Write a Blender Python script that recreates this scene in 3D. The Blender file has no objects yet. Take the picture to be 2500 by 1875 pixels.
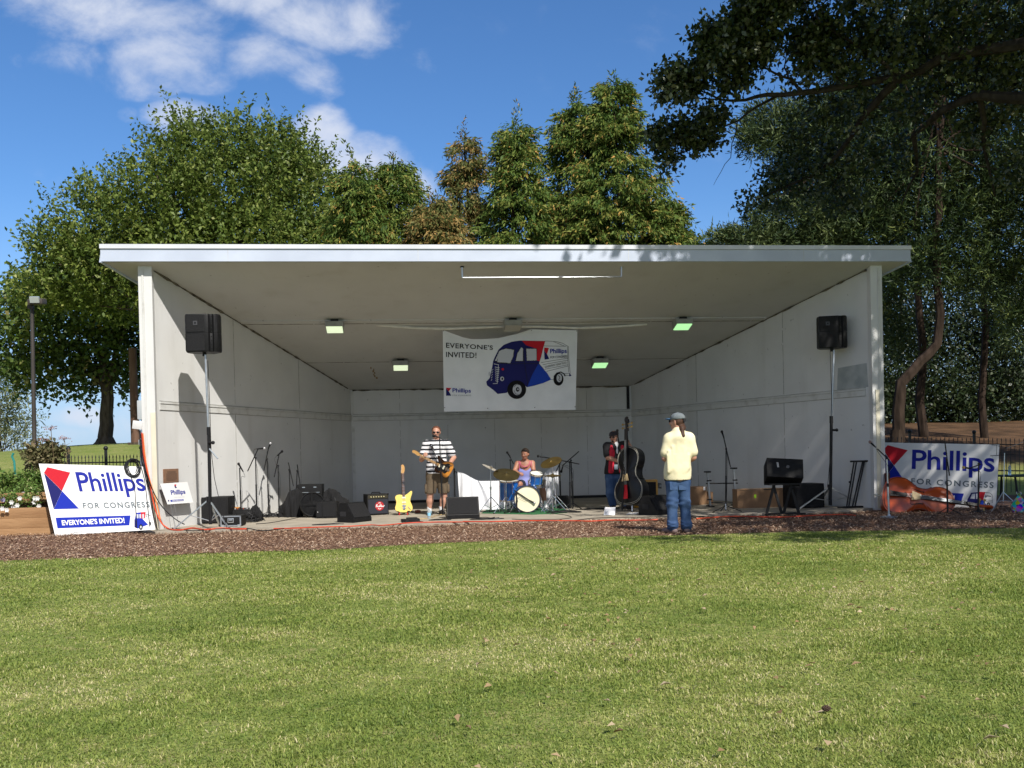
import bpy, bmesh, math, random
import numpy as np
from mathutils import Vector, Matrix
from mathutils.geometry import tessellate_polygon
random.seed(7); RNG = np.random.default_rng(11)
SC = bpy.context.scene
COL = SC.collection
R = math.radians

# ---------------------------------------------------------------- camera
CAM = np.array([-2.33988, -17.71833, 1.24692])
YAW, PITCH, ROLL, FPX, YH = -0.1125286, -0.0110477, 0.0227226, 2328.8234, 1129.7578
cd = bpy.data.cameras.new('camera'); cam = bpy.data.objects.new('camera', cd); COL.objects.link(cam)
_r = Vector((math.cos(YAW), math.sin(YAW), 0)); _f0 = Vector((-math.sin(YAW), math.cos(YAW), 0)); _u0 = Vector((0, 0, 1))
_f = math.cos(PITCH)*_f0 + math.sin(PITCH)*_u0; _u = -math.sin(PITCH)*_f0 + math.cos(PITCH)*_u0
_sr = math.cos(ROLL)*_r - math.sin(ROLL)*_u; _su = math.sin(ROLL)*_r + math.cos(ROLL)*_u
m4 = Matrix((_sr, _su, -_f)).transposed().to_4x4(); m4.translation = Vector(CAM)
cam.matrix_world = m4
cd.sensor_width = 36; cd.lens = FPX/2500*36; cd.shift_y = (YH-937.5)/2500; cd.clip_end = 2000; cd.clip_start = .05
SC.camera = cam

def ray(x, y):
    a, b = (float(x)-1250)/FPX, (float(y)-YH)/FPX
    d = _f + a*_sr - b*_su
    return np.array(d)
def tov(a): return Vector([float(q) for q in a])
def atY(x, y, Y):
    r = ray(x, y); return tov(CAM + r*(Y-CAM[1])/r[1])
def atZ(x, y, z=0.0):
    r = ray(x, y); return tov(CAM + r*(z-CAM[2])/r[2])

# ---------------------------------------------------------------- light
SUN_AZ, SUN_EL = 20.5, 45.5            # azimuth measured from -Y towards +X
tosun = Vector((math.sin(R(SUN_AZ))*math.cos(R(SUN_EL)), -math.cos(R(SUN_AZ))*math.cos(R(SUN_EL)), math.sin(R(SUN_EL))))
sl = bpy.data.lights.new('sun', 'SUN'); sl.energy = 4.6; sl.angle = R(.53); sl.color = (1, .955, .88)
so = bpy.data.objects.new('sun', sl); COL.objects.link(so); so.rotation_euler = tosun.to_track_quat('Z', 'Y').to_euler(); so.location = (10, -20, 30)
SC.view_settings.view_transform = 'Standard'; SC.view_settings.look = 'None'; SC.view_settings.gamma = 1
SC.view_settings.exposure = 0.34
SC.cycles.max_bounces = 6; SC.cycles.diffuse_bounces = 4; SC.cycles.transparent_max_bounces = 6; SC.cycles.use_denoising = True
SC.cycles.sample_clamp_indirect = 8

world = bpy.data.worlds.new('World'); SC.world = world; world.use_nodes = True
NT = world.node_tree; NT.nodes.clear()
def wn(t): return NT.nodes.new(t)
def wl(a, b): NT.links.new(a, b)
def wm(op, a, b=None, c=None, clamp=False):
    n = wn('ShaderNodeMath'); n.operation = op; n.use_clamp = clamp
    for i, v in enumerate((a, b, c)):
        if v is None: continue
        if isinstance(v, (int, float)): n.inputs[i].default_value = v
        else: wl(v, n.inputs[i])
    return n.outputs[0]
sky = wn('ShaderNodeTexSky'); sky.sky_type = 'NISHITA'; sky.sun_disc = False
sky.sun_elevation = R(SUN_EL); sky.sun_rotation = R(180-SUN_AZ); sky.altitude = 300; sky.air_density = 1.0; sky.dust_density = .15; sky.ozone_density = 4.0
hs = wn('ShaderNodeHueSaturation'); hs.inputs['Saturation'].default_value = 1.14; hs.inputs['Value'].default_value = 1.0; wl(sky.outputs[0], hs.inputs['Color'])
tc = wn('ShaderNodeTexCoord'); sx = wn('ShaderNodeSeparateXYZ'); wl(tc.outputs['Generated'], sx.inputs[0])
ysafe = wm('MAXIMUM', sx.outputs[1], .02)
U = wm('DIVIDE', sx.outputs[0], ysafe); V = wm('DIVIDE', sx.outputs[2], ysafe)
cmb = wn('ShaderNodeCombineXYZ'); wl(U, cmb.inputs[0]); wl(V, cmb.inputs[1])
nz = wn('ShaderNodeTexNoise'); nz.inputs['Scale'].default_value = 10.5; nz.inputs['Detail'].default_value = 8; nz.inputs['Roughness'].default_value = .6; nz.inputs['Distortion'].default_value = .25
mpn = wn('ShaderNodeMapping'); mpn.inputs['Scale'].default_value = (1, 1.35, 1); mpn.inputs['Rotation'].default_value = (0, 0, .5); wl(cmb.outputs[0], mpn.inputs[0]); wl(mpn.outputs[0], nz.inputs['Vector'])
nz2 = wn('ShaderNodeTexNoise'); nz2.inputs['Scale'].default_value = 4.2; nz2.inputs['Detail'].default_value = 3; wl(cmb.outputs[0], nz2.inputs['Vector'])
# cloud masses given as direction (through the photograph's pixels) and size: x, y, rx, ry, weight
CLOUDS = [(300, 40, 230, 75, .78), (400, 130, 150, 70, .85), (330, 190, 110, 50, .6), (170, 140, 120, 45, .58), (230, 175, 70, 40, .45), (170, -10, 180, 50, .55), (500, 190, 80, 40, .4), (660, 140, 130, 60, .72), (760, 190, 75, 50, .72), (800, 215, 40, 40, .5),
          (800, 40, 170, 80, .95), (640, -20, 160, 70, .85), (900, 95, 80, 45, .5), (790, 330, 75, 75, 1.15), (850, 400, 150, 75, 1.0), (930, 450, 120, 60, .8), (440, 290, 90, 45, .55), (1050, 150, 40, 50, .22), (640, 275, 40, 30, .3), (310, 280, 25, 20, .35),
          (210, 1015, 75, 26, .8), (310, 1035, 80, 40, .7), (150, 1060, 60, 20, .4), (2200, 900, 110, 150, .5)]
fld = None; low = None
for (x, y, rx, ry, wgt) in CLOUDS:
    r0 = ray(x, y); u0, v0 = r0[0]/r0[1], r0[2]/r0[1]
    a, b = 1.28*rx/FPX, 1.28*ry/FPX
    du = wm('DIVIDE', wm('SUBTRACT', U, float(u0)), float(a)); dv = wm('DIVIDE', wm('SUBTRACT', V, float(v0)), float(b))
    d2 = wm('ADD', wm('MULTIPLY', du, du), wm('MULTIPLY', dv, dv))
    g = wm('MULTIPLY', wm('SUBTRACT', 1.0, d2, clamp=True), float(wgt))
    fld = g if fld is None else wm('SMOOTH_MAX', fld, g, .12)
den = wm('ADD', wm('MULTIPLY', fld, 1.38), wm('MULTIPLY', wm('SUBTRACT', nz.outputs[0], .53), 3.0))
den = wm('MULTIPLY', den, wm('MULTIPLY', fld, 6.0, clamp=True))
mr = wn('ShaderNodeMapRange'); mr.interpolation_type = 'SMOOTHSTEP'; mr.inputs[1].default_value = .08; mr.inputs[2].default_value = 1.5; wl(den, mr.inputs[0])
alpha = wm('MULTIPLY', mr.outputs[0], .84)
cr = wn('ShaderNodeMix'); cr.data_type = 'RGBA'; cr.inputs[6].default_value = (4.6, 5.1, 6.4, 1); cr.inputs[7].default_value = (6.6, 6.8, 7.3, 1)
wl(wm('ADD', wm('MULTIPLY', nz2.outputs[0], .9), wm('MULTIPLY', V, .5)), cr.inputs[0])
mixc = wn('ShaderNodeMix'); mixc.data_type = 'RGBA'; wl(alpha, mixc.inputs[0]); 
tint = wn('ShaderNodeMix'); tint.data_type = 'RGBA'; tint.blend_type = 'MULTIPLY'; tint.inputs[0].default_value = 1; tint.inputs[7].default_value = (.90, 1.0, 1.12, 1); wl(hs.outputs[0], tint.inputs[6])
hz_ = wn('ShaderNodeMapRange'); hz_.interpolation_type = 'SMOOTHSTEP'; hz_.inputs[1].default_value = .0; hz_.inputs[2].default_value = .26; hz_.inputs[3].default_value = .8; hz_.inputs[4].default_value = 0; wl(sx.outputs[2], hz_.inputs[0])
hmix = wn('ShaderNodeMix'); hmix.data_type = 'RGBA'; wl(hz_.outputs[0], hmix.inputs[0]); wl(tint.outputs[2], hmix.inputs[6]); hmix.inputs[7].default_value = (2.9, 4.2, 6.3, 1)
# bright broken cloud added over the unseen southern sky to whiten the shade
sn = wn('ShaderNodeTexNoise'); sn.inputs['Scale'].default_value = 2.6; sn.inputs['Detail'].default_value = 6; wl(tc.outputs['Generated'], sn.inputs['Vector'])
s1 = wn('ShaderNodeMapRange'); s1.inputs[1].default_value = .40; s1.inputs[2].default_value = .58; wl(sn.outputs[0], s1.inputs[0])
s2 = wn('ShaderNodeMapRange'); s2.interpolation_type = 'SMOOTHSTEP'; s2.inputs[1].default_value = -.05; s2.inputs[2].default_value = -.4; wl(sx.outputs[1], s2.inputs[0])
smix = wn('ShaderNodeMix'); smix.data_type = 'RGBA'; wl(wm('MULTIPLY', wm('MULTIPLY', s1.outputs[0], s2.outputs[0]), .8), smix.inputs[0]); wl(hmix.outputs[2], smix.inputs[6]); smix.inputs[7].default_value = (5.6, 5.0, 4.2, 1)
wl(smix.outputs[2], mixc.inputs[6]); wl(cr.outputs[2], mixc.inputs[7])
bg = wn('ShaderNodeBackground'); bg.inputs[1].default_value = .105; wl(mixc.outputs[2], bg.inputs[0])
wo = wn('ShaderNodeOutputWorld'); wl(bg.outputs[0], wo.inputs[0])

# ---------------------------------------------------------------- materials
def mat(name, col, rough=.6, metal=0.0, col2=None, scale=6.0, bump=0.0, bscale=60.0, spec=.4, detail=5, contrast=(.35, .65), coord='Object', stretch=None, coat=0.0):
    m = bpy.data.materials.new(name); m.use_nodes = True; t = m.node_tree; p = t.nodes['Principled BSDF']
    p.inputs['Base Color'].default_value = (*col, 1); p.inputs['Roughness'].default_value = rough; p.inputs['Metallic'].default_value = metal
    p.inputs['Specular IOR Level'].default_value = spec; p.inputs['Coat Weight'].default_value = coat
    tcn = t.nodes.new('ShaderNodeTexCoord'); vec = tcn.outputs[coord]
    if stretch:
        mp = t.nodes.new('ShaderNodeMapping'); mp.inputs['Scale'].default_value = stretch; t.links.new(vec, mp.inputs[0]); vec = mp.outputs[0]
    if col2:
        n = t.nodes.new('ShaderNodeTexNoise'); n.inputs['Scale'].default_value = scale; n.inputs['Detail'].default_value = detail; t.links.new(vec, n.inputs['Vector'])
        rmp = t.nodes.new('ShaderNodeMapRange'); rmp.inputs[1].default_value = contrast[0]; rmp.inputs[2].default_value = contrast[1]; t.links.new(n.outputs[0], rmp.inputs[0])
        mx = t.nodes.new('ShaderNodeMix'); mx.data_type = 'RGBA'; mx.inputs[6].default_value = (*col, 1); mx.inputs[7].default_value = (*col2, 1)
        t.links.new(rmp.outputs[0], mx.inputs[0]); t.links.new(mx.outputs[2], p.inputs['Base Color'])
    if bump:
        n2 = t.nodes.new('ShaderNodeTexNoise'); n2.inputs['Scale'].default_value = bscale; n2.inputs['Detail'].default_value = 4; t.links.new(vec, n2.inputs['Vector'])
        b = t.nodes.new('ShaderNodeBump'); b.inputs['Strength'].default_value = bump; b.inputs['Distance'].default_value = .02; t.links.new(n2.outputs[0], b.inputs['Height']); t.links.new(b.outputs[0], p.inputs['Normal'])
    return m
def leafmat(name, cols, trans=.35, rough=.5, spec=.3):
    """foliage: colour per leaf from the random vertex value 'var', part of the light let through"""
    m = bpy.data.materials.new(name); m.use_nodes = True; t = m.node_tree; p = t.nodes['Principled BSDF']
    at = t.nodes.new('ShaderNodeAttribute'); at.attribute_name = 'var'
    cr = t.nodes.new('ShaderNodeValToRGB'); e = cr.color_ramp.elements
    while len(e) < len(cols): e.new(.5)
    for i, (pos, c) in enumerate(cols): e[i].position = pos; e[i].color = (*c, 1)
    t.links.new(at.outputs['Fac'], cr.inputs[0]); t.links.new(cr.outputs[0], p.inputs['Base Color'])
    p.inputs['Roughness'].default_value = rough; p.inputs['Specular IOR Level'].default_value = spec
    if trans:
        tr = t.nodes.new('ShaderNodeBsdfTranslucent'); t.links.new(cr.outputs[0], tr.inputs[0])
        mx = t.nodes.new('ShaderNodeMixShader'); mx.inputs[0].default_value = trans
        t.links.new(p.outputs[0], mx.inputs[1]); t.links.new(tr.outputs[0], mx.inputs[2]); t.links.new(mx.outputs[0], t.nodes['Material Output'].inputs[0])
    return m
def emat(name, col, strength):
    m = bpy.data.materials.new(name); m.use_nodes = True; p = m.node_tree.nodes['Principled BSDF']
    p.inputs['Base Color'].default_value = (*col, 1); p.inputs['Emission Color'].default_value = (*col, 1); p.inputs['Emission Strength'].default_value = strength; return m

# ---------------------------------------------------------------- object helpers
def tag(o, label=None, cat=None, group=None, kind=None):
    if label: o['label'] = label
    if cat: o['category'] = cat
    if group: o['group'] = group
    if kind: o['kind'] = kind
    return o
def thing(name, label, cat, loc=(0, 0, 0), rz=0.0, group=None):
    o = bpy.data.objects.new(name, None); COL.objects.link(o); o.empty_display_size = .1
    o.location = loc; o.rotation_euler = (0, 0, rz); return tag(o, label, cat, group)
def copy_tree(o, parent=None):
    c = o.copy(); COL.objects.link(c)
    if parent is not None: c.parent = parent
    for ch in list(o.children): copy_tree(ch, c)
    return c
def link(name, me, parent=None):
    o = bpy.data.objects.new(name, me); COL.objects.link(o)
    if parent is not None: o.parent = parent
    return o
class MB:
    """collects shapes, then links them as ONE mesh object"""
    def __init__(s): s.v = []; s.f = []; s.mi = []; s.cur = 0
    def add(s, vs, fs):
        o = len(s.v); s.v += [tuple(v) for v in vs]; s.f += [tuple(i+o for i in f) for f in fs]; s.mi += [s.cur]*len(fs); return s
    def slot(s, i): s.cur = i; return s
    def box(s, c, size, rot=None, taper=1.0, bev=0.0):
        hx, hy, hz = size[0]/2, size[1]/2, size[2]/2
        M = rot if rot is not None else Matrix.Identity(3); c = Vector(c)
        if bev:
            bm = bmesh.new(); bmesh.ops.create_cube(bm, size=1)
            for v in bm.verts: v.co = Vector((v.co.x*2*hx, v.co.y*2*hy, v.co.z*2*hz))
            bmesh.ops.bevel(bm, geom=bm.edges[:], offset=bev, segments=2, affect='EDGES', profile=.6)
            bm.verts.index_update(); vs = [c+M@v.co for v in bm.verts]; fs = [[v.index for v in f.verts] for f in bm.faces]; bm.free(); return s.add(vs, fs)
        vs = []
        for z, k in ((-hz, 1.0), (hz, taper)):
            for x, y in ((-hx, -hy), (hx, -hy), (hx, hy), (-hx, hy)): vs.append(c+M@Vector((x*k, y*k, z)))
        return s.add(vs, [(3, 2, 1, 0), (4, 5, 6, 7), (0, 1, 5, 4), (1, 2, 6, 5), (2, 3, 7, 6), (3, 0, 4, 7)])
    def cyl(s, p0, p1, r0, r1=None, n=12, cap=True):
        return s.tube([p0, p1], [r0, r0 if r1 is None else r1], n, cap)
    def tube(s, pts, r, n=8, cap=True):
        pts = [Vector(p) for p in pts]; k = len(pts); rs = [r]*k if isinstance(r, (int, float)) else list(r)
        o = len(s.v); vs = []; fs = []; ref = None
        for i in range(k):
            t = (pts[min(i+1, k-1)]-pts[max(i-1, 0)])
            t = t.normalized() if t.length > 1e-9 else Vector((0, 0, 1))
            if ref is None:
                ref = t.orthogonal().normalized()
            else:
                ref = (ref-t*ref.dot(t)); ref = ref.normalized() if ref.length > 1e-6 else t.orthogonal().normalized()
            b = t.cross(ref)
            for j in range(n):
                a = 2*math.pi*j/n; vs.append(pts[i]+(ref*math.cos(a)+b*math.sin(a))*rs[i])
        for i in range(k-1):
            for j in range(n): fs.append((i*n+j, i*n+(j+1) % n, (i+1)*n+(j+1) % n, (i+1)*n+j))
        if cap: fs.append(tuple(range(n-1, -1, -1))); fs.append(tuple((k-1)*n+j for j in range(n)))
        return s.add(vs, fs)
    def lathe(s, prof, M=None, n=24):
        """profile of (radius, z) revolved round z, moved by the 4x4 M"""
        M = M if M is not None else Matrix.Identity(4); vs = []; fs = []; k = len(prof)
        for (r, z) in prof:
            for j in range(n):
                a = 2*math.pi*j/n; vs.append(M@Vector((r*math.cos(a), r*math.sin(a), z)))
        for i in range(k-1):
            for j in range(n): fs.append((i*n+j, i*n+(j+1) % n, (i+1)*n+(j+1) % n, (i+1)*n+j))
        if prof[0][0] > 1e-5: fs.append(tuple(range(n-1, -1, -1)))
        if prof[-1][0] > 1e-5: fs.append(tuple((k-1)*n+j for j in range(n)))
        return s.add(vs, fs)
    def prism(s, poly, d, M=None):
        """outline in local x,z (counter-clockwise seen from -y) given thickness d along y"""
        M = M if M is not None else Matrix.Identity(4); n = len(poly)
        tri = tessellate_polygon([[Vector((x, z, 0)) for x, z in poly]])
        vs = [M@Vector((x, 0, z)) for x, z in poly]+[M@Vector((x, d, z)) for x, z in poly]
        fs = [t for t in tri]+[tuple(i+n for i in reversed(t)) for t in tri]+[(i, i+n, (i+1) % n+n, (i+1) % n) for i in range(n)]
        return s.add(vs, fs)
    def ball(s, c, r, n=12, m=8, M=None):
        c = Vector(c); rr = Vector((r, r, r)) if isinstance(r, (int, float)) else Vector(r); M = M if M is not None else Matrix.Identity(3)
        prof = [(math.sin(math.pi*i/m), -math.cos(math.pi*i/m)) for i in range(m+1)]; vs = []; fs = []
        for (q, z) in prof:
            for j in range(n):
                a = 2*math.pi*j/n; vs.append(c+M@Vector((q*math.cos(a)*rr.x, q*math.sin(a)*rr.y, z*rr.z)))
        for i in range(m):
            for j in range(n): fs.append((i*n+j, i*n+(j+1) % n, (i+1)*n+(j+1) % n, (i+1)*n+j))
        return s.add(vs, fs)
    def build(s, name, mats, parent=None, smooth=40, fix=True):
        me = bpy.data.meshes.new(name); me.from_pydata(s.v, [], s.f)
        ms = mats if isinstance(mats, (list, tuple)) else [mats]
        for m in ms: me.materials.append(m)
        if len(ms) > 1: me.polygons.foreach_set('material_index', s.mi)
        if fix:
            bm = bmesh.new(); bm.from_mesh(me); bmesh.ops.remove_doubles(bm, verts=bm.verts, dist=1e-5); bmesh.ops.recalc_face_normals(bm, faces=bm.faces); bm.to_mesh(me); bm.free()
        if smooth:
            me.polygons.foreach_set('use_smooth', [True]*len(me.polygons)); me.set_sharp_from_angle(angle=R(smooth))
        return link(name, me, parent)
def npmesh(name, V, F, mats, var=None, parent=None, mi=None, smooth=False):
    """fast mesh from numpy arrays; F is (n,3) or (n,4); var one value per face"""
    me = bpy.data.meshes.new(name); k = F.shape[1]
    me.vertices.add(len(V)); me.vertices.foreach_set('co', np.ascontiguousarray(V, np.float32).ravel())
    me.loops.add(F.size); me.loops.foreach_set('vertex_index', np.ascontiguousarray(F, np.int32).ravel())
    me.polygons.add(len(F)); me.polygons.foreach_set('loop_start', np.arange(0, F.size, k, dtype=np.int32))
    for m in (mats if isinstance(mats, (list, tuple)) else [mats]): me.materials.append(m)
    if mi is not None: me.polygons.foreach_set('material_index', np.ascontiguousarray(mi, np.int32))
    me.update(calc_edges=True)
    if var is not None:
        a = me.attributes.new('var', 'FLOAT', 'FACE'); a.data.foreach_set('value', np.ascontiguousarray(var, np.float32))
    if smooth: me.polygons.foreach_set('use_smooth', [True]*len(F))
    return link(name, me, parent)
def rotm(ax, deg): return Matrix.Rotation(R(deg), 3, ax)
def rot4(ax, deg): return Matrix.Rotation(R(deg), 4, ax)
def tr4(x, y, z): return Matrix.Translation((x, y, z))
def align4(p, d, up=(0, 0, 1)):
    """4x4 with local z along d at p"""
    q = Vector(d).to_track_quat('Z', 'Y').to_matrix().to_4x4(); q.translation = Vector(p); return q
# ---------------------------------------------------------------- ground
SW, SWB, SD, SHF, SHB = 6.7713, 3.6608, 6.9875, 4.683, 2.929
SL = (SHF-SHB)/SD
def smooth01(t): t = np.clip(t, 0, 1); return t*t*(3-2*t)
def ground_z(x, y):
    x = np.asarray(x, float); y = np.asarray(y, float)
    left = smooth01((-x-6.2)/3.0)*smooth01((y-4)/22)*2.2 + smooth01((-x-6.2)/3.0)*smooth01((y-26)/20)*-2.2
    left = left - smooth01((-x-10)/14)*smooth01((y-8)/22)*.55
    right = smooth01((x-4)/6)*smooth01((y-3)/28)*2.35
    back = smooth01((y-9)/20)*1.4*smooth01((x+8)/6)*(1-smooth01((x-4)/6))
    z = -.05+left+right+back - .03*smooth01((-y-4.2)/.3)*0
    return z
def edge_y(x):
    """where the lawn meets the wood chips"""
    return np.interp(x, [-30, -7.7, -5.6, -3.5, -.8, 2.3, 4.0, 6.7, 30], [-4.6, -4.4, -4.34, -4.26, -3.75, -3.86, -4.05, -4.55, -6.5]) + .05*np.sin(x*2.3)+.03*np.sin(x*7.1+1)
M_grass = bpy.data.materials.new('lawn_soil'); M_grass.use_nodes = True
def ground_material(m):
    t = m.node_tree; p = t.nodes['Principled BSDF']; p.inputs['Roughness'].default_value = .9; p.inputs['Specular IOR Level'].default_value = .1
    tcn = t.nodes.new('ShaderNodeTexCoord')
    def noise(s, d=5, st=None):
        n = t.nodes.new('ShaderNodeTexNoise'); n.inputs['Scale'].default_value = s; n.inputs['Detail'].default_value = d; t.links.new(tcn.outputs['Object'], n.inputs['Vector']); return n.outputs[0]
    def mix(f, a, b):
        x = t.nodes.new('ShaderNodeMix'); x.data_type = 'RGBA'
        for i, v in ((0, f), (6, a), (7, b)):
            if isinstance(v, tuple): x.inputs[i].default_value = (*v, 1)
            else: t.links.new(v, x.inputs[i])
        return x.outputs[2]
    def rng(v, a, b):
        r = t.nodes.new('ShaderNodeMapRange'); r.inputs[1].default_value = a; r.inputs[2].default_value = b; t.links.new(v, r.inputs[0]); return r.outputs[0]
    g = mix(rng(noise(.9, 4), .35, .65), (.20, .235, .06), (.30, .30, .105))
    g = mix(rng(noise(28, 4), .35, .7), g, (.11, .165, .032))
    g = mix(rng(noise(7, 3), .58, .72), g, (.31, .28, .12))
    f = mix(rng(noise(1.1, 5), .3, .7), (.055, .032, .018), (.16, .09, .048))
    f = mix(rng(noise(14, 4), .5, .75), f, (.03, .028, .013))
    at = t.nodes.new('ShaderNodeAttribute'); at.attribute_name = 'forest'
    c = mix(at.outputs['Fac'], g, f)
    t.links.new(c, p.inputs['Base Color'])
    b = t.nodes.new('ShaderNodeBump'); b.inputs['Strength'].default_value = .6; b.inputs['Distance'].default_value = .05; t.links.new(noise(35, 5), b.inputs['Height']); t.links.new(b.outputs[0], p.inputs['Normal'])
ground_material(M_grass)
gx = np.unique(np.concatenate([np.linspace(-400, -30, 20), np.linspace(-30, 34, 129), np.linspace(34, 400, 20)]))
gy = np.unique(np.concatenate([np.linspace(-60, -20, 8), np.linspace(-20, 60, 161), np.linspace(60, 700, 30)]))
GX, GY = np.meshgrid(gx, gy); GZ = ground_z(GX, GY) + .03*np.sin(GX*.9+GY*.4)*smooth01((GY-8)/6)
V = np.stack([GX.ravel(), GY.ravel(), GZ.ravel()], 1); nx = len(gx); ii = (np.arange(len(gy)-1)[:, None]*nx+np.arange(nx-1)[None]).ravel()
ground = npmesh('ground', V, np.stack([ii, ii+1, ii+nx+1, ii+nx], 1), M_grass, smooth=True); tag(ground, kind='structure')
a = ground.data.attributes.new('forest', 'FLOAT', 'POINT')
a.data.foreach_set('value', (smooth01((GX-5)/3)*smooth01((GY-9+.6*np.sin(GX*1.7))/3.5)).astype(np.float32).ravel())

# wood chip bed: a sheet 4 mm above the ground from the lawn edge back to the slab
M_mulch = mat('wood_chip_bed', (.10, .055, .036), .9, col2=(.25, .15, .105), scale=45, bump=.8, bscale=70, spec=.1)
xs = np.linspace(-16, 16, 161); rows = 12
ye = edge_y(xs)
back = np.where(xs < -6.9, 1.8, np.where(xs > 6.9, 4.5, 0.2))
mulch_z = lambda x, y: -.046+.046*smooth01((-np.asarray(x, float)-6.7)/.5)*smooth01((np.asarray(y, float)-edge_y(x)-1.2)/2.2)
V = np.concatenate([np.stack([xs, ye+(back-ye)*k/(rows-1), mulch_z(xs, ye+(back-ye)*k/(rows-1))+(-.005 if k == 0 else 0)], 1) for k in range(rows)])
n = len(xs); ii = (np.arange(rows-1)[:, None]*n+np.arange(n-1)[None]).ravel()
bed = npmesh('wood_chip_bed', V, np.stack([ii, ii+1, ii+n+1, ii+n], 1), M_mulch); tag(bed, kind='structure')
# loose chips
NCH = 62000
cx = RNG.uniform(-9.5, 9.5, NCH*2); cy = edge_y(cx)-.06-.28*RNG.random(NCH*2)**4+RNG.random(NCH*2)**1.1*(5.0)
ok = (cy < np.where(cx < -7.2, .0, np.where(cx > 6.9, 2.6, -.42)))
cx, cy = cx[ok][:NCH], cy[ok][:NCH]; k = len(cx)
def flakes(cx, cy, cz, ln, wd, tilt, yawr=None):
    k = len(cx); a = RNG.uniform(0, 2*np.pi, k) if yawr is None else yawr
    tl = RNG.uniform(-tilt, tilt, k); rl = RNG.uniform(-tilt, tilt, k)
    d = np.stack([np.cos(a)*np.cos(tl), np.sin(a)*np.cos(tl), np.sin(tl)], 1); s = np.stack([-np.sin(a)*np.cos(rl), np.cos(a)*np.cos(rl), np.sin(rl)], 1)
    c = np.stack([cx, cy, cz], 1); D = d*ln[:, None]/2; S = s*wd[:, None]/2
    V = np.stack([c-D-S*.6, c-D*.8+S, c+D+S*.7, c+D*.85-S], 1).reshape(-1, 3)
    return V, np.arange(k*4).reshape(-1, 4)
V, F = flakes(cx, cy, mulch_z(cx, cy)+.010+RNG.random(k)*.022, RNG.uniform(.018, .058, k), RNG.uniform(.006, .016, k), .5)
M_chip = leafmat('wood_chips', [(0, (.09, .048, .027)), (.4, (.25, .15, .092)), (.75, (.41, .275, .185)), (1, (.62, .49, .36))], trans=0, rough=.85, spec=.1)
chips = npmesh('wood_chips', V, F, M_chip, RNG.random(k)**1.3); tag(chips, 'brown and tan wood chips strewn in front of the stage', 'wood chips', kind='stuff')

# ---------------------------------------------------------------- bandshell
M_white = bpy.data.materials.new('painted_wall'); M_white.use_nodes = True
def wall_material(m, base, dirt, specks=True, streak=.65):
    t = m.node_tree; p = t.nodes['Principled BSDF']; p.inputs['Roughness'].default_value = .62; p.inputs['Specular IOR Level'].default_value = .25
    tcn = t.nodes.new('ShaderNodeTexCoord')
    def noise(s, d, sc=(1, 1, 1)):
        mp = t.nodes.new('ShaderNodeMapping'); mp.inputs['Scale'].default_value = sc; t.links.new(tcn.outputs['Object'], mp.inputs[0])
        n = t.nodes.new('ShaderNodeTexNoise'); n.inputs['Scale'].default_value = s; n.inputs['Detail'].default_value = d; t.links.new(mp.outputs[0], n.inputs['Vector']); return n.outputs[0]
    def rng(v, a, b, c=0, d=1):
        r = t.nodes.new('ShaderNodeMapRange'); r.inputs[1].default_value = a; r.inputs[2].default_value = b; r.inputs[3].default_value = c; r.inputs[4].default_value = d; t.links.new(v, r.inputs[0]); return r.outputs[0]
    def mix(f, a, b):
        x = t.nodes.new('ShaderNodeMix'); x.data_type = 'RGBA'
        for i, v in ((0, f), (6, a), (7, b)):
            if isinstance(v, tuple): x.inputs[i].default_value = (*v, 1)
            else: t.links.new(v, x.inputs[i])
        return x.outputs[2]
    c = mix(rng(noise(1.3, 6), .35, .7, 0, streak), base, tuple(b*.86 for b in base))
    c = mix(rng(noise(2.2, 5, (1, 1, .12)), .56, .8, 0, streak), c, dirt)
    if specks: c = mix(rng(noise(11, 3, (1, 1, .8)), .70, .78, 0, .7), c, tuple(d*.35 for d in dirt))
    t.links.new(c, p.inputs['Base Color'])
    b = t.nodes.new('ShaderNodeBump'); b.inputs['Strength'].default_value = .25; b.inputs['Distance'].default_value = .01; t.links.new(noise(55, 4), b.inputs['Height']); t.links.new(b.outputs[0], p.inputs['Normal'])
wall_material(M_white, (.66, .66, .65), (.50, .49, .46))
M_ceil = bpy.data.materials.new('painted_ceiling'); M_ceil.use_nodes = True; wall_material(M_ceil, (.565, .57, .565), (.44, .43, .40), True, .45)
M_fasc = mat('fascia_metal', (.53, .585, .70), .42, col2=(.46, .51, .62), scale=1.5, spec=.5, bump=.03, bscale=3)
M_cap = mat('cap_metal', (.66, .68, .72), .4, col2=(.58, .6, .64), scale=2)
M_cream = mat('cream_paint', (.70, .66, .52), .55, col2=(.62, .57, .44), scale=3)
M_trim = mat('painted_trim', (.60, .60, .58), .6, col2=(.46, .45, .42), scale=5, contrast=(.5, .75))
M_seam = mat('dark_seam', (.09, .08, .065), .9, col2=(.30, .29, .26), scale=5, contrast=(.45, .6))  # dark joint colour for panel, ceiling and carton seams
M_trim_shade = mat('trim_shadow_paint', (.20, .19, .17), .9, col2=(.42, .41, .38), scale=4, contrast=(.4, .65))  # shadow lines along the belt trim, painted as thin dark strips
M_grime = mat('mildew', (.05, .045, .035), .95, col2=(.20, .18, .14), scale=9)
M_conc = mat('concrete', (.40, .355, .285), .85, col2=(.30, .265, .21), scale=2.2, bump=.25, bscale=40, spec=.2, detail=8)
M_dark = mat('dark_gap', (.02, .02, .022), .9)
shell = thing('bandshell', 'white painted wooden bandshell with sloping ceiling and grey fascia', 'bandshell')
TH = .17
dl = Vector((SW-SWB, SD, 0)).normalized(); nl = Vector((dl.y, -dl.x, 0))      # left wall runs along dl; inner side is +nl
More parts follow.
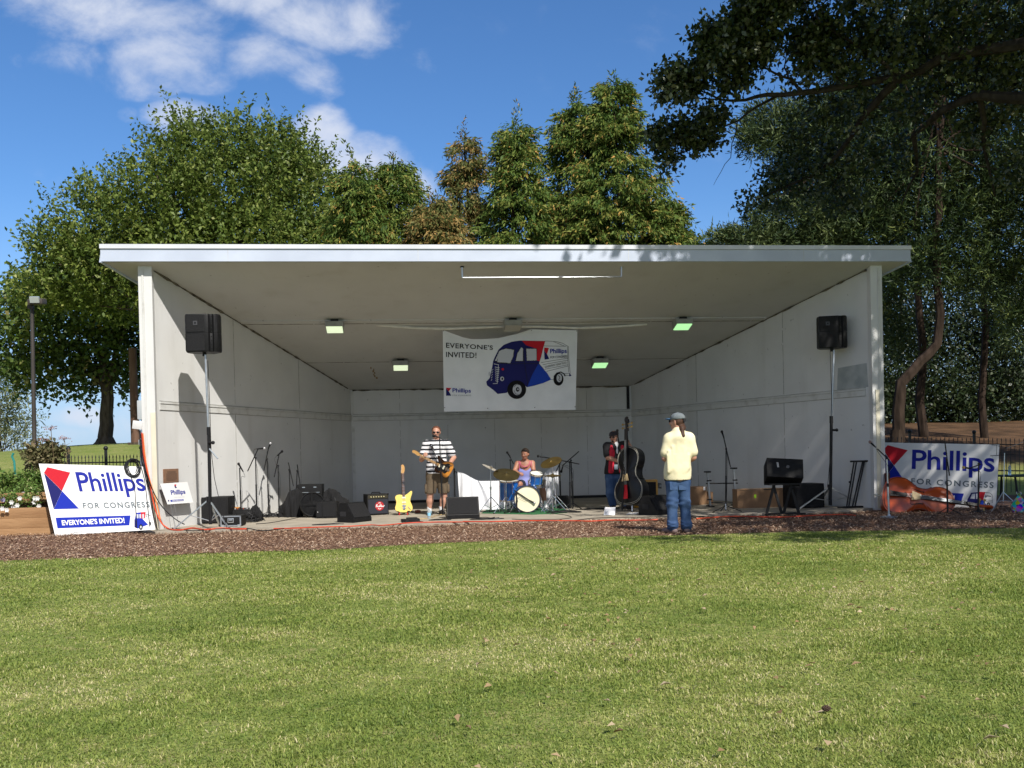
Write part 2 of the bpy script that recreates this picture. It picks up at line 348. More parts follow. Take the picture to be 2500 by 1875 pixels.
def wall_pt(side, t, z, off=0.0):
    """point on a side wall's inner face: t from 0 (front) to 1 (back), off out of the face into the room"""
    p = Vector((-SW, 0, 0)).lerp(Vector((-SWB, SD, 0)), t)+nl*off
    return Vector((p.x if side < 0 else -p.x, p.y, z))
ceil_z = lambda y: SHF-SL*y
for side in (-1, 1):
    b = MB(); vs = []
    for off in (0, -TH):
        for t, z in ((0, -.12), (1, -.12), (1, ceil_z(SD)+.05), (0, ceil_z(0)+.05)):
            vs.append(wall_pt(side, t, z, off))
    b.add(vs, [(0, 1, 2, 3), (7, 6, 5, 4), (0, 4, 5, 1), (1, 5, 6, 2), (2, 6, 7, 3), (3, 7, 4, 0)])
    w = b.build('side_wall', M_white, shell)
    tb = MB(); tz = 2.29 if side < 0 else 2.33                     # belt trim: two battens
    tz1 = tz-.02 if side < 0 else 2.255
    for dz, hh, pr in ((0, .035, .028), (-.075, .11, .016)):
        for (t0, t1) in ((.02, .999),):
            ps = [wall_pt(side, t0, tz+dz, 0), wall_pt(side, t1, tz1+dz, 0)]
            vv = []
            for q in ps:
                for o in (.001, pr):
                    for z in (-hh/2, hh/2): vv.append(q+Vector((0, 0, z))+(nl*o if side < 0 else Vector((-nl.x, nl.y, 0))*o))
            tb.add(vv, [(0, 1, 3, 2), (4, 6, 7, 5), (0, 2, 6, 4), (1, 5, 7, 3), (2, 3, 7, 6), (0, 4, 5, 1)])
    tb.build('belt_trim', M_trim, w)
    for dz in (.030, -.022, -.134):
        pa, pb = wall_pt(side, .02, tz+dz, .004), wall_pt(side, .999, tz1+dz, .004); d_ = pb-pa; MB().box((pa+pb)/2, (.010, d_.length, .007), d_.to_track_quat('Y', 'Z').to_matrix()).build('painted_shadow_line', M_trim_shade, w)
    sm = MB()
    nn = nl if side < 0 else Vector((-nl.x, nl.y, 0))
    for t in ((.33, .665) if side < 0 else (.30, .665)):
        for z0, z1 in ((.0, 2.2), (2.36, ceil_z(SD*t)-.02)):
            zz = z0
            while zz < z1-.05:                                     # broken, slightly wandering joint between the panels
                z2 = min(z1, zz+random.uniform(.15, .5)); p = wall_pt(side, t+random.uniform(-.0004, .0004), (zz+z2)/2, .001)
                sm.box(p, (.006, .006, z2-zz), rotm('Z', 0)); zz = z2+random.choice((0, 0, .05))
        sm.build('panel_seam', M_seam, w); sm = MB()
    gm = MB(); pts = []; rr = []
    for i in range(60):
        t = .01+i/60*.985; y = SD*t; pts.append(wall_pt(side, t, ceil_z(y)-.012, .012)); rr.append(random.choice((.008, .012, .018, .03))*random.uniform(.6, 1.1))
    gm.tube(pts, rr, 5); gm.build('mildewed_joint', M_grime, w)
    # front post of the wall: painted end board, cream near the ground on the inner part
    pb = MB(); x0 = -SW if side < 0 else SW; o = -1 if side < 0 else 1
    pb.box((x0+o*.075, -.02, SHF/2+.02), (.235, .13, SHF+.12))
    pl = pb.build('post', M_white, shell)
    lb = MB(); lb.box((x0+o*.115, -.092, SHF/2), (.035, .018, SHF-.05)); lb.build('batten', M_trim, pl)
    if side < 0:
        cbm = MB(); cbm.box((x0+.005, -.092, 1.05), (.085, .02, 2.1)); cbm.build('cream_board', M_cream, pl)
    else:
        cbm = MB(); cbm.box((x0+.055, -.092, 1.15), (.075, .02, 2.3)); cbm.build('cream_board', M_cream, pl)
bb = MB(); bb.box((0, SD+TH/2, 1.45), (2*SWB+.3, TH, 3.1)); bw = bb.build('back_wall', M_white, shell)
tb = MB()
tb.box((0, SD-.012, 2.275), (2*SWB-.02, .024, .035)); tb.box((0, SD-.006, 2.19), (2*SWB-.02, .012, .10)); tb.box((-SWB+.05, SD-.012, 1.0), (.07, .024, 2.0)); tb.box((SWB-.05, SD-.012, 1.0), (.07, .024, 2.0))
tb.box((-SWB+.05, SD-.01, 2.6), (.06, .02, .58)); tb.build('belt_trim', M_trim, bw)
for z in (2.303, 2.25, 2.136): MB().box((0, SD-.005, z), (2*SWB-.1, .014, .007)).build('painted_shadow_line', M_trim_shade, bw)
db = MB(); db.box((0, SD-.004, .035), (2*SWB-.1, .012, .07)); db.box((SWB-.09, SD-.016, 2.62), (.07, .03, .60)); db.build('dark_gap', M_dark, bw)
sm = MB()
for x in (-2.42, -1.2, .02, 1.24, 2.46):
    sm = MB()
    for z0, z1 in ((.1, 2.12), (2.32, 2.88)):
        zz = z0
        while zz < z1-.05:
            z2 = min(z1, zz+random.uniform(.1, .4)); sm.box((x+random.uniform(-.002, .002), SD-.001, (zz+z2)/2), (.005, .006, z2-zz)); zz = z2+random.choice((0, .04, .1))
    sm.build('panel_seam', M_seam, bw)
pass
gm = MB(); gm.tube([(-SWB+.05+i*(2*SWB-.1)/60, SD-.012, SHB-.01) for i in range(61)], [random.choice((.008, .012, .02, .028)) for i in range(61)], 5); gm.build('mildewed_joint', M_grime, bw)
# roof slab with fascia, cap strip and end boards
OH, FXL, FXR, FH = .267, -7.533, 7.443, .297
yB = SD+.35; k = (SW-SWB)/SD
rb = MB(); vs = []
for z in (.0, .26):
    for x, y in ((FXL, -OH+.03), (FXR, -OH+.03), (FXR-k*yB, yB), (FXL+k*yB, yB)): vs.append((x, y, ceil_z(y)+z))
rb.add(vs, [(3, 2, 1, 0), (4, 5, 6, 7), (0, 1, 5, 4), (1, 2, 6, 5), (2, 3, 7, 6), (3, 0, 4, 7)])
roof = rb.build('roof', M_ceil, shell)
fz = ceil_z(-OH)
fb = MB(); fb.box(((FXL+FXR)/2, -OH-.001, fz+.11), (FXR-FXL, .05, .22)); fasc = fb.build('fascia', M_fasc, roof)
cb = MB(); cb.box(((FXL+FXR)/2, -OH-.012, fz+.26), (FXR-FXL+.02, .075, .076)); cb.build('cap_strip', M_cap, roof)
jb = MB()
for x in (-5.36, -2.0, 1.9, 5.3): jb.box((x, -OH-.027, fz+.11), (.006, .003, .215))
jb.build('fascia_joint', M_trim, roof)
ej = MB()
for sx_, xx in ((-1, FXL), (1, FXR)):
    for q in (0, 1):
        pass
    a0 = Vector((xx, -OH, ceil_z(-OH)+.10)); a1 = Vector((xx-sx_*k*yB, yB, ceil_z(yB)+.10)); mid = (a0+a1)/2; d = a1-a0
    MB().box(mid, (.04, d.length, .24), d.to_track_quat('Y', 'Z').to_matrix()).build('end_board', M_fasc, roof)

sm = MB()
for y in (2.62, 4.95):
    sm = MB()                                              # joints in the ceiling boards and the flat batten beside the first
    hw = SW-k*y-.03; x = -hw
    while x < hw:
        x2 = min(hw, x+random.uniform(.3, 1.4)); sm.box(((x+x2)/2, y+random.uniform(-.003, .003), ceil_z(y)-.003), (x2-x, .012, .008)); x = x2+random.choice((0, 0, .03))
    sm.build('ceiling_joint', M_seam, roof)
cbt = MB(); y = 2.48; cbt.box((0, y, ceil_z(y)-.008), (2*(SW-k*y)-.1, .14, .02), rotm('X', -math.degrees(math.atan(SL)))); cbt.build('ceiling_batten', M_ceil, roof)
rs = MB(); y = 5.6; M_rust = mat('rust_stain', (.20, .115, .04), .9, col2=(.36, .27, .16), scale=14)
pts = [atY(852+random.uniform(-2, 2)+2*i*0, 883+i*9, 5.2) for i in range(7)]
for i in range(7):
    yy = 5.35+i*.12; c = Vector((-3.05+.03*random.uniform(-1, 1)+.01*i, yy, ceil_z(yy)-.003)); rs.box(c, (.05*random.uniform(.4, 1), .13, .004), rotm('X', -math.degrees(math.atan(SL))))
rs.build('rust_stain', M_rust, roof)
# floor slab
sb = MB(); out = [(-6.93, -.02), (-6.93, -.46), (-3, -.47), (0, -.5), (3, -.5), (5.6, -.52), (6.15, -.45), (6.5, -.2), (6.72, -.02), (SWB, SD), (-SWB, SD)]
tri = tessellate_polygon([[Vector((x, y, 0)) for x, y in out]]); n = len(out)
sb.add([(x, y, 0) for x, y in out]+[(x, y, -.3) for x, y in out], [t for t in tri]+[(i, i+n, (i+1) % n+n, (i+1) % n) for i in range(n)])
sb.build('floor_slab', M_conc, shell, smooth=0)
pm = MB()
pc = Vector((-SW, 0, 0)); p0 = wall_pt(1, .03, 2.62, .002); 
vv = []
for t, z in ((.012, 2.37), (.112, 2.36), (.108, 2.80), (.016, 2.84)): vv.append(wall_pt(1, t, z, .003))
pm.add(vv, [(0, 1, 2, 3)]); M_patch = mat('repaint_patch', (.30, .33, .33), .7, col2=(.42, .44, .44), scale=4); pm.build('repainted_patch', M_patch, shell)
# ---------------------------------------------------------------- trees
def unit(a): return a/np.maximum(np.linalg.norm(a, axis=1, keepdims=True), 1e-9)
def leaf_quads(P, D, N, L, Wd, fold=.12):
    D = unit(D); S = unit(np.cross(D, N)); U_ = np.cross(S, D)
    L = L[:, None]; Wd = Wd[:, None]
    mid = P+D*L*.45+U_*L*fold
    V = np.stack([P, mid+S*Wd*.5, P+D*L-U_*L*.05, mid-S*Wd*.5], 1).reshape(-1, 3)
    return V, np.arange(len(P)*4).reshape(-1, 4)
def px_depth(p): return (Vector(p)-Vector(CAM)).dot(_f)
def lobe(px, py, rx, ry, Y, ky=1.0):
    """a rounded mass of a crown: centre through a pixel at distance Y, radii in metres from the size seen there"""
    c = atY(px, py, Y); s = px_depth(c)/FPX
    return (np.array(c), np.array([rx*s, (rx+ry)*.5*s*ky, ry*s]))
def sample_lobes(lobes, n, inner=.45, up=0.0):
    w = np.array([l[1][0]*l[1][2]+l[1][1]*l[1][0] for l in lobes]); idx = RNG.choice(len(lobes), n, p=w/w.sum())
    d = unit(RNG.normal(size=(n, 3))); d[:, 2] += up; d = unit(d)
    r = (inner+(1-inner)*RNG.random(n)**.6)
    C = np.array([l[0] for l in lobes])[idx]; RR = np.array([l[1] for l in lobes])[idx]
    return C+d*RR*r[:, None], d
def shoots(centers, dirs, length, per, L, Wd, spread=.5, droop=0.0, jitter=.05, upn=.6, pull=0.0):
    """leafy shoots: `per` leaves set along each shoot, standing off it to all sides"""
    n = len(centers); k = n*per
    t = np.tile(np.linspace(0, 1, per), n)+RNG.uniform(-.5/per, .5/per, k)
    ln = np.repeat(length*RNG.uniform(.6, 1.3, n), per)
    d = np.repeat(unit(dirs), per, 0)
    P = np.repeat(centers, per, 0)+d*(t*ln)[:, None]+RNG.normal(size=(k, 3))*jitter
    P[:, 2] -= droop*(t*ln)**2
    D = d*(1-spread)+unit(RNG.normal(size=(k, 3)))*spread; D[:, 2] -= pull
    N = RNG.normal(size=(k, 3))*(1-upn)+np.array([0, 0, 1.0])*upn
    ll = L*RNG.uniform(.65, 1.25, k)
    V, F = leaf_quads(P, D, N, ll, ll*Wd/L)
    var = np.clip(np.repeat(RNG.normal(.5, .16, n), per)+RNG.normal(0, .14, k), 0, 1)
    return V, F, var
def join(parts):
    Vs, Fs, vs, o = [], [], [], 0
    for V, F, v in parts: Vs.append(V); Fs.append(F+o); vs.append(v); o += len(V)
    return np.concatenate(Vs), np.concatenate(Fs), np.concatenate(vs)
def limb_mesh(paths, n=7):
    b = MB()
    for pts, r0, r1 in paths:
        pts = [Vector(p) for p in pts]; k = len(pts)
        # smooth the path a little with extra bent points
        q = [pts[0]]
        for i in range(k-1):
            a_, b_ = pts[i], pts[i+1]; q.append(a_.lerp(b_, .5)+Vector((random.uniform(-1, 1), random.uniform(-1, 1), random.uniform(-1, 1)))*(a_-b_).length*.05); q.append(b_)
        m = len(q); b.tube(q, [r0+(r1-r0)*(i/(m-1))**.8 for i in range(m)], n)
    return b
M_bark = mat('grey_bark', (.05, .038, .028), .9, col2=(.11, .088, .066), scale=10, bump=.9, bscale=16, stretch=(1, 1, .25), spec=.1)
M_bark_red = mat('pine_bark', (.022, .015, .011), .9, col2=(.052, .036, .027), scale=7, bump=.9, bscale=12, stretch=(1, 1, .25), spec=.1)
M_bark_oak = mat('oak_bark', (.022, .018, .016), .9, col2=(.055, .047, .04), scale=9, bump=.9, bscale=14, stretch=(1, 1, .4), spec=.1)
def tree(name, label, V, F, var, leafm, limbs, bark, loc, group=None):
    """a tree: an Empty at the foot of the trunk, children trunk and crown"""
    t = thing(name, label, 'tree', loc, 0, group)
    V = V-np.array(loc)
    npmesh('crown', V, F, leafm, var, t)
    if limbs:
        L2 = [([Vector(p)-Vector(loc) for p in pts], a, b) for pts, a, b in limbs]
        limb_mesh(L2).build('trunk', bark, t)
    return t
def spread_limbs(base, top, centers, n, r0, r1, start=.45):
    """limbs from the stem to points of the crown"""
    out = [([base, Vector(base).lerp(Vector(top), .5), top], r0, r0*.35)]
    sel = RNG.choice(len(centers), min(n, len(centers)), replace=False)
    for i in sel:
        c = Vector(centers[i]); f = random.uniform(start, .9); s = Vector(base).lerp(Vector(top), f)
        m = s.lerp(c, .5)+Vector((0, 0, -.12*(c-s).length)); out.append(([s, m, c], r0*(1-f*.75)*.42, r1))
    return out

# 1. the wide tree behind the roof
G_lind = leafmat('linden_leaf', [(0, (.05, .09, .018)), (.45, (.125, .18, .034)), (.8, (.215, .26, .056)), (1, (.32, .34, .10))], .32, .45, .35)
YL = 19.0
lob = [lobe(a[0], a[1]+52, a[2], a[3], YL+dy) for a, dy in [((560, 420, 190, 140), 0), ((700, 450, 130, 140), .5), ((400, 470, 150, 115), -.5), ((270, 550, 140, 105), 0), ((620, 580, 300, 110), 0), ((830, 570, 120, 85), 1),
       ((190, 640, 115, 85), 0), ((455, 340, 80, 80), 0), ((560, 315, 70, 65), 0), ((670, 330, 65, 65), .5), ((745, 380, 55, 65), .5), ((125, 560, 55, 60), 0), ((300, 640, 150, 120), .5), ((230, 440, 50, 45), 0), ((90, 680, 50, 40), 0)]]
c, d = sample_lobes(lob, 5600, .30); d2 = d*.7+np.array([0, 0, .85]); 
p1 = shoots(c, d2, .8, 13, .18, .095, .62, .12, .07, .55, .15)
# whippy upright shoots on the outline
c2, d2 = sample_lobes([l for l in lob if l[0][2] > 4.6], 380, .90, .4); dd = unit(d2*.6+np.array([0, 0, 1.0])+RNG.normal(size=d2.shape)*.18)
p2 = shoots(c2, dd, 1.35, 20, .175, .09, .66, .10, .04, .5, .2)
Vt, Ft, vt = join([p1, p2]); bx = atY(470, 1050, YL+.4).x; base = (bx, YL+.4, float(ground_z(bx, YL+.4))-.1)
tree('broadleaf_tree', 'wide bushy yellow-green tree rising behind the left half of the bandshell roof', Vt, Ft, vt, G_lind, spread_limbs(base, (bx+.3, YL, 8.5), c, 50, .30, .03, .72), M_bark, base)

# 2. the maple on the hill with its bare trunk
G_map = leafmat('maple_leaf', [(0, (.04, .075, .016)), (.5, (.09, .145, .03)), (.85, (.16, .195, .045)), (1, (.27, .23, .08))], .3, .45, .35)
YM = 24.0
lob = [lobe(*a, YM+dy) for a, dy in [((190, 760, 150, 115), 0), ((80, 820, 85, 95), 0), ((290, 850, 95, 85), .5), ((130, 905, 100, 42), 0), ((25, 850, 45, 60), 0), ((260, 690, 120, 100), .5), ((70, 710, 55, 45), 0), ((345, 820, 60, 110), 1), ((215, 935, 45, 30), 0), ((330, 930, 40, 25), 0)]]
c, d = sample_lobes(lob, 1900, .3); p1 = shoots(c, d*.8+np.array([0, 0, .25]), .8, 11, .22, .15, .7, .1, .12, .6, .15)
b0 = atY(258, 1083, YM); b0.z = float(ground_z(b0.x, b0.y))-.05
top = atY(262, 940, YM)
limbs = [([b0-Vector((0, 0, .1)), b0+Vector((0, 0, .35)), (b0+top)/2, top], .36, .24), ([b0, b0+Vector((0, 0, .3))], .52, .33)]
for q in [(170, 850), (215, 800), (260, 740), (310, 790), (345, 860), (140, 900), (230, 880), (290, 900), (250, 650), (120, 800)]:
    e = atY(q[0], q[1], YM+random.uniform(-1, 1)); limbs.append(([top+Vector((0, 0, -.15)), top.lerp(e, .45)+Vector((0, 0, .25)), e], .15, .02))
tree('maple_tree', 'rounded green maple with a bare dark trunk standing on the grassy hill', *p1, G_map, limbs, M_bark, tuple(b0))

# 3. pale willow-like tree at the far left
G_pale = leafmat('silver_leaf', [(0, (.10, .13, .05)), (.5, (.18, .21, .10)), (1, (.32, .33, .20))], .35, .5)
YW = 40
lob = [lobe(*a, YW) for a in [(10, 960, 40, 70), (30, 1030, 38, 60), (-40, 990, 60, 110), (5, 1075, 45, 35), (-20, 900, 30, 40), (50, 1080, 20, 25), (-100, 1000, 60, 100)]]
c, d = sample_lobes(lob, 900, .3); p1 = shoots(c, d+np.array([0, 0, .5]), 1.1, 11, .22, .07, .6, .15, .12, .5, .2)
b0 = atY(0, 1110, YW); b0.z = float(ground_z(b0.x, b0.y))
tree('willow_tree', 'pale silvery green tree at the far left edge beyond the hill', *p1, G_pale, spread_limbs(tuple(b0), tuple(b0+Vector((0, 0, 3.0))), c, 16, .16, .02, .3), M_bark, tuple(b0))

# 4. the conifers behind the roof
G_cedA = leafmat('cedar_spray', [(0, (.03, .068, .014)), (.4, (.078, .135, .024)), (.68, (.165, .205, .04)), (.88, (.31, .27, .065)), (1, (.48, .27, .075))], .2, .6, .2)
G_cedB = leafmat('rusty_cedar_spray', [(0, (.05, .08, .02)), (.4, (.12, .14, .04)), (.7, (.27, .19, .065)), (1, (.48, .27, .09))], .2, .6, .2)
def conifer(topx, topy, halfw, basey, Y, lean=0.0, density=1.0, power=.75, leafm=G_cedA, label='', bumps=6):
    topy += 14; halfw *= 1.0; top = np.array(atY(topx, topy, Y)); s = px_depth(top)/FPX; Rm = halfw*s; Hh = (basey-topy)*s
    # boughs: each a drooping spray reaching out from the stem, so the outline is jagged and tiers show light and dark
    nb = int(105*density); per = max(8, int(2300*density*(Rm*Hh/12)/nb)); hb = np.sort(RNG.random(nb)**.8); ab = np.arange(nb)*2.4+RNG.normal(0, .5, nb); Rb = Rm*hb**power*RNG.uniform(.58, 1.22, nb)
    n = nb*per; t = RNG.random(n)**.55; w_ = np.repeat(Rb, per)*t; a = np.repeat(ab, per)+RNG.normal(0, .24, n)*(1-.35*t); h = np.repeat(hb, per)
    c = top+np.stack([np.cos(a)*w_+lean*h*Hh, np.sin(a)*w_, -h*Hh+.22*np.repeat(Rb, per)*(1-t)-.10*w_*t+RNG.normal(0, .10, n)], 1)
    d = np.stack([np.cos(a), np.sin(a), np.full(n, .25)], 1)
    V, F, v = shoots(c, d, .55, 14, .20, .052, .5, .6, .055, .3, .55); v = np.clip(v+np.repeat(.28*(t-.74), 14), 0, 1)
    tip = shoots(np.tile(top, (9, 1))+RNG.normal(size=(9, 3))*np.array([.08, .08, .25])-np.array([0, 0, .35]), np.tile([0, 0, 1.0], (9, 1))+RNG.normal(size=(9, 3))*.2, .5, 16, .16, .05, .5, .05, .05)
    V, F, v = join([(V, F, v), tip])
    g = (float(top[0]), float(top[1]), float(ground_z(top[0], top[1]))-.1)
    stem = [([Vector(g), Vector(top)*.5+Vector(g)*.5, Vector(top)-Vector((0, 0, .3))], .24, .03)]
    return tree('conifer_tree', label, V, F, v, leafm, stem, M_bark_red, g, 'conifers behind the bandshell')
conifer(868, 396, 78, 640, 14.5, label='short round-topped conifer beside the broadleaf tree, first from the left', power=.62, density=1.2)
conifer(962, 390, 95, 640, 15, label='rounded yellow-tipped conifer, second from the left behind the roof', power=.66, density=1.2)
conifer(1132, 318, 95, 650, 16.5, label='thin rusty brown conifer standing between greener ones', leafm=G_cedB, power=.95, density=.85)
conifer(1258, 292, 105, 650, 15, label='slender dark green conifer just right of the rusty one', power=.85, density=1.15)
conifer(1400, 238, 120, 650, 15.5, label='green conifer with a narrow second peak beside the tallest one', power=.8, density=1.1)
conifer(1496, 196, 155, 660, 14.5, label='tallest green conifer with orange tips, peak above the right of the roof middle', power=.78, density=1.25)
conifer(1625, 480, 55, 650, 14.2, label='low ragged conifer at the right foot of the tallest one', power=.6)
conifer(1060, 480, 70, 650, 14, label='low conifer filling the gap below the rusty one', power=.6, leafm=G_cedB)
lob = [lobe(*a, 18) for a in [(1690, 590, 45, 14), (1660, 600, 30, 18), (1740, 605, 20, 10)]]
c, d = sample_lobes(lob, 60, .2); p1 = shoots(c, d+np.array([0, 0, .3]), .4, 10, .17, .10, .7, .1, .06)
b0 = atY(1690, 1050, 18); b0.z = float(ground_z(b0.x, b0.y))
tree('small_tree', 'small leafy treetop just showing over the roof between conifers and pines', *p1, G_map, spread_limbs(tuple(b0), tuple(atY(1690, 600, 18)), c, 8, .1, .015, .7), M_bark, tuple(b0))

# 5. the pines on the right
G_pine = leafmat('pine_needles', [(0, (.012, .026, .009)), (.5, (.034, .060, .018)), (.85, (.09, .125, .034)), (1, (.20, .23, .06))], .12, .55, .25)
G_pine2 = leafmat('blue_pine_needles', [(0, (.016, .032, .012)), (.5, (.045, .075, .026)), (1, (.14, .17, .055))], .12, .55, .25)
def tufts(c, d, per=26, L=.22, W_=.012, rad=.14):
    """clusters of long needles fanning out from twig ends"""
    n = len(c); k = n*per; dd = unit(np.repeat(unit(d), per, 0)*.75+unit(RNG.normal(size=(k, 3)))*.85)
    P = np.repeat(c, per, 0)+RNG.normal(size=(k, 3))*rad; N = RNG.normal(size=(k, 3)); ll = L*RNG.uniform(.6, 1.2, k)
    V, F = leaf_quads(P, dd, N, ll, np.full(k, W_)*RNG.uniform(.7, 1.6, k), .05)
    return V, F, np.clip(np.repeat(RNG.normal(.5, .2, n), per)+RNG.normal(0, .1, k), 0, 1)
def pine(lobes, n, limbs, label, leafm=G_pine, W_=.034, L=.26, per=24, rad=.16):
    c, d = sample_lobes(lobes, n, .35); V, F, v = tufts(c, d+np.array([0, 0, .5]), per, L, W_, rad)
    g = limbs[0][0][0]
    top = Vector(limbs[0][0][-1])
    for i in RNG.choice(n, 26, replace=False):
        e = Vector(c[i]); s = Vector(limbs[0][0][-2]).lerp(top, random.random()); limbs.append(([s, s.lerp(e, .5)+Vector((0, 0, -.2)), e], .055, .012))
    return tree('pine_tree', label, V, F, v, leafm, limbs, M_bark_red, tuple(g), 'pines on the right')
def ptrunk(pts, Y, r0, r1, z0=True):
    p = [atY(x, y, Y) for x, y in pts]
    p[0].z = float(ground_z(p[0].x, p[0].y))-.05
    return (p, r0, r1)
YP = 11.0
pine([lobe(*a, YP+dy) for a, dy in [((2260, 640, 90, 60), 0), ((2390, 660, 100, 60), 0), ((2300, 540, 160, 90), .5), ((2120, 560, 90, 60), 1), ((2420, 560, 90, 110), 0), ((2200, 420, 190, 100), 1), ((2450, 400, 130, 120), 0), ((2300, 250, 200, 120), 1), ((2180, 690, 40, 40), 0), ((2470, 760, 60, 60), -.5), ((2350, 60, 250, 150), 1), ((2350, -150, 260, 160), 1)]], 2700,
     [ptrunk([(2190, 1068), (2194, 1000), (2200, 935), (2245, 885), (2288, 840), (2296, 770), (2288, 690), (2284, 600), (2290, 400), (2300, 200)], YP, .215, .09),
      ptrunk([(2190, 1075), (2192, 1050)], YP, .29, .22)],
     'pine with a dark trunk that bends sharply right then upright beside the bandshell')
pine([lobe(*a, YP+4+dy) for a, dy in [((2240, 640, 70, 50), 0), ((2150, 640, 50, 60), 0), ((2120, 480, 130, 110), 1), ((2240, 500, 130, 100), 0), ((2160, 330, 150, 110), 1), ((2060, 560, 90, 60), 0), ((2160, 760, 45, 90), 0), ((2200, 850, 25, 40), 0), ((2150, 180, 150, 120), 0)]], 1700,
     [ptrunk([(2256, 1024), (2252, 900), (2246, 780), (2244, 660), (2235, 400), (2220, 200)], YP+9, .21, .10)],
     'pine with a tall straight pale trunk behind the bent one')
pine([lobe(*a, 17+dy) for a, dy in [((2400, 690, 80, 50), 0), ((2460, 620, 80, 90), 0), ((2380, 480, 130, 110), 1), ((2480, 800, 40, 70), 0), ((2420, 300, 150, 120), 0), ((2520, 500, 110, 160), 0), ((2440, 120, 160, 120), 0)]], 1600,
     [ptrunk([(2404, 1040), (2403, 880), (2402, 730), (2400, 500), (2410, 200)], 19, .17, .09)],
     'pine with a straight sunlit trunk at the far right of the woods')
pine([lobe(*a, 13+dy) for a, dy in [((1900, 300, 100, 55), 0), ((1985, 330, 90, 60), 0), ((1850, 340, 45, 38), -.5), ((1990, 430, 120, 90), 1), ((1930, 540, 120, 60), 0), ((2060, 520, 100, 70), 0), ((1840, 585, 90, 25), -.5), ((2060, 300, 90, 80), 0), ((1960, 600, 150, 25), 0), ((1770, 590, 40, 18), 0)]], 2100,
     [ptrunk([(2052, 1060), (2052, 800), (2055, 560), (2060, 420), (2055, 280)], 13, .22, .08)],
     'blue-green pine whose branches reach over the right end of the roof', G_pine2)
# unseen pines added beyond the frame's right edge so their crowns shade the wood
for i, (x, y) in enumerate([(15.0, -2.5), (19.5, 9.5)]):
    z = float(ground_z(x, y)); lo = [(np.array([x+random.uniform(-1.2, 1.2), y+random.uniform(-1, 1), z+h]), np.array([2.6, 2.4, 1.3])*k_) for h, k_ in ((6, 1.0), (8, 1.2), (10, 1.1), (12, .9), (14, .6))]
    pine(lo, 1100, [([Vector((x, y, z-.05)), Vector((x+.1, y, z+6)), Vector((x, y, z+14))], .22, .06)], ['tall unseen pine nearest the lawn, added to shade the wood', 'tall unseen pine right of the wood, added to shade the forest floor', 'tall unseen pine farthest right, added to shade the wood', 'tall unseen pine right of the iron fence end, added for shade'][i], W_=.06, L=.4, per=20, rad=.3)

# 6. the oak whose limbs hang over from the right
G_oak = leafmat('oak_leaf', [(0, (.016, .03, .010)), (.5, (.04, .062, .018)), (.8, (.10, .12, .045)), (1, (.30, .31, .20))], .22, .34, .5)
vis = [((1640, 205, 60, 50), -1.2), ((1690, 190, 45, 50), -1.2), ((1610, 330, 32, 45), -.6), ((1668, 320, 45, 40), -.6), ((1636, 390, 28, 35), -.4), ((1712, 340, 50, 32), -.6), ((1735, 285, 50, 28), -1), ((1755, 120, 70, 65), -1.6), ((1728, 85, 36, 34), -1.6), ((1815, 60, 75, 60), -1.8), ((1790, 190, 50, 40), -1.2),
       ((1845, 110, 60, 60), -1.6), ((1880, 10, 110, 60), -2), ((1990, 110, 90, 80), -1.6), ((1960, 185, 55, 35), -1.2), ((2050, 40, 120, 90), -2), ((2100, 150, 100, 80), -1.4), ((2200, 80, 160, 110), -2), ((2350, 100, 170, 130), -2), ((2470, 170, 120, 110), -2), ((2000, 270, 70, 45), -.5), ((2090, 260, 80, 60), -.8),
       ((2250, 250, 90, 50), -1.2), ((2400, 300, 80, 50), -1.5), ((1835, 492, 40, 28), .6), ((1815, 525, 22, 22), .6), ((1875, 480, 45, 30), .6), ((1900, 415, 45, 35), .4), ((1950, 340, 45, 35), .2), ((1990, 395, 60, 45), .4), ((2080, 380, 90, 60), .3), ((2190, 370, 60, 40), 0), ((1940, 470, 60, 45), .6), ((2040, 480, 70, 50), .6), ((2480, 400, 60, 50), -1.5)]
lob = [lobe(*a, Y, .9) for a, Y in vis]
cv, dv = sample_lobes(lob, 1900, .12)
ct, dt = sample_lobes([(l[0], l[1]*.72) for l in lob[:14]], 1100, .05); cv = np.concatenate([cv, ct]); dv = np.concatenate([dv, dt])
pa = shoots(cv, dv+RNG.normal(size=dv.shape)*.6, .17, 10, .105, .068, .8, .1, .065, .45, .1)
far = [(np.array(p), np.array(r)) for p, r in [((9.5, -6.5, 10.5), (5.0, 4.6, 3.2)), ((7.0, -8.2, 9.2), (2.5, 2.6, 1.7)), ((12.0, -8.0, 9.5), (4, 4, 2.6)), ((9, -3.0, 11.0), (4.5, 3.0, 2.4)), ((6.0, -5.0, 11.2), (2.4, 2.6, 1.9)), ((12.5, -4.0, 10), (4, 4, 3.2)), ((5.2, -2.6, 11.0), (2.2, 1.6, 1.4)), ((4.0, -4.6, 11.6), (1.8, 1.6, 1.2)), ((7.5, -10.2, 8.3), (2.0, 1.5, .9)), ((10.8, -10.6, 8.4), (2.2, 1.5, 1.0))]]
SH = lambda X0, Y0, z0, k_: (X0+.368*k_, Y0-.911*k_, z0+k_)     # up the sun's path from a place the photo shows shaded
shade = [(np.array(SH(x0, -.27, 4.8, k_)), np.array([rx, .8, .5])) for x0, k_, rx in ((2.9, 5.6, .5), (3.9, 5.0, .8), (5.0, 5.6, .7), (6.1, 5.2, .55), (7.2, 5.6, .5))]
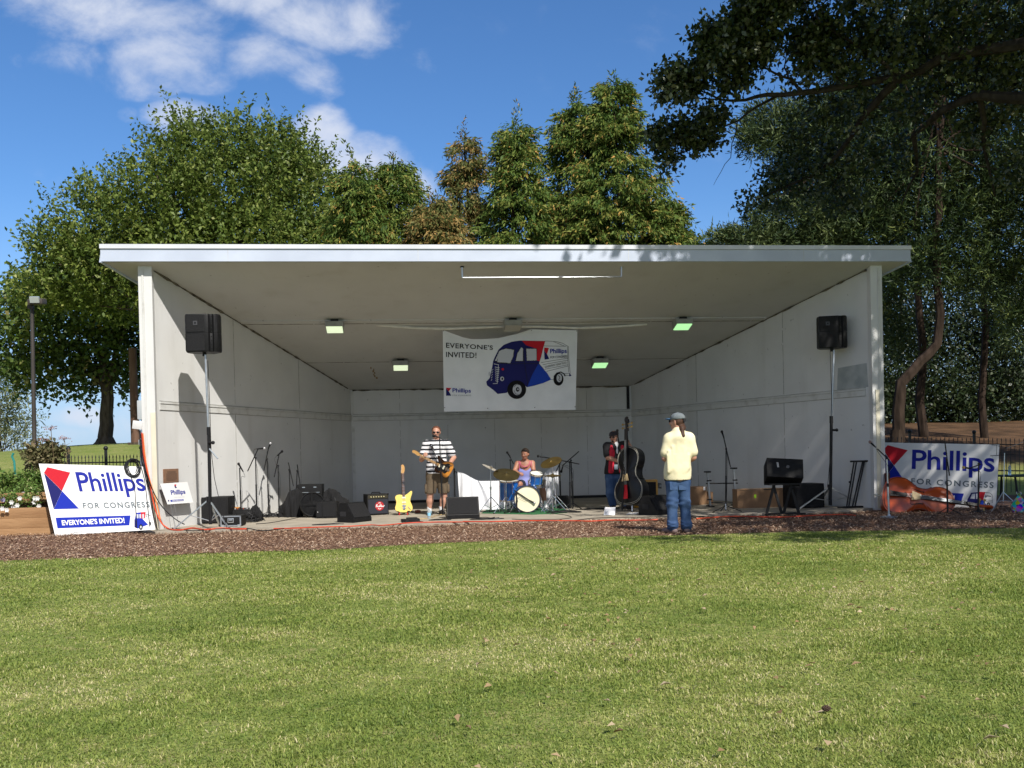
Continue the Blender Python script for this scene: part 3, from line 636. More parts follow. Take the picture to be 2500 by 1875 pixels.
shade += [(np.array(SH(x0, y0, 0, 8.2)), np.array([rx, ry, .3])) for x0, y0, rx, ry in ((1.5, -4.5, .55, .22), (3.3, -4.95, .95, .32), (5.9, -4.75, 1.5, .38), (6.2, -5.9, .8, .22), (2.4, -3.6, .9, .3), (4.6, -3.4, 1.4, .5), (7.0, -3.2, 1.6, .6), (3.2, -2.5, 1.3, .45), (5.6, -2.0, 1.8, .5), (8.2, -1.6, 1.5, .7))]
cs_, ds_ = sample_lobes(shade[:5], 190, .1); ct_, dt_ = sample_lobes(shade[5:9], 170, .05); cu_, du_ = sample_lobes(shade[9:], 300, .1); cs_ = np.concatenate([cs_, ct_, cu_]); ds_ = np.concatenate([ds_, dt_, du_]); pc_ = shoots(cs_, ds_+RNG.normal(size=ds_.shape)*.6, .3, 13, .17, .11, .8, .1, .13, .4, .1)
cf, df = sample_lobes(far, 1600, .25); pb = shoots(cf, df+RNG.normal(size=df.shape)*.6, .4, 13, .26, .17, .8, .1, .22, .4, .1)
Vt, Ft, vt = join([pa, pb, pc_])
OB = Vector((11.0, -6.4, float(ground_z(11, -6.4))-.05)); O1 = Vector((10.6, -6.2, 4.6)); O2 = Vector((9.6, -5.6, 7.6))
def pp(l): return [atY(x, y, Y) for x, y, Y in l]
limbs = [([OB, Vector((10.9, -6.4, 2.2)), O1], .46, .36), ([OB, OB+Vector((0, 0, .5))], .62, .47), ([O1, O2, Vector((8.8, -5, 11))], .34, .12), ([O1, Vector((12, -7.5, 8)), Vector((12.5, -8, 10))], .25, .08), ([O2, Vector((8.2, -8, 8.6)), Vector((7, -9.6, 8.6))], .16, .04),
         ([O1]+pp([(2620, 250, -3.2), (2500, 240, -2.6), (2390, 232, -2.2), (2300, 270, -1.6), (2230, 330, -.8)]), .17, .04),
         ([O2]+pp([(2480, 110, -3), (2300, 140, -2.2), (2200, 188, -1.8), (2069, 209, -1.4), (1956, 226, -1.2), (1872, 231, -1.1), (1820, 244, -1), (1758, 243, -1), (1690, 215, -1.1)]), .115, .010),
         (pp([(2200, 188, -1.8), (2126, 265, -1.2), (2080, 330, -.4), (2000, 420, .3), (1920, 455, .5), (1840, 490, .6)]), .085, .012),
         (pp([(1940, 226, -1.2), (1895, 235, -1.0), (1849, 260, -.9), (1804, 294, -.8), (1745, 320, -.7), (1670, 335, -.6), (1630, 395, -.4)]), .035, .006),
         (pp([(1800, 298, -.8), (1787, 350, -.8), (1784, 385, -.8), (1760, 420, -.8), (1742, 452, -.8)]), .012, .003), (pp([(1786, 372, -.8), (1770, 375, -.8)]), .006, .003),
         (pp([(1956, 226, -1.2), (1928, 192, -1.3), (1890, 178, -1.4), (1872, 168, -1.4), (1815, 164, -1.5), (1760, 130, -1.6)]), .034, .006),
         (pp([(1925, 190, -1.3), (1915, 165, -1.4), (1920, 130, -1.5), (1880, 60, -1.8)]), .02, .006),
         (pp([(2200, 188, -1.8), (2120, 130, -1.8), (2040, 80, -2), (1960, 20, -2)]), .05, .01), (pp([(2069, 209, -1.4), (2000, 160, -1.5), (1980, 110, -1.6)]), .03, .008),
         (pp([(1758, 243, -1), (1700, 240, -1), (1650, 215, -1.2), (1620, 200, -1.2)]), .014, .005), (pp([(2230, 330, -.8), (2240, 420, 0), (2200, 500, .3)]), .05, .01), (pp([(2390, 232, -2.2), (2400, 350, -1.4), (2430, 480, -1)]), .06, .015)]
for i in RNG.choice(len(cv), 130, replace=False):
    e = Vector(cv[i]); s = min((Vector(p) for l in limbs[5:] for p in l[0]), key=lambda p: (p-e).length)
    if (s-e).length < 2.2: limbs.append(([s, s.lerp(e, .5)+Vector((random.uniform(-.1, .1), random.uniform(-.1, .1), random.uniform(-.08, .12))), e], .014, .004))
tree('oak_tree', 'big dark oak whose gnarled limbs hang in from the upper right corner', Vt, Ft, vt, G_oak, limbs, M_bark_oak, tuple(OB))

# 7. the wood behind: understorey that reads as one mass
G_und = leafmat('understorey_leaf', [(0, (.010, .020, .008)), (.6, (.026, .044, .014)), (1, (.08, .10, .035))], .25, .45, .4)
lob = [lobe(x, y, 70, 55, Y) for x, y, Y in [(2100+50*i+random.uniform(-20, 20), yy+random.uniform(-25, 25), 32+random.uniform(-3, 3)) for i in range(10) for yy in (700, 780, 860, 935, 985, 1025)]]
c, d = sample_lobes(lob, 6500, .2); V, F, v = shoots(c, d+np.array([0, 0, .3]), .9, 10, .21, .13, .75, .1, .25, .5, .15)
und = npmesh('understorey', V, F, G_und, v); tag(und, 'dense dark green understorey closing the back of the wood', 'undergrowth', kind='stuff')
# ---------------------------------------------------------------- lawn blades
def lawn():
    # blades thin out with distance from where the photographer sits, as they shrink to nothing
    n = 2600000; d = 3.2+RNG.random(n)*10.9; dens = d**-1.45*(d*1.12+4.2); keep = RNG.random(n) < dens/dens.max()
    d = d[keep]; lat = (RNG.random(len(d))-.5)*(d*1.12+4.2)
    f2 = np.array([_f[0], _f[1]]); f2 /= np.linalg.norm(f2); r2 = np.array([f2[1], -f2[0]])
    x = CAM[0]+f2[0]*d+r2[0]*lat; y = CAM[1]+f2[1]*d+r2[1]*lat
    ok = y < edge_y(x)+RNG.normal(0, .05, len(x))+.03
    x, y, d = x[ok], y[ok], d[ok]; k = len(x)
    # tufts: thick and thin, long and short patches; straw where it is dry
    patch = .5+.5*np.sin(x*1.9+np.sin(y*1.3)*1.7)*np.sin(y*2.1+np.sin(x*1.1)*2.0)
    fine = .5+.5*np.sin(x*7.3+np.sin(y*5.1)*2)*np.sin(y*6.7+np.sin(x*4.3)*2)
    keep = RNG.random(k) < .45+.35*patch+.2*fine; x, y, d, patch, fine = x[keep], y[keep], d[keep], patch[keep], fine[keep]; k = len(x)
    hgt = RNG.uniform(.014, .034, k)*(.75+.45*patch)*(1+.25*(RNG.random(k) < .06)); w = RNG.uniform(.0013, .0027, k)*(1+.13*(d-3.2))
    a = RNG.uniform(0, 2*np.pi, k); lean = RNG.uniform(.35, 1.4, k)
    D = np.stack([np.cos(a)*np.sin(lean), np.sin(a)*np.sin(lean), np.cos(lean)], 1); b = a+np.pi/2+RNG.normal(0, .5, k); S = np.stack([np.cos(b), np.sin(b), np.zeros(k)], 1)
    P = np.stack([x, y, np.full(k, -.052)], 1); mid = P+D*(hgt*.6)[:, None]; D2 = D.copy(); D2[:, 2] -= .45; tip = mid+D2*(hgt*.55)[:, None]
    W_ = (S*w[:, None])
    V = np.stack([P-W_*.8, P+W_*.8, mid+W_, tip, mid-W_], 1)
    q = np.arange(k)*5
    F = np.concatenate([np.stack([q, q+1, q+2, q+4], 1), np.stack([q+4, q+2, q+3, q+3], 1)])
    tri = np.concatenate([np.stack([q, q+1, q+2], 1), np.stack([q, q+2, q+4], 1), np.stack([q+4, q+2, q+3], 1)])
    def waves(l0, l1, m):
        r = np.random.default_rng(m+int(l0*100)); f = 0
        for _ in range(m): th = r.uniform(0, 6.28); kk = 2*np.pi/r.uniform(l0, l1); f = f+np.sin(kk*(x*np.cos(th)+y*np.sin(th))+r.uniform(0, 6.28))
        return f/math.sqrt(m/2)
    dry = .6*waves(1.2, 3.5, 9)+.5*waves(.35, .9, 11)
    var = np.clip(.44+.10*dry+.05*waves(.12, .3, 9)+RNG.normal(0, .11, k)+.36*(RNG.random(k) < .10+.10*np.clip(dry, -1, 2)), 0, 1)
    return V.reshape(-1, 3), tri, np.tile(var, 3)
G_lawn = leafmat('grass_blade', [(0, (.10, .165, .028)), (.35, (.22, .285, .055)), (.6, (.345, .38, .095)), (.8, (.52, .485, .20)), (1, (.66, .58, .34))], .35, .5, .3)
V, F, v = lawn(); lawn_o = npmesh('grass', V, F, G_lawn, v); tag(lawn_o, 'short mown green lawn with straw-coloured dry patches', 'grass', kind='stuff')
# dead leaves and clover heads lying on the lawn
k = 190; d = 3.6+RNG.random(k)**.8*9; lat = RNG.uniform(-.15, 1, k)*.52*d
f2 = np.array([_f[0], _f[1]]); r2 = np.array([f2[1], -f2[0]]); x = CAM[0]+f2[0]*d+r2[0]*lat; y = CAM[1]+f2[1]*d+r2[1]*lat; ok = y < edge_y(x)-.1; x, y = x[ok], y[ok]; k = len(x)
a = RNG.uniform(0, 6.28, k); V, F = leaf_quads(np.stack([x, y, np.full(k, -.012)], 1), np.stack([np.cos(a), np.sin(a), RNG.uniform(-.1, .4, k)], 1), np.tile([0, 0, 1.0], (k, 1))+RNG.normal(size=(k, 3))*.25, RNG.uniform(.034, .075, k), RNG.uniform(.022, .042, k), .18)
dl_ = npmesh('fallen_leaves', V, F, leafmat('dead_leaf', [(0, (.22, .13, .06)), (.5, (.38, .26, .14)), (1, (.52, .42, .28))], .15, .7), RNG.random(k)); tag(dl_, 'dry tan leaves scattered over the lawn', 'fallen leaves', kind='stuff')
pc = atZ(2018, 1728, -.02); t = MB()
for i in range(40):
    u = i/39; r = .028*math.sin(math.pi*(.15+.8*u)); a = i*2.4; p = Vector((pc.x+(u-.5)*.038, pc.y+r*.5*math.cos(a), -.022+r*.5*math.sin(a)*.9)); t.ball(p, (.005, .005, .004), 6, 4)
t.ball((pc.x, pc.y, -.022), (.017, .011, .011), 10, 6)
tag(t.build('pine_cone', mat('pine_cone_scale', (.045, .025, .016), .8, col2=(.09, .055, .035), scale=40)), 'dark pine cone lying in the lawn', 'pine cone')
# ---------------------------------------------------------------- lettering and printed art
def text_flat(s, weight=0.0, spacing=1.0, shear=0.0):
    """letters as flat triangles, bounding box scaled to 0..1 (x right, y up)"""
    cu = bpy.data.curves.new('lettering', 'FONT'); cu.body = s; cu.size = 1; cu.offset = weight; cu.space_character = spacing; cu.shear = shear; cu.resolution_u = 3
    o = bpy.data.objects.new('lettering', cu); COL.objects.link(o); dg = bpy.context.evaluated_depsgraph_get(); me = bpy.data.meshes.new_from_object(o.evaluated_get(dg))
    bpy.data.objects.remove(o); bpy.data.curves.remove(cu)
    v = np.array([q.co[:2] for q in me.vertices]); f = [tuple(p.vertices) for p in me.polygons]; bpy.data.meshes.remove(me)
    lo, hi = v.min(0), v.max(0); return (v-lo)/(hi-lo), f
class Art:
    """flat printed shapes laid on a surface; fn turns a 2D point of the drawing into a point just off the surface"""
    def __init__(s, fn): s.fn = fn; s.parts = {}
    def raw(s, m, pts, faces, cut=0, depth=0):
        V, F = s.parts.setdefault(m.name, (m, [], []))[1:]
        o = len(V)
        if cut:
            bm = bmesh.new(); vs = [bm.verts.new((p[0], p[1], 0)) for p in pts]
            for f in faces:
                try: bm.faces.new([vs[i] for i in f])
                except ValueError: pass
            bmesh.ops.triangulate(bm, faces=bm.faces[:])
            for _ in range(5):
                es = [e for e in bm.edges if e.calc_length() > cut]
                if not es: break
                bmesh.ops.subdivide_edges(bm, edges=es, cuts=1)
                bmesh.ops.triangulate(bm, faces=[f for f in bm.faces if len(f.verts) > 3])
            bm.verts.index_update(); pts = [(v.co.x, v.co.y) for v in bm.verts]; faces = [[v.index for v in f.verts] for f in bm.faces]; bm.free()
        V += [s.fn(p[0], p[1], depth) for p in pts]; F += [tuple(i+o for i in f) for f in faces]
    def poly(s, m, pts, cut=0, depth=0):
        s.raw(m, pts, [tuple(t) for t in tessellate_polygon([[Vector((x, y, 0)) for x, y in pts]])], cut, depth)
    def line(s, m, pts, w, cut=0, depth=0):
        pts = [np.array(p, float) for p in pts]
        for a, b in zip(pts[:-1], pts[1:]):
            d = (b-a)/max(np.linalg.norm(b-a), 1e-6); n = np.array([-d[1], d[0]])*w/2; e = d*w*.4
            s.raw(m, [a-e-n, b+e-n, b+e+n, a-e+n], [(0, 1, 2, 3)], cut, depth)
    def disc(s, m, c, rx, ry=None, n=24, cut=0, depth=0):
        s.poly(m, [(c[0]+rx*math.cos(i*2*math.pi/n), c[1]+(ry or rx)*math.sin(i*2*math.pi/n)) for i in range(n)], cut, depth)
    def text(s, m, t, tl, tr, br, bl, weight=.0, spacing=1.0, cut=0, depth=1):
        v, f = text_flat(t, weight, spacing); tl, tr, br, bl = map(lambda p: np.array(p, float), (tl, tr, br, bl))
        pts = [(tl*(1-x)+tr*x)*y+(bl*(1-x)+br*x)*(1-y) for x, y in v]; s.raw(m, pts, f, cut, depth)
    def build(s, parent, names):
        for k, (m, V, F) in s.parts.items():
            me = bpy.data.meshes.new(names.get(k, k)); me.from_pydata([tuple(p) for p in V], [], F); me.materials.append(m); link(names.get(k, k), me, parent)
def flatc(name, col, rough=.85): return mat(name, col, rough, spec=.08)
I_red = flatc('red_print', (.50, .022, .035)); I_navy = flatc('navy_print', (.020, .022, .12)); I_blue = flatc('blue_print', (.018, .035, .36)); I_grey = flatc('grey_print', (.13, .16, .18)); I_black = flatc('black_print', (.012, .012, .014)); I_white = flatc('white_print', (.80, .80, .80)); I_pane = flatc('pale_grey_print', (.50, .52, .56))
I_text = flatc('lettering_blue', (.022, .03, .28)); I_royal = flatc('royal_blue_print', (.02, .06, .40)); I_ink = flatc('ink_line', (.03, .03, .035))
M_board = mat('white_sign_board', (.78, .78, .77), .8, col2=(.73, .73, .72), scale=2, spec=.1)
M_edge = mat('dark_sign_edge', (.035, .02, .06), .7)
def plane_hit(x, y, p0, n):
    r = Vector([float(q) for q in ray(x, y)]); c = Vector([float(q) for q in CAM]); return c+r*((Vector(p0)-c).dot(n)/r.dot(n))
def big_sign(name, label, corners, p0, yaw, lean, zf, art, group, thick=.02):
    """a printed board leaning back; corners and art are read through the photograph onto the board's own plane"""
    n0 = Vector((-math.sin(R(yaw)), math.cos(R(yaw)), 0)); n = (n0*math.cos(R(lean))-Vector((0, 0, 1))*math.sin(R(lean))).normalized()
    t = thing(name, label, 'sign', p0, 0, group); P0 = Vector(p0)
    q = [plane_hit(x, y, p0, n)-P0 for x, y in corners]
    b = MB(); b.add(q+[p+n*thick for p in q], [(3, 2, 1, 0), (4, 5, 6, 7), (0, 1, 5, 4), (1, 2, 6, 5), (2, 3, 7, 6), (3, 0, 4, 7)])
    b.mi = [0, 1, 1, 1, 1, 1]; b.build('board', [M_board, M_edge], t, smooth=0)
    X, Y, s = zf
    A = Art(lambda x, y, d: plane_hit(x/s+X, y/s+Y, p0, n)-P0-n*(.002+.002*d)); art(A)
    A.build(t, NM); return t, n
NM = {'red_print': 'red_panel', 'navy_print': 'navy_panel', 'blue_print': 'blue_panel', 'grey_print': 'grey_lettering', 'black_print': 'black_lettering', 'white_print': 'white_lettering', 'pale_grey_print': 'window_print', 'lettering_blue': 'name_lettering', 'royal_blue_print': 'royal_blue_panel', 'ink_line': 'line_drawing'}
def art_left(A):
    A.poly(I_red, [(480, 583), (445, 640), (628, 823), (712, 637)]); A.poly(I_navy, [(446, 643), (545, 1008), (627, 824)]); A.poly(I_blue, [(628, 824), (546, 1009), (800, 1003)])
    A.text(I_text, 'Phillips', (760, 632), (1440, 640), (1497, 885), (822, 893), .014, .97)
    A.text(I_grey, 'FOR CONGRESS', (835, 945), (1508, 932), (1520, 991), (847, 1004), .02, 1.26)
    A.poly(I_blue, [(563, 1095), (583, 1203), (1310, 1172), (1322, 1072)]); A.text(I_white, "EVERYONE'S INVITED!", (622, 1120), (1256, 1092), (1266, 1149), (632, 1174), .03, 1.0, depth=2)
    A.poly(I_blue, [(1378, 1046), (1366, 1110), (1362, 1190), (1395, 1205), (1500, 1165), (1442, 1104), (1440, 1038)]); A.poly(I_red, [(1425, 1040), (1432, 1104), (1470, 1100), (1476, 1037)], depth=1)
    for x in (1384, 1410, 1440): A.poly(I_pane, [(x, 1060), (x+3, 1102), (x+20, 1100), (x+19, 1058)], depth=2)
    A.poly(I_navy, [(1362, 1110), (1362, 1190), (1390, 1203), (1388, 1120)], depth=1); A.disc(I_black, (1427, 1190), 19, 28, depth=1); A.disc(I_pane, (1427, 1190), 9, 14, depth=2); A.disc(I_black, (1521, 1155), 9, 18, depth=1)
    A.line(I_ink, [(1478, 1062), (1525, 1072)], 5); A.line(I_ink, [(1482, 1072), (1486, 1090)], 5); A.line(I_ink, [(1540, 1142), (1548, 1142)], 4)
    A.line(I_pane, [(595, 1247), (730, 1243)], 5); A.line(I_grey, [(750, 1242), (835, 1238)], 6)
SGL, nL_ = big_sign('campaign_sign', 'large white campaign sign reading Phillips in sunshine, leaning by the timber planter', [(94.7, 1132), (348.4, 1139), (379.5, 1293), (134.5, 1308)],
         tuple(atZ(134.5, 1308, .0)), 5, 14, (0, 1000, 4.148), art_left, 'big campaign signs leaning beside the stage', .03)
def art_right(A):
    A.poly(I_red, [(540, 400), (490, 455), (612, 629), (766, 457)]); A.poly(I_navy, [(486, 462), (474, 815), (611, 630)]); A.poly(I_blue, [(612, 630), (475, 816), (735, 812)])
    A.text(I_text, 'Phillips', (818, 450), (1745, 474), (1742, 776), (808, 738), .014, .97)
    A.text(I_grey, 'FOR CONGRESS', (806, 772), (1735, 816), (1731, 884), (804, 836), .02, 1.26)
    A.poly(I_blue, [(470, 892), (470, 1002), (1360, 1058), (1398, 945)]); A.text(I_white, "EVERYONE'S INVITED!", (520, 908), (1296, 962), (1298, 1022), (520, 968), .03, 1.0, depth=2)
    A.poly(I_navy, [(1480, 935), (1440, 1005), (1424, 1060), (1440, 1085), (1560, 1098), (1600, 1085), (1655, 1080), (1610, 1005), (1600, 925)]); A.poly(I_red, [(1556, 924), (1562, 1004), (1612, 1022), (1640, 928)], depth=1)
    A.poly(I_pane, [(1490, 950), (1470, 1000), (1520, 1005), (1525, 945)], depth=2); A.poly(I_pane, [(1535, 945), (1535, 1005), (1558, 1005), (1556, 943)], depth=2); A.poly(I_royal, [(1602, 1010), (1570, 1094), (1657, 1080)], depth=1)
    A.line(I_ink, [(1636, 932), (1690, 938), (1716, 960), (1718, 1050)], 4); A.line(I_ink, [(1622, 1010), (1712, 1025)], 3); A.line(I_ink, [(1630, 1030), (1712, 1040)], 3)
    A.poly(I_navy, [(1640, 955), (1640, 990), (1655, 985)], depth=1); A.line(I_ink, [(1655, 970), (1700, 975)], 9); A.disc(I_black, (1674, 1068), 18, 24, depth=1); A.disc(I_pane, (1674, 1068), 8, 11, depth=2); A.disc(I_black, (1475, 1085), 18, 20, depth=1)
SGR, nR_ = big_sign('campaign_sign', 'large white campaign sign reading Phillips in shade behind the orange upright bass', [(2150, 1080), (2440, 1085.5), (2431, 1247), (2145, 1231)],
         (7.387, 1.039, .002), -43, 3.3, (2050, 1000, 4.609), art_right, 'big campaign signs leaning beside the stage')
# lawn-size sign on wire legs leaning at the wall
def art_small(A):
    A.poly(I_red, [(1768, 757), (1764, 768), (1780, 778), (1786, 758)]); A.poly(I_navy, [(1764, 768), (1772, 795), (1792, 793), (1780, 778)])
    A.text(I_text, 'Phillips', (1724, 818), (1868, 806), (1882, 866), (1736, 878), .02, .96); A.text(I_pane, 'FOR CONGRESS', (1762, 884), (1868, 878), (1870, 888), (1764, 894), 0, 1.3)
    A.poly(I_blue, [(1722, 916), (1728, 934), (1860, 924), (1858, 906)]); A.text(I_white, "EVERYONE'S INVITED!", (1742, 919), (1852, 911), (1853, 921), (1744, 929), .03, depth=2); A.poly(I_navy, [(1698, 915), (1704, 932), (1714, 930), (1710, 914)])
t, n = big_sign('yard_sign', 'small white Phillips yard sign on thin wire legs against the sunlit wall', [(390.3, 1180.8), (457.5, 1176.5), (472, 1227), (408.8, 1231.5)], tuple(plane_hit(409, 1231, wall_pt(-1, 0, 0, .16), nl)), math.degrees(math.atan2(dl.y, dl.x)), 12, (0, 1000, 4.148), art_small, None, .006)
for a, c in (((1725, 958), (1760, 1110)), ((1765, 955), (1800, 1110))):
    pa = plane_hit(a[0]/4.148, a[1]/4.148+1000, t.location, n)-t.location; pb = plane_hit(c[0]/4.148, c[1]/4.148+1000, t.location, n)-t.location
    k_ = (-t.location.z-pa.z)/(pb.z-pa.z); MB().cyl(pa, pa.lerp(pb, k_), .004, n=6).build('wire_leg', mat('wire', (.45, .45, .46), .4, .8), t)

# ---------------------------------------------------------------- banner hanging under the ceiling
YBN = 2.78
def bpt(x, y, d):
    """zoomed drawing coordinates to the hanging cloth, with its soft folds"""
    p = atY(x/4.608+1000, y/4.608+780, YBN); u = (x-372)/1516; w = (y-120)/900
    fold = .011*math.sin(u*19+.4)*(.3+.7*w)*(.35+.65*(u > .35)) + .010*math.sin(u*6+w*2.2) + .016*math.exp(-((u-.13+.10*w)/.05)**2)*(w > .15)*(1-w)
    return Vector((p.x, p.y+fold-.004*(d+1 if d >= 0 else 0), p.z))
TOPC = [(372, 120), (450, 146), (600, 200), (700, 222), (850, 219), (1000, 209), (1200, 165), (1370, 108), (1500, 116), (1888, 121)]
ban = thing('hanging_banner', 'white vinyl banner with a blue delivery van hanging from a pipe under the ceiling', 'banner', atY(1245, 810, YBN))
BL_ = Vector(ban.location); nu, nv = 70, 36; vs = []
for j in range(nv+1):
    for i in range(nu+1):
        x = 372+(1888-372)*i/nu; yt = np.interp(x, *zip(*TOPC)); yb = 1035-20*i/nu; w = j/nv; xx = x+(16*(1-i/nu)-20*i/nu)*w; vs.append(bpt(xx, yt+(yb-yt)*w, -1)-BL_)
me = npmesh('cloth', np.array(vs), np.array([(j*(nu+1)+i, j*(nu+1)+i+1, (j+1)*(nu+1)+i+1, (j+1)*(nu+1)+i) for j in range(nv) for i in range(nu)]), mat('vinyl_cloth', (.74, .76, .78), .5, col2=(.68, .70, .72), scale=3), parent=ban, smooth=True)
A = Art(lambda x, y, d: bpt(x, y, d)-BL_); CU = 45
A.text(I_black, "EVERYONE'S", (410, 258), (938, 292), (938, 342), (410, 318), .012, 1.06, CU); A.text(I_black, 'INVITED!', (410, 362), (752, 372), (752, 436), (410, 422), .012, 1.06, CU)
A.poly(I_red, [(412, 767), (412, 775), (440, 808), (470, 770)], CU); A.poly(I_navy, [(411, 776), (411, 857), (470, 857), (440, 808)], CU)
A.text(I_text, 'Phillips', (483, 772), (690, 778), (690, 838), (483, 834), .014, .97, CU); A.text(I_grey, 'FOR CONGRESS', (483, 846), (690, 848), (690, 862), (483, 860), 0, 1.3, CU)
body = [(940, 470), (960, 420), (1000, 340), (1060, 285), (1150, 250), (1240, 238), (1330, 240), (1520, 243), (1480, 420), (1455, 495), (1500, 545), (1590, 672), (1500, 715), (1400, 745), (1320, 762), (1290, 740), (1230, 690), (1150, 760), (1090, 826), (990, 838), (950, 800), (870, 740), (862, 700), (900, 660), (915, 600), (930, 530)]
A.poly(I_navy, body, CU); A.poly(I_red, [(1262, 240), (1310, 290), (1432, 330), (1430, 462), (1462, 470), (1524, 244)], CU, 1)
A.poly(I_royal, [(1448, 498), (1380, 620), (1322, 760), (1500, 716), (1592, 676), (1545, 600)], CU, 1)
for w in ([(1005, 355), (1080, 325), (1175, 342), (1165, 420), (1130, 492), (985, 484)], [(1190, 470), (1210, 380), (1255, 315), (1276, 330), (1276, 470)], [(1310, 330), (1425, 328), (1428, 464), (1318, 464)], [(1000, 370), (1012, 350), (985, 470), (958, 468)]):
    A.poly(I_pane, w, CU, 2); A.line(I_ink, w+[w[0]], 7, CU, 2)
A.disc(I_black, (1203, 790), 106, 104, 40, CU, 2); A.disc(I_pane, (1208, 790), 50, 62, 30, CU, 3); A.disc(I_ink, (1213, 788), 20, 26, 20, CU, 4); A.line(I_ink, [(1175, 760), (1195, 735), (1230, 735)], 5, CU, 4); A.line(I_ink, [(1172, 800), (1190, 838), (1222, 845)], 5, CU, 4); A.disc(I_pane, (1216, 786), 9, 10, 12, CU, 5)
A.disc(I_black, (1674, 672), 56, 72, 36, CU, 1); A.disc(I_pane, (1682, 660), 30, 46, 26, CU, 2); A.line(I_ink, [(1672, 630), (1690, 650), (1676, 680), (1694, 692)], 6, CU, 3)
for l in ([(1520, 243), (1640, 247), (1720, 268), (1785, 305)], [(1505, 298), (1760, 302)], [(1785, 305), (1790, 440), (1806, 600)], [(1775, 308), (1780, 480), (1790, 595)], [(1620, 252), (1680, 275), (1740, 300)], [(1480, 485), (1600, 465), (1780, 437)], [(1500, 508), (1780, 458)], [(1520, 560), (1780, 510)], [(1540, 584), (1780, 524)], [(1592, 676), (1625, 680)], [(1730, 612), (1805, 606)], [(1735, 634), (1800, 628)]): A.line(I_ink, l, 4, CU)
A.line(I_black, [(1625, 640), (1655, 604), (1700, 592), (1735, 612), (1748, 634)], 12, CU, 2); A.poly(I_navy, [(1800, 600), (1792, 638), (1822, 636)], CU)
A.poly(I_red, [(1515, 316), (1512, 350), (1545, 390), (1566, 322)], CU); A.poly(I_navy, [(1512, 352), (1518, 452), (1570, 444), (1545, 390)], CU)
A.text(I_text, 'Phillips', (1580, 330), (1766, 328), (1768, 392), (1580, 398), .02, .97, CU); A.text(I_ink, 'FOR CONGRESS', (1582, 414), (1772, 402), (1772, 428), (1582, 440), .006, 1.0, CU); A.text(I_ink, 'GOVERNMENT REPAIR TRUCK', (1520, 524), (1764, 474), (1766, 496), (1522, 546), 0, 1.0, CU)
# grille in white drawn lettering strokes, lamps, badge
A.line(I_pane, [(950, 500), (1000, 510), (985, 720), (940, 722)], 7, CU, 2)
for i in range(8): A.line(I_pane, [(962+3*i*.3, 535+22*i), (1008-2*i, 545+22*i)], 8, CU, 2)
for i in range(5): A.line(I_pane, [(938-3*i, 560+28*i), (925-2*i, 575+28*i)], 6, CU, 2)
A.disc(I_red, (1048, 560), 14, 14, 14, CU, 2); A.disc(I_pane, (1040, 668), 22, 26, 18, CU, 2); A.disc(I_ink, (1042, 668), 10, 14, 14, CU, 3); A.disc(I_pane, (898, 612), 12, 24, 16, CU, 2)
A.line(I_ink, [(940, 470), (1000, 495), (1130, 500), (1455, 495)], 5, CU, 2); A.line(I_ink, [(1300, 300), (1290, 480), (1330, 740)], 5, CU, 2)
A.build(ban, NM)
gm = MB()
for x, y in ((380, 128), (1370, 124), (1880, 130), (395, 992), (878, 1000), (1408, 990), (1862, 982)):
    p = bpt(x, y, 2)-BL_; gm = MB(); gm.lathe([(.004, -.002), (.010, -.002), (.010, .003), (.004, .003)], align4(p, (0, -1, 0)), 10); gm.build('grommet', mat('brass_eyelet', (.12, .11, .10), .4, .6), ban)
pipe = MB(); pts = [atY(x, y, YBN-.02) for x, y in ((919, 793.5), (960, 797), (1020, 801), (1080, 803), (1140, 801), (1230, 797), (1320, 797.5), (1410, 801), (1480, 798.5), (1540, 795), (1579, 792))]
pt = thing('conduit_pipe', 'long bent white plastic pipe the banner is tied to under the ceiling', 'pipe', pts[5]); o = pts[5]
pipe.tube([p-o for p in pts], .027, 10); pipe.build('tube', mat('white_pvc', (.74, .73, .68), .5, col2=(.62, .61, .56), scale=6), pt)
for px_ in (926, 1572):
    a = atY(px_, 793, YBN-.02); zc = SHF-SL*(YBN-.02); MB().cyl(a-o, Vector((a.x, a.y, zc))-o, .008, n=6).build('hanger', M_trim, pt)
for px_, py in ((1081, 800), (1372, 798), (1409, 800)):
    a = atY(px_, py, YBN-.02); MB().lathe([(.026, -.008), (.026, .008)], align4(a-o, (1, 0, 0)), 10).build('tie', M_white, pt)
# ---------------------------------------------------------------- stage gear
M_blk = mat('black_plastic', (.006, .006, .0065), .5, col2=(.010, .010, .0105), scale=20, bump=.1, bscale=120, spec=.22)
M_tolex = mat('black_vinyl', (.008, .008, .0085), .65, col2=(.013, .013, .013), scale=15, bump=.25, bscale=200, spec=.2)
M_grille = mat('speaker_grille', (.010, .010, .011), .75, col2=(.020, .020, .021), scale=90, bump=.5, bscale=180, spec=.2)
M_bmet = mat('black_metal', (.010, .010, .011), .5, .0, spec=.3)
M_chrome = mat('chrome', (.72, .72, .74), .18, 1.0); M_alu = mat('grey_aluminium', (.52, .55, .58), .38, .75, col2=(.42, .45, .48), scale=10)
M_steel = mat('pale_steel', (.60, .64, .66), .32, .8); M_rub = mat('rubber', (.012, .012, .012), .85)
M_rope = mat('black_cable', (.010, .010, .011), .5); M_orange = mat('orange_cord', (.62, .085, .03), .5, col2=(.48, .05, .025), scale=5)
M_gold = mat('brass_cymbal', (.36, .25, .075), .32, .85, col2=(.22, .15, .05), scale=4); M_goldd = mat('dark_brass', (.16, .125, .05), .38, .8, col2=(.10, .08, .035), scale=5)
M_card = mat('cardboard', (.235, .135, .07), .85, col2=(.29, .17, .09), scale=4); M_cloth_w = mat('white_sheet', (.72, .73, .76), .8, col2=(.62, .63, .66), scale=5)
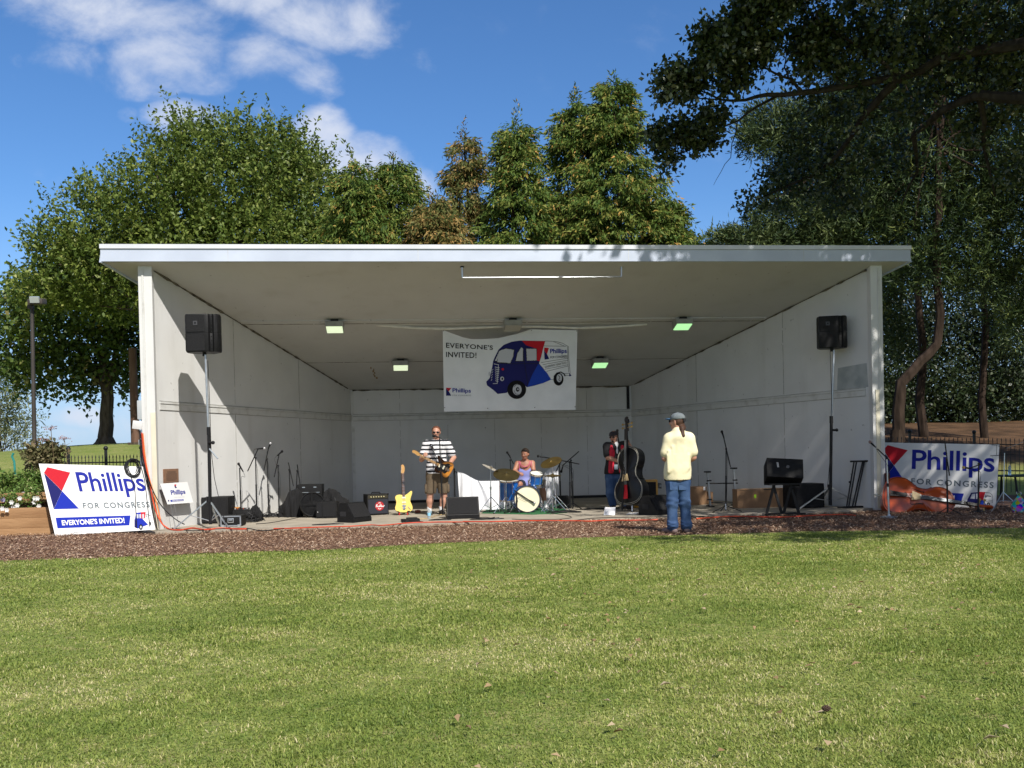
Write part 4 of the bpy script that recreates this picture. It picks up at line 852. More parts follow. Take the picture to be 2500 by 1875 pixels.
M_cloth_b = mat('black_cloth', (.008, .008, .009), .95); M_white2 = mat('white_plastic', (.75, .75, .75), .4); M_tape = mat('lime_tag', (.42, .72, .03), .5); M_paper = mat('paper', (.78, .78, .80), .7)
M_foamw = mat('mic_mesh', (.45, .45, .46), .4, .5); M_brown = mat('brown_board', (.075, .018, .014), .7)
def rel(o): l = Vector(o.location); return lambda p: Vector(p)-l

def catmull(P, k=5):
    q = []
    for i in range(len(P)-1):
        p0, p1, p2, p3 = P[max(i-1, 0)], P[i], P[i+1], P[min(i+2, len(P)-1)]
        for j in range(k): s = j/k; q.append(.5*((2*p1)+(p2-p0)*s+(2*p0-5*p1+4*p2-p3)*s*s+(3*p1-p0-3*p2+p3)*s**3))
    return q+[P[-1]]
def cab(t, size, c=(0, 0, 0), rot=None, bev=.012, m=M_tolex, name='cabinet'):
    return MB().box(c, size, rot, bev=bev).build(name, m, t)
def corners(t, size, c, rot=None):
    rot = rot or Matrix.Identity(3)
    for sx_ in (-1, 1):
        for sz in (-1, 1):
            MB().ball(Vector(c)+rot@Vector((sx_*(size[0]/2-.008), -size[1]/2+.008, sz*(size[2]/2-.008))), .019, 8, 6).build('corner_guard', M_blk, t)

def mic_stand(label, base, Y, top, boom=None, mic=None, kind='tripod', feet=None, polem=M_bmet, ball=M_blk, group='microphone stands', legs_z=.10, cable=True, basem=None):
    """base/top/boom/mic are points of the photograph at distance Y; everything is built round the foot of the pole"""
    g = atZ(base[0], base[1], 0) if Y is None else atY(base[0], base[1], Y); Y = g.y; g.z = max(g.z, -.046) if Y < -.5 else 0.0
    t = thing('microphone_stand', label, 'microphone stand', g, 0, group); q = lambda p: (atY(p[0], p[1], Y-(p[2] if len(p) > 2 else 0))-g)
    T = q(top); mid = T*.55
    b = MB(); b.cyl((0, 0, .03), mid, .016, n=8); b.cyl(mid, T, .012, n=8); b.build('pole', polem, t)
    MB().cyl(mid-Vector((0, 0, .03)), mid+Vector((0, 0, .03)), .017, n=8).build('clutch', M_bmet, t)
    if kind == 'tripod':
        for a in ((200, 320, 80) if feet is None else feet):
            e = Vector((math.cos(R(a))*.30, math.sin(R(a))*.30, .008)); MB().tube([(0, 0, legs_z+.03), e*.55+Vector((0, 0, legs_z*.55)), e], .008, 6).build('leg', M_bmet, t)
        MB().cyl((0, 0, .05), (0, 0, legs_z+.06), .017, n=8).build('hub', M_bmet if basem is None else basem, t)
    else:
        MB().lathe([(.15, 0), (.15, .012), (.13, .024), (.03, .034), (.02, .06)], n=28).build('base', M_blk if basem is None else basem, t)
    if boom:
        a, c = q(boom[0]), q(boom[1]); MB().cyl(a, c, .011, n=8).build('boom', M_bmet, t); MB().ball(T, .022, 8, 6).build('clamp', M_bmet, t)
    if mic:
        a, c = q(mic[0]), q(mic[1]); d = (a-c).normalized(); L = max((a-c).length, .16)   # a is the head end
        mb = MB(); mb.lathe([(.010, 0), (.013, L*.15), (.018, L*.72), (.019, L*.76)], align4(c, d), 10); m_ = mb.build('microphone', M_blk, t)
        MB().ball(c+d*(L*.88), (.027, .027, .030), 12, 8).build('mic_head', ball, m_)
        if cable:
            e = T*.5+Vector((.03, .02, 0)); MB().tube(catmull([c, c+(c-a).normalized()*.06+Vector((0, 0, -.05)), T*.82+Vector((.03, -.01, 0)), e, Vector((.03, .02, .12)), Vector((.08, .05, .012))]), .0035, 5).build('cable', M_rope, t)
    return t
offw = lambda x, o: plane_hit(x, 1150, wall_pt(-1, 0, 0, o), nl).y
mic_stand('short straight mic stand by the road case, nearest the sunlit wall', (589, 1250), offw(589, 0.45), (585, 1142), mic=((581, 1130), (594, 1152)), ball=M_blk)
mic_stand('mic stand with a pale microphone held out level on top of a sloping boom', (627, 1262), offw(627, 0.62), (624, 1118), ((604.4, 1150.7), (630, 1096)), ((648, 1094.5), (626.6, 1096)), ball=M_foamw, feet=(190, 310, 70))
mic_stand('tallest mic stand of the six at the sunlit wall, white-headed microphone pointing up', (656.7, 1257), offw(656.7, 0.45), (652, 1120.5), ((644, 1149.5), (655.5, 1094)), ((659, 1085.6), (654, 1098)), ball=M_foamw)
mic_stand('mic stand with a black microphone tilted up to the right, at the sunlight edge', (681.6, 1257), offw(681.6, 0.62), (679, 1137), ((669.5, 1165), (681, 1111)), ((690, 1101), (676, 1113)), feet=(210, 330, 90))
mic_stand('folded black boom stand in front of the drum cases, boom hanging to the right', (710, 1252), offw(710, 0.75), (706, 1147), ((704, 1129), (716.5, 1187)), None)
mic_stand('thin black boom stand beside the round drum case, last of the row', (720.6, 1252), offw(720.6, 0.62), (725.5, 1149.5), ((725.5, 1134), (734, 1193)), None)
mic_stand('mic stand standing behind the drummer at his right arm', (1249, 1222), 2.9, (1246, 1123), ((1254.4, 1133), (1241.4, 1109)), ((1240, 1107), (1247, 1118)))
mic_stand('tall black boom stand right of the drums holding a long microphone towards the drummer', (1391.8, 1236), 2.2, (1391, 1128), ((1414, 1133), (1340, 1118)), ((1310, 1113), (1341, 1118.5)), feet=(200, 330, 70))
mic_stand('tall black boom stand right of the drums with its arm raised to the right', (1399, 1234), 2.5, (1394, 1124), ((1413.5, 1102), (1373, 1137)), ((1371, 1149), (1375, 1136)), feet=(180, 300, 60))
mic_stand('short black mic stand just behind the hi-hat', (1369, 1231), 2.9, (1366, 1127), ((1372, 1122), (1358, 1150)), None)
mic_stand('low mic stand aimed at the bass drum head', (1262, 1253), None, (1261, 1205), ((1254, 1196), (1293, 1222)), ((1301, 1226), (1290, 1220)), ball=M_foamw, legs_z=.06)
mic_stand('singer\'s mic stand with the microphone at his mouth', (1081, 1253), 1.45, (1073, 1070), None, ((1066, 1066), (1075, 1068.5)), 'tripod', ball=M_blk, feet=(160, 280, 40))
mic_stand('bass player\'s black boom mic stand in front of the upright bass', (1519, 1250), None, (1524, 1147), ((1527, 1160), (1508.6, 1065)), ((1508, 1058), (1509, 1068)), feet=(185, 300, 30))
mic_stand('solitary mic stand with a round black microphone in front of the keyboard stand', (1772, 1250), None, (1772.8, 1096), ((1783.4, 1140), (1767, 1069)), ((1764, 1059), (1768, 1071)), feet=(195, 345, 90), basem=M_alu)
mic_stand('silver mic stand on a round base in front of the orange upright bass', (2170.4, 1272), -1.9, (2165, 1119), ((2172, 1124), (2142, 1096)), ((2124, 1079), (2138, 1092)), 'round', polem=M_steel, ball=mat('pale_windscreen', (.25, .17, .15), .9), basem=M_alu)
mic_stand('black boom stand without a microphone at the neck of the orange upright bass', (2314, 1268), -1.6, (2311, 1121.5), ((2318, 1161.6), (2307, 1081)), None, feet=(200, 290, 20))
mic_stand('round-based mic stand with a yellow-headed microphone bent to the left', (2388.5, 1264), -1.4, (2389.6, 1132), ((2395, 1133.4), (2368, 1143)), ((2350, 1141), (2371, 1144)), 'round', ball=mat('yellow_windscreen', (.62, .42, .14), .8))

# ---- loudspeakers on stands
def pole_stand(label, gx, Y, pts_black, pts_silver, feet, strut=None):
    foot = atY(gx[0], gx[1], Y); foot.z = 0; t = thing('speaker_stand', label, 'speaker stand', foot, 0, 'tall tripod speaker stands'); q = lambda p: atY(p[0], p[1], Y)-foot
    a, b = q(pts_black[0]), q(pts_black[1]); MB().cyl((a.x, a.y, max(a.z, .05)), b, .030, n=12).build('lower_pole', M_bmet, t)
    c, d = q(pts_silver[0]), q(pts_silver[1]); MB().cyl(c, d, .021, n=12).build('upper_pole', M_alu, t)
    MB().cyl(b-Vector((0, 0, .02)), b+Vector((0, 0, .12)), .036, n=12).build('collar', M_bmet, t)
    kb = MB(); kc = b+Vector((.0, -.03, -.16)); kb.cyl(kc, kc+Vector((.07, -.03, 0)), .022, n=10); kb.ball(kc+Vector((.08, -.03, 0)), .034, 10, 6); kb.build('clamp_knob', M_bmet, t)
    hub = q(feet[0]); h2 = Vector((a.x, a.y, .14))
    MB().cyl(hub+Vector((0, 0, -.05)), hub+Vector((0, 0, .05)), .045, n=12).build('leg_collar', M_bmet, t)
    for i, f in enumerate(feet[1:]):
        e = Vector(f); m = hub.lerp(e, .52)
        L = MB(); dd = (e-hub); L.box((hub+e)/2, (.035, .022, dd.length), dd.to_track_quat('Z', 'Y').to_matrix()); lg = L.build('leg', M_steel, t)
        MB().cyl(h2, m, .008, n=6).build('brace', M_steel, t); MB().ball(e+Vector((0, 0, .012)), (.03, .03, .016), 8, 6).build('rubber_foot', M_rub, lg)
    return t, foot, d
t, foot, d1 = pole_stand('tall tripod stand holding the loudspeaker by the sunlit wall', (514, 1285), -.22, ((514, 1280), (509.8, 1059)), ((509.5, 1062), (502, 866)), [(510, 1219), (-.66, .02, 0), (.33, -.05, 0), (.05, .62, 0)])
MB().cyl((.02, -.02, 1.43), (.17, -.06, 1.25), .014, n=8).build('crank_handle', mat('dull_handle', (.30, .34, .38), .6), t)
MB().tube([(.03, -.01, 3.0), (.045, -.02, 2.2), (.05, -.03, 1.4), (.10, -.06, .9), (.20, -.08, .4), (.30, -.10, .02)], .006, 5).build('cable', M_rope, t)
spk1 = d1+foot
t, foot, d2 = pole_stand('tall tripod stand holding the loudspeaker by the shaded wall', (2027, 1242), .38, ((2027.5, 1238), (2029.6, 1030.5)), ((2029.6, 1034), (2036, 855)), [(2025.5, 1189), (-.68, -.06, 0), (.73, .02, 0), (.0, .6, 0)])
MB().tube([(.05, -.02, 3.1), (.06, -.03, 2.2), (.03, -.04, 1.3), (-.06, -.05, .5), (-.05, -.05, .05)], .006, 5).build('cable', M_rope, t)
spk2 = d2+foot
def loudspeaker(label, p, rz, h=.67, w=.60):
    t = thing('loudspeaker', label, 'loudspeaker', p, R(rz), 'loudspeakers on tripod stands'); k = w/.62
    plan = [(-.31, -.13), (.06, -.20), (.10, -.19), (.13, -.15), (.17, -.15), (.20, -.19), (.26, -.17), (.31, -.10), (.31, .04), (.14, .25), (-.20, .25), (-.31, .06)]
    b = MB(); n = len(plan); zs = [(-.0, .96), (.03, 1.0), (h*.49, 1.0), (h*.495, .985), (h*.505, .985), (h*.51, 1.0), (h-.03, 1.0), (h, .96)]; vs = []; fs = []
    for z, s in zs: vs += [(x*k*s, y*k*s, z) for x, y in plan]
    for i in range(len(zs)-1):
        for j in range(n): fs.append((i*n+j, i*n+(j+1) % n, (i+1)*n+(j+1) % n, (i+1)*n+j))
    fs += [tuple(range(n-1, -1, -1)), tuple((len(zs)-1)*n+j for j in range(n))]; b.add(vs, fs); b.build('cabinet', M_blk, t, 35)
    dv = Vector((.37, -.07, 0)).normalized(); nn = Vector((dv.y, -dv.x, 0)); rot = Matrix((dv, -nn, Vector((0, 0, 1)))).transposed(); c = Vector((-.125*k, -.165*k, 0))+nn*.004
    MB().box(c+Vector((0, 0, h*.25)), (.33*k, .006, h*.44), rot).build('grille', M_grille, t); MB().box(c+Vector((0, 0, h*.75)), (.33*k, .006, h*.44), rot).build('grille', M_grille, t)
    lg = MB(); lg.box(c+nn*.006+Vector((.0, 0, h*.76)), (.075, .006, .075), rot); l_ = lg.build('badge', mat('badge_grey', (.055, .055, .06), .5), t); MB().box(c+nn*.011+Vector((0, 0, h*.76)), (.03, .004, .03), rot).build('badge_centre', M_blk, l_)
    for i in range(9): MB().ball(Vector((.155*k, -.155*k, .07+i*h*.105)), .009, 6, 4).build('fin', M_bmet, t)
    MB().cyl((0, 0, -.06), (0, 0, .01), .035, n=10).build('pole_cup', M_bmet, t)
    return t
loudspeaker('black loudspeaker on a tall tripod, lit from the side by the sunlit wall', spk1+Vector((-.03, .05, .04)), 4)
loudspeaker('black loudspeaker on a tall tripod, dark against the shaded wall', spk2+Vector((-.02, .05, .04)), -9, .63, .56)
def subwoofer(label, x0, x1, ytop, ybot, rz, d=.55):
    a = atZ(x0, ybot, 0); Yc = a.y; b = atY(x1, ybot, Yc); w = (b.x-a.x); h = (ybot-ytop)*px_depth0(a)/FPX
    t = thing('subwoofer', label, 'subwoofer', ((a.x+b.x)/2, Yc+d/2+.03, 0), R(rz), 'black subwoofers'); cab(t, (w, d, h-.01), (0, 0, h/2+.005))
    MB().box((0, -d/2-.004, h/2), (w-.06, .008, h-.06)).build('grille', M_grille, t)
    for s in (-1, 1): MB().box((s*(w/2+.001), 0, h*.6), (.008, .16, .05)).build('handle', M_bmet, t)
    for s in (-1, 1):
        for s2 in (-1, 1): MB().cyl((s*(w/2-.06), s2*(d/2-.06), 0), (s*(w/2-.06), s2*(d/2-.06), .012), .025, n=8).build('foot', M_rub, t)
    return t
def px_depth0(p): return (Vector(p)-tov(CAM)).dot(_f)
subwoofer('low black subwoofer behind the tripod at the sunlit wall', 448, 560, 1216, 1281, -3, .6)
subwoofer('black subwoofer behind the tripod at the shaded wall', 1941, 2014, 1182, 1242, 4)

# ---- floor monitors: wedge boxes lying on their backs
def wedge(label, p, rz, w=.55, h=.36, d=.42, tilt=0, side_ports=False, name='floor_monitor', group='wedge floor monitors'):
    t = thing(name, label, 'floor monitor', p, R(rz), group)
    prof = [(-d/2, 0), (d/2, 0), (d/2, h*.55), (d*.32, h), (-.02, h), (-d/2, .07)]        # y, z seen from the end
    b = MB(); n = len(prof); vs = [(-w/2, y, z+.004) for y, z in prof]+[(w/2, y, z+.004) for y, z in prof]
    b.add(vs, [tuple(range(n)), tuple(range(2*n-1, n-1, -1))]+[(i, i+n, (i+1) % n+n, (i+1) % n) for i in range(n)]); b.build('cabinet', M_blk, t, 30)
    a, c = Vector((0, -d/2, .07)), Vector((0, -.02, h)); dd = (c-a); nn = Vector((0, -dd.z, dd.y)).normalized()
    if nn.z < 0: nn = -nn
    M = Matrix((Vector((1, 0, 0)), dd.normalized(), nn)).transposed()
    MB().box((a+c)/2+nn*.006+Vector((0, 0, .004)), (w-.05, dd.length-.04, .012), M).build('grille', M_grille, t)
    for s in (-1, 1):
        MB().box((s*(w/2+.002), .05, h*.45), (.008, .14, .09)).build('side_port', M_dark, t)
    MB().cyl((w/2, -.08, h*.3), (w/2+.01, -.08, h*.3), .025, n=12).build('knob', M_white2, t)
    return t
wedge('wedge floor monitor turned aside at the front of the stage, left of the guitar amplifier', tuple(atZ(864, 1276, 0)+Vector((0, .25, 0))), 52, .52, .36, .40)
wedge('wedge floor monitor facing the singer at the stage edge', tuple(atZ(1132, 1267, 0)+Vector((0, .26, 0))), 0, .62, .40, .44)
wedge('wedge floor monitor beside the upright bass, behind the man in yellow', tuple(atZ(1612, 1258, 0)+Vector((0, .26, 0))), 40, .58, .36, .42)
# monitor propped on a black folding stand
p = atY(1912, 1262, -.62); p.z = -.045
t = thing('trestle_stand', 'black folding trestle stand at the stage edge carrying a monitor', 'stand', p)
for sx_ in (-.24, .22):
    for s in (-1, 1):
        MB().box((sx_*.72+s*.085, s*.03, .29), (.045, .03, .60), rotm('Y', -s*15)@rotm('X', -s*3)).build('leg', M_bmet, t)
    MB().cyl((sx_-.12, 0, .50), (sx_+.10, 0, .50), .010, n=8).build('knob', M_bmet, t)
MB().box((0, -.10, .03), (.78, .04, .03)).build('foot_bar', M_bmet, t); MB().box((0, .10, .03), (.6, .04, .03)).build('foot_bar', M_bmet, t); MB().box((0, 0, .585), (.62, .26, .03)).build('top_plate', M_bmet, t)
t2 = thing('stage_monitor', 'black monitor speaker tilted on the folding trestle stand', 'floor monitor', p+Vector((.02, .0, .60)), R(-14))
rot = rotm('Y', 4)@rotm('X', -24)
b = MB(); b.box((0, 0, .21), (.66, .40, .38), rot, .96, .014); b.build('cabinet', M_tolex, t2); fr = rot@Vector((0, -.194, 0))+Vector((0, 0, .21))
MB().box(fr, (.56, .01, .31), rot).build('grille', M_grille, t2)
MB().box(fr+rot@Vector((-.13, -.01, .05)), (.035, .01, .10), rot@rotm('Y', -8)).build('badge', mat('badge_metal', (.38, .38, .36), .4, .4), t2); MB().cyl(fr+rot@Vector((.05, -.004, .02)), fr+rot@Vector((.05, -.02, .02)), .03, n=12).build('badge', mat('badge_dark', (.12, .12, .12), .4, .5), t2)

# ---- guitar amplifier with red emblem
p = atZ(918, 1258, 0)+Vector((0, .16, 0)); t = thing('guitar_amplifier', 'black guitar amplifier with a round red emblem, left of the yellow guitar', 'amplifier', p, R(18))
cab(t, (.46, .30, .43), (0, 0, .225)); MB().box((0, -.152, .185), (.42, .01, .30)).build('grille_cloth', mat('amp_cloth', (.022, .024, .034), .85), t); MB().box((0, -.152, .385), (.42, .01, .07)).build('control_panel', mat('amp_panel', (.05, .045, .03), .4, .3), t)
for i in range(6): MB().cyl((-.15+i*.055, -.155, .385), (-.15+i*.055, -.172, .385), .011, n=8).build('knob', mat('cream_knob', (.62, .55, .30), .4), t)
e_ = MB().lathe([(0, 0), (.095, 0), (.095, .004), (0, .004)], align4((.03, -.157, .19), (0, -1, 0)), 28).build('emblem', mat('red_emblem', (.42, .015, .02), .5), t)
A = Art(lambda x, y, d: Vector((.03+x, -.164-.001*d, .19+y)))
# script-like white strokes across the emblem
for l in ([(-.075, -.02), (-.07, .03), (-.05, .035), (-.06, .005), (-.04, -.02)], [(-.04, -.015), (-.03, .0), (-.02, -.02), (-.01, .0), (0, -.02), (.01, .03), (.015, -.015)], [(.03, .035), (.035, -.02), (.05, .005), (.055, -.02), (.07, .0), (.08, -.02), (.1, .01)], [(-.03, -.05), (.0, -.065), (.03, -.05)], [(-.02, .06), (0, .07), (.02, .06)]): A.line(I_white, l, .012)
A.build(e_, {'white_print': 'emblem_script'})
MB().tube([(-.10, 0, .437), (-.08, 0, .47), (.08, 0, .47), (.10, 0, .437)], .012, 6).build('handle', M_blk, t); corners(t, (.46, .30, .43), (0, 0, .225))
# ---- electric guitars
M_butter = mat('yellow_guitar_paint', (.78, .60, .16), .25, col2=(.72, .54, .13), scale=4, coat=.4); M_maple = mat('maple_neck', (.52, .30, .11), .35, col2=(.44, .24, .08), scale=12); M_rose = mat('rosewood', (.10, .045, .028), .5); M_cream2 = mat('cream_plate', (.72, .68, .52), .35)
def sunburst():
    m = mat('sunburst_paint', (.42, .15, .03), .2, coat=.5); t = m.node_tree; p = t.nodes['Principled BSDF']; tcn = t.nodes.new('ShaderNodeTexCoord'); mp = t.nodes.new('ShaderNodeMapping'); mp.inputs['Location'].default_value = (0, 0, -.20); mp.inputs['Scale'].default_value = (5.0, 0, 4.2); g = t.nodes.new('ShaderNodeTexGradient'); g.gradient_type = 'SPHERICAL'
    cr = t.nodes.new('ShaderNodeValToRGB'); cr.color_ramp.elements[0].color = (.02, .008, .004, 1); cr.color_ramp.elements[0].position = .04; cr.color_ramp.elements[1].color = (.55, .22, .035, 1); cr.color_ramp.elements[1].position = .55
    t.links.new(tcn.outputs['Object'], mp.inputs[0]); t.links.new(mp.outputs[0], g.inputs[0]); t.links.new(g.outputs[0], cr.inputs[0]); t.links.new(cr.outputs[0], p.inputs['Base Color']); return m
M_sunb = sunburst()
OFFSET_BODY = [(-.02, .0), (.09, .0), (.155, .03), (.175, .09), (.15, .16), (.125, .21), (.135, .27), (.17, .36), (.175, .40), (.15, .415), (.10, .37), (.05, .335), (.0, .325), (-.06, .34), (-.12, .34), (-.16, .31), (-.165, .26), (-.14, .21), (-.15, .15), (-.175, .09), (-.165, .04), (-.11, .01)]
def smooth_poly(pts, k=2):
    pts = [Vector(p) for p in pts]
    for _ in range(k):
        q = []; n = len(pts)
        for i in range(n): a, b = pts[i], pts[(i+1) % n]; q += [a*.75+b*.25, a*.25+b*.75]
        pts = q
    return [(p[0], p[1]) for p in pts]
def guitar(name, label, M, paint, neckm, boardm, plate, slim=1.0):
    """electric guitar: z along the neck, body bottom at the origin, face to -y; M places it"""
    t = thing(name, label, 'electric guitar'); t.matrix_world = M
    body = smooth_poly([(x*slim, z) for x, z in OFFSET_BODY]); MB().prism(body, .042, tr4(0, -.02, 0)).build('body', paint, t, 50)
    pg = smooth_poly([(-.12*slim, .09), (.10*slim, .06), (.13*slim, .14), (.06, .20), (.05, .32), (-.05, .33), (-.12*slim, .27), (-.08, .19)]); MB().prism(pg, .003, tr4(0, -.0235, 0)).build('pickguard', plate, t, 0)
    MB().box((0, -.008, .53), (.045, .022, .44), taper=.93).build('neck', neckm, t); fb = MB().box((0, -.022, .51), (.05, .008, .48), taper=.88).build('fingerboard', boardm, t)
    f_ = MB()
    for i in range(14): MB().box((0, -.0265, .30+.47*(1-2**(-i/9.0))*1.15), (.048, .002, .003)).build('fret', M_steel, fb) if i % 2 == 0 else None
    hd = smooth_poly([(-.024, .74), (.022, .74), (.028, .77), (.040, .80), (.042, .88), (.02, .925), (-.012, .92), (-.034, .89), (-.020, .85), (-.032, .79)], 1); MB().prism(hd, .016, tr4(0, -.012, 0)).build('headstock', neckm, t, 50)
    for i in range(6): MB().ball((-.036+.003*i, -.012, .775+i*.021), .008, 6, 4).build('tuning_peg', M_chrome, t)
    MB().box((0, -.028, .125), (.07, .012, .03)).build('bridge', M_chrome, t)
    for z in (.19, .28): MB().box((0, -.027, z), (.075, .008, .03)).build('pickup', M_cream2 if plate is not M_cream2 else M_blk, t)
    MB().lathe([(.0, .0), (.028, 0), (.028, .004), (.0, .006)], align4((.0, -.026, .075), (0, -1, 0)), 14).build('tailpiece', M_chrome, t)
    for i in range(3): MB().cyl((.085+.018*i, -.024, .10-.02*i), (.085+.018*i, -.036, .10-.02*i), .009, n=8).build('knob', M_chrome, t)
    s = MB()
    for i in range(6): s.cyl((-.018+.007*i, -.032, .125), (-.014+.0055*i, -.028, .76), .0008, n=3)
    s.build('string_set', M_steel, t)
    return t
p = atZ(985, 1257.5, 0)
gs = thing('guitar_stand', 'low red folding guitar stand under the yellow guitar', 'guitar stand', p+Vector((0, .12, 0)))
M_redst = mat('red_stand', (.50, .02, .02), .4)
for s in (-1, 1):
    MB().tube([(s*.08, -.14, .0), (s*.09, -.08, .10), (s*.10, .14, .0)], .013, 6).build('leg', M_redst if s > 0 else M_redst, gs); MB().box((s*.11, -.10, .075), (.05, .10, .018)).build('padded_arm', M_blk, gs)
MB().cyl((-.10, -.02, .08), (.10, -.02, .08), .011, n=8).build('crossbar', M_redst, gs)
top = atY(982, 1134, p.y+.16); base = Vector((p.x+.01, p.y+.02, .055)); ax = (top-base); Mx = ax.to_track_quat('Z', 'Y').to_matrix().to_4x4()
zax = ax.normalized(); xax = Vector((.96, .25, 0)); xax = (xax-zax*xax.dot(zax)).normalized(); yax = zax.cross(xax); Mx = Matrix((xax, yax, zax)).transposed().to_4x4(); Mx.translation = base
guitar('electric_guitar', 'butter yellow electric guitar standing on the floor by the singer', Mx @ Matrix.Scale(ax.length/.925, 4), M_butter, M_maple, M_rose, M_butter)

# ---- drum kit: each drum, cymbal stand and pedal is a thing of its own
M_drumb = mat('blue_drum_shell', (.012, .14, .46), .22, col2=(.01, .09, .34), scale=7, coat=.5); M_head = mat('drum_head', (.80, .78, .70), .5, col2=(.74, .71, .60), scale=3); M_hoop = M_chrome; M_bhead = mat('bass_drum_head', (.80, .74, .55), .45, col2=(.76, .69, .48), scale=2)
YK = 1.62
def drum(name, label, c, axis, r, depth, headm=M_head, shellm=M_drumb, lugs=8, hoopm=None, legs=0):
    t = thing(name, label, 'drum', c); M = align4((0, 0, 0), axis); hm = hoopm or M_hoop
    MB().lathe([(r, -depth/2+.01), (r, depth/2-.01)], M, 36).build('shell', shellm, t)
    for s in (-1, 1):
        MB().lathe([(0, s*(depth/2-.006)), (r*.99, s*(depth/2-.006)), (r*.99, s*(depth/2-.014)), (0, s*(depth/2-.014))], M, 36).build('drum_head', headm, t)
        MB().lathe([(r*.985, s*depth/2-.016), (r+.014, s*depth/2-.016), (r+.014, s*depth/2+.016), (r*.985, s*depth/2+.016), (r*.985, s*depth/2-.016)], M, 36).build('hoop', hm, t, 30)
    for i in range(lugs):
        a = 2*math.pi*i/lugs+.2; p0 = M@Vector(((r+.014)*math.cos(a), (r+.014)*math.sin(a), depth/2)); p1 = M@Vector(((r+.014)*math.cos(a), (r+.014)*math.sin(a), -depth/2)); mid = (p0+p1)/2
        lb = MB().cyl(p0, p1, .0045, n=5).build('tension_rod', M_chrome, t)
    return t
bc = atY(1286, 1220, YK); r_b = .265; bc.z = r_b+.012
bd = drum('bass_drum', 'bass drum with a cream front head facing the audience', bc+Vector((0, .2, 0)), (0.05, -1, .03), r_b, .40, M_bhead, M_drumb, 8, mat('black_hoop', (.02, .025, .05), .3))
for s in (-1, 1): MB().cyl((s*.24, -.10, -.10), (s*.36, -.24, -bc.z+.005), .009, n=6).build('spur', M_chrome, bd)
def at(px, py, dy=0.0): return atY(px, py, YK+dy)
tomc = at(1309, 1168, .25); tom = drum('rack_tom', 'bright blue rack tom mounted over the bass drum', tomc, (.10, -.35, 1), .135, .20)
MB().cyl((0, .06, -.06), (-.10, .16, -.30), .014, n=8).build('mount_arm', M_chrome, tom)
ftc = at(1243, 1198, .55); ftc.z = .44; ft = drum('floor_tom', 'dark blue floor tom on legs left of the bass drum', ftc, (0, -.08, 1), .20, .40)
for a in (80, 200, 320): MB().cyl((.215*math.cos(R(a)), .215*math.sin(R(a)), .12), (.235*math.cos(R(a)), .235*math.sin(R(a)), -.435), .008, n=6).build('leg', M_chrome, ft)
snc = at(1311, 1181, .42); sn = drum('snare_drum', 'shallow chrome snare drum under the blue rack tom', snc, (0, -.05, 1), .178, .13, shellm=M_chrome)
MB().cyl((0, 0, -.08), (0, 0, -snc.z+.15), .013, n=8).build('stand_pole', M_chrome, sn)
for a in (90, 210, 330): MB().cyl((0, 0, -snc.z+.28), (.22*math.cos(R(a)), .22*math.sin(R(a)), -snc.z+.008), .008, n=6).build('leg', M_chrome, sn)
def cymbal_stand(label, foot, tp, r, axis, legs=(205, 335, 90), m=M_gold, hat=False, spread=.30):
    g = at(*foot); g.z = 0; T = at(*tp)-g; t = thing('cymbal_stand', label, 'cymbal stand', g, 0, 'cymbals on chrome stands')
    mid = Vector((0, 0, T.z*.55)); b = MB(); b.cyl((0, 0, .06), mid, .014, n=8); b.cyl(mid, T, .009, n=8); b.build('pole', M_chrome, t); MB().cyl(mid-Vector((0, 0, .03)), mid+Vector((0, 0, .03)), .02, n=8).build('clutch', M_chrome, t)
    for a in legs:
        e = Vector((spread*math.cos(R(a)), spread*math.sin(R(a)), .01)); MB().cyl((0, 0, .34), e, .009, n=6).build('leg', M_chrome, t); MB().cyl((0, 0, .10), Vector((0, 0, .34)).lerp(e, .5), .006, n=6).build('brace', M_chrome, t); MB().ball(e, .016, 8, 6).build('rubber_foot', M_rub, t)
    for k_ in ((0, .03) if hat else (0,)):
        s = -1 if k_ else 1
        cy = MB().lathe([(0, .028*s), (r*.12, .024*s), (r*.2, .010*s), (r*.6, .004*s), (r, -.010*s), (r, -.012*s), (r*.6, .001*s), (r*.2, .006*s), (r*.1, .018*s), (0, .024*s)], align4(T-Vector((0, 0, k_)), axis), 40).build('cymbal', m, t)
    MB().cyl(T-Vector(axis).normalized()*.02, T+Vector(axis).normalized()*.05, .012, n=8).build('wing_nut', M_chrome, t)
    return t
cymbal_stand('cymbal stand with a wide dark ride cymbal left of the bass drum', (1236.5, 1250, .1), (1236, 1158, .1), .27, (.06, -.52, 1), m=M_goldd)
cymbal_stand('cymbal stand with a bright cymbal tilted down, farthest left of the kit', (1199, 1246, .3), (1199, 1142, .3), .20, (.52, .10, 1), m=mat('pale_brass', (.52, .44, .30), .3, .8))
cymbal_stand('cymbal stand with a gold cymbal tilted high on the right of the kit', (1358, 1249, .25), (1345, 1128, .25), .23, (-.40, -.42, 1))
cymbal_stand('hi-hat pair on a stand right of the bass drum', (1350, 1243, .1), (1349, 1160, .1), .18, (0, -.04, 1), m=M_gold, hat=True)
p = at(1357, 1245, .15); p.z = 0; pd = thing('hi_hat_pedal', 'chrome pedal under the hi-hat by the white shoe', 'drum pedal', p+Vector((-.10, -.05, 0)), R(12)); MB().box((0, 0, .05), (.09, .26, .012), rotm('X', 14)).build('footboard', M_chrome, pd); MB().box((0, .02, .006), (.08, .24, .012)).build('base', M_bmet, pd)
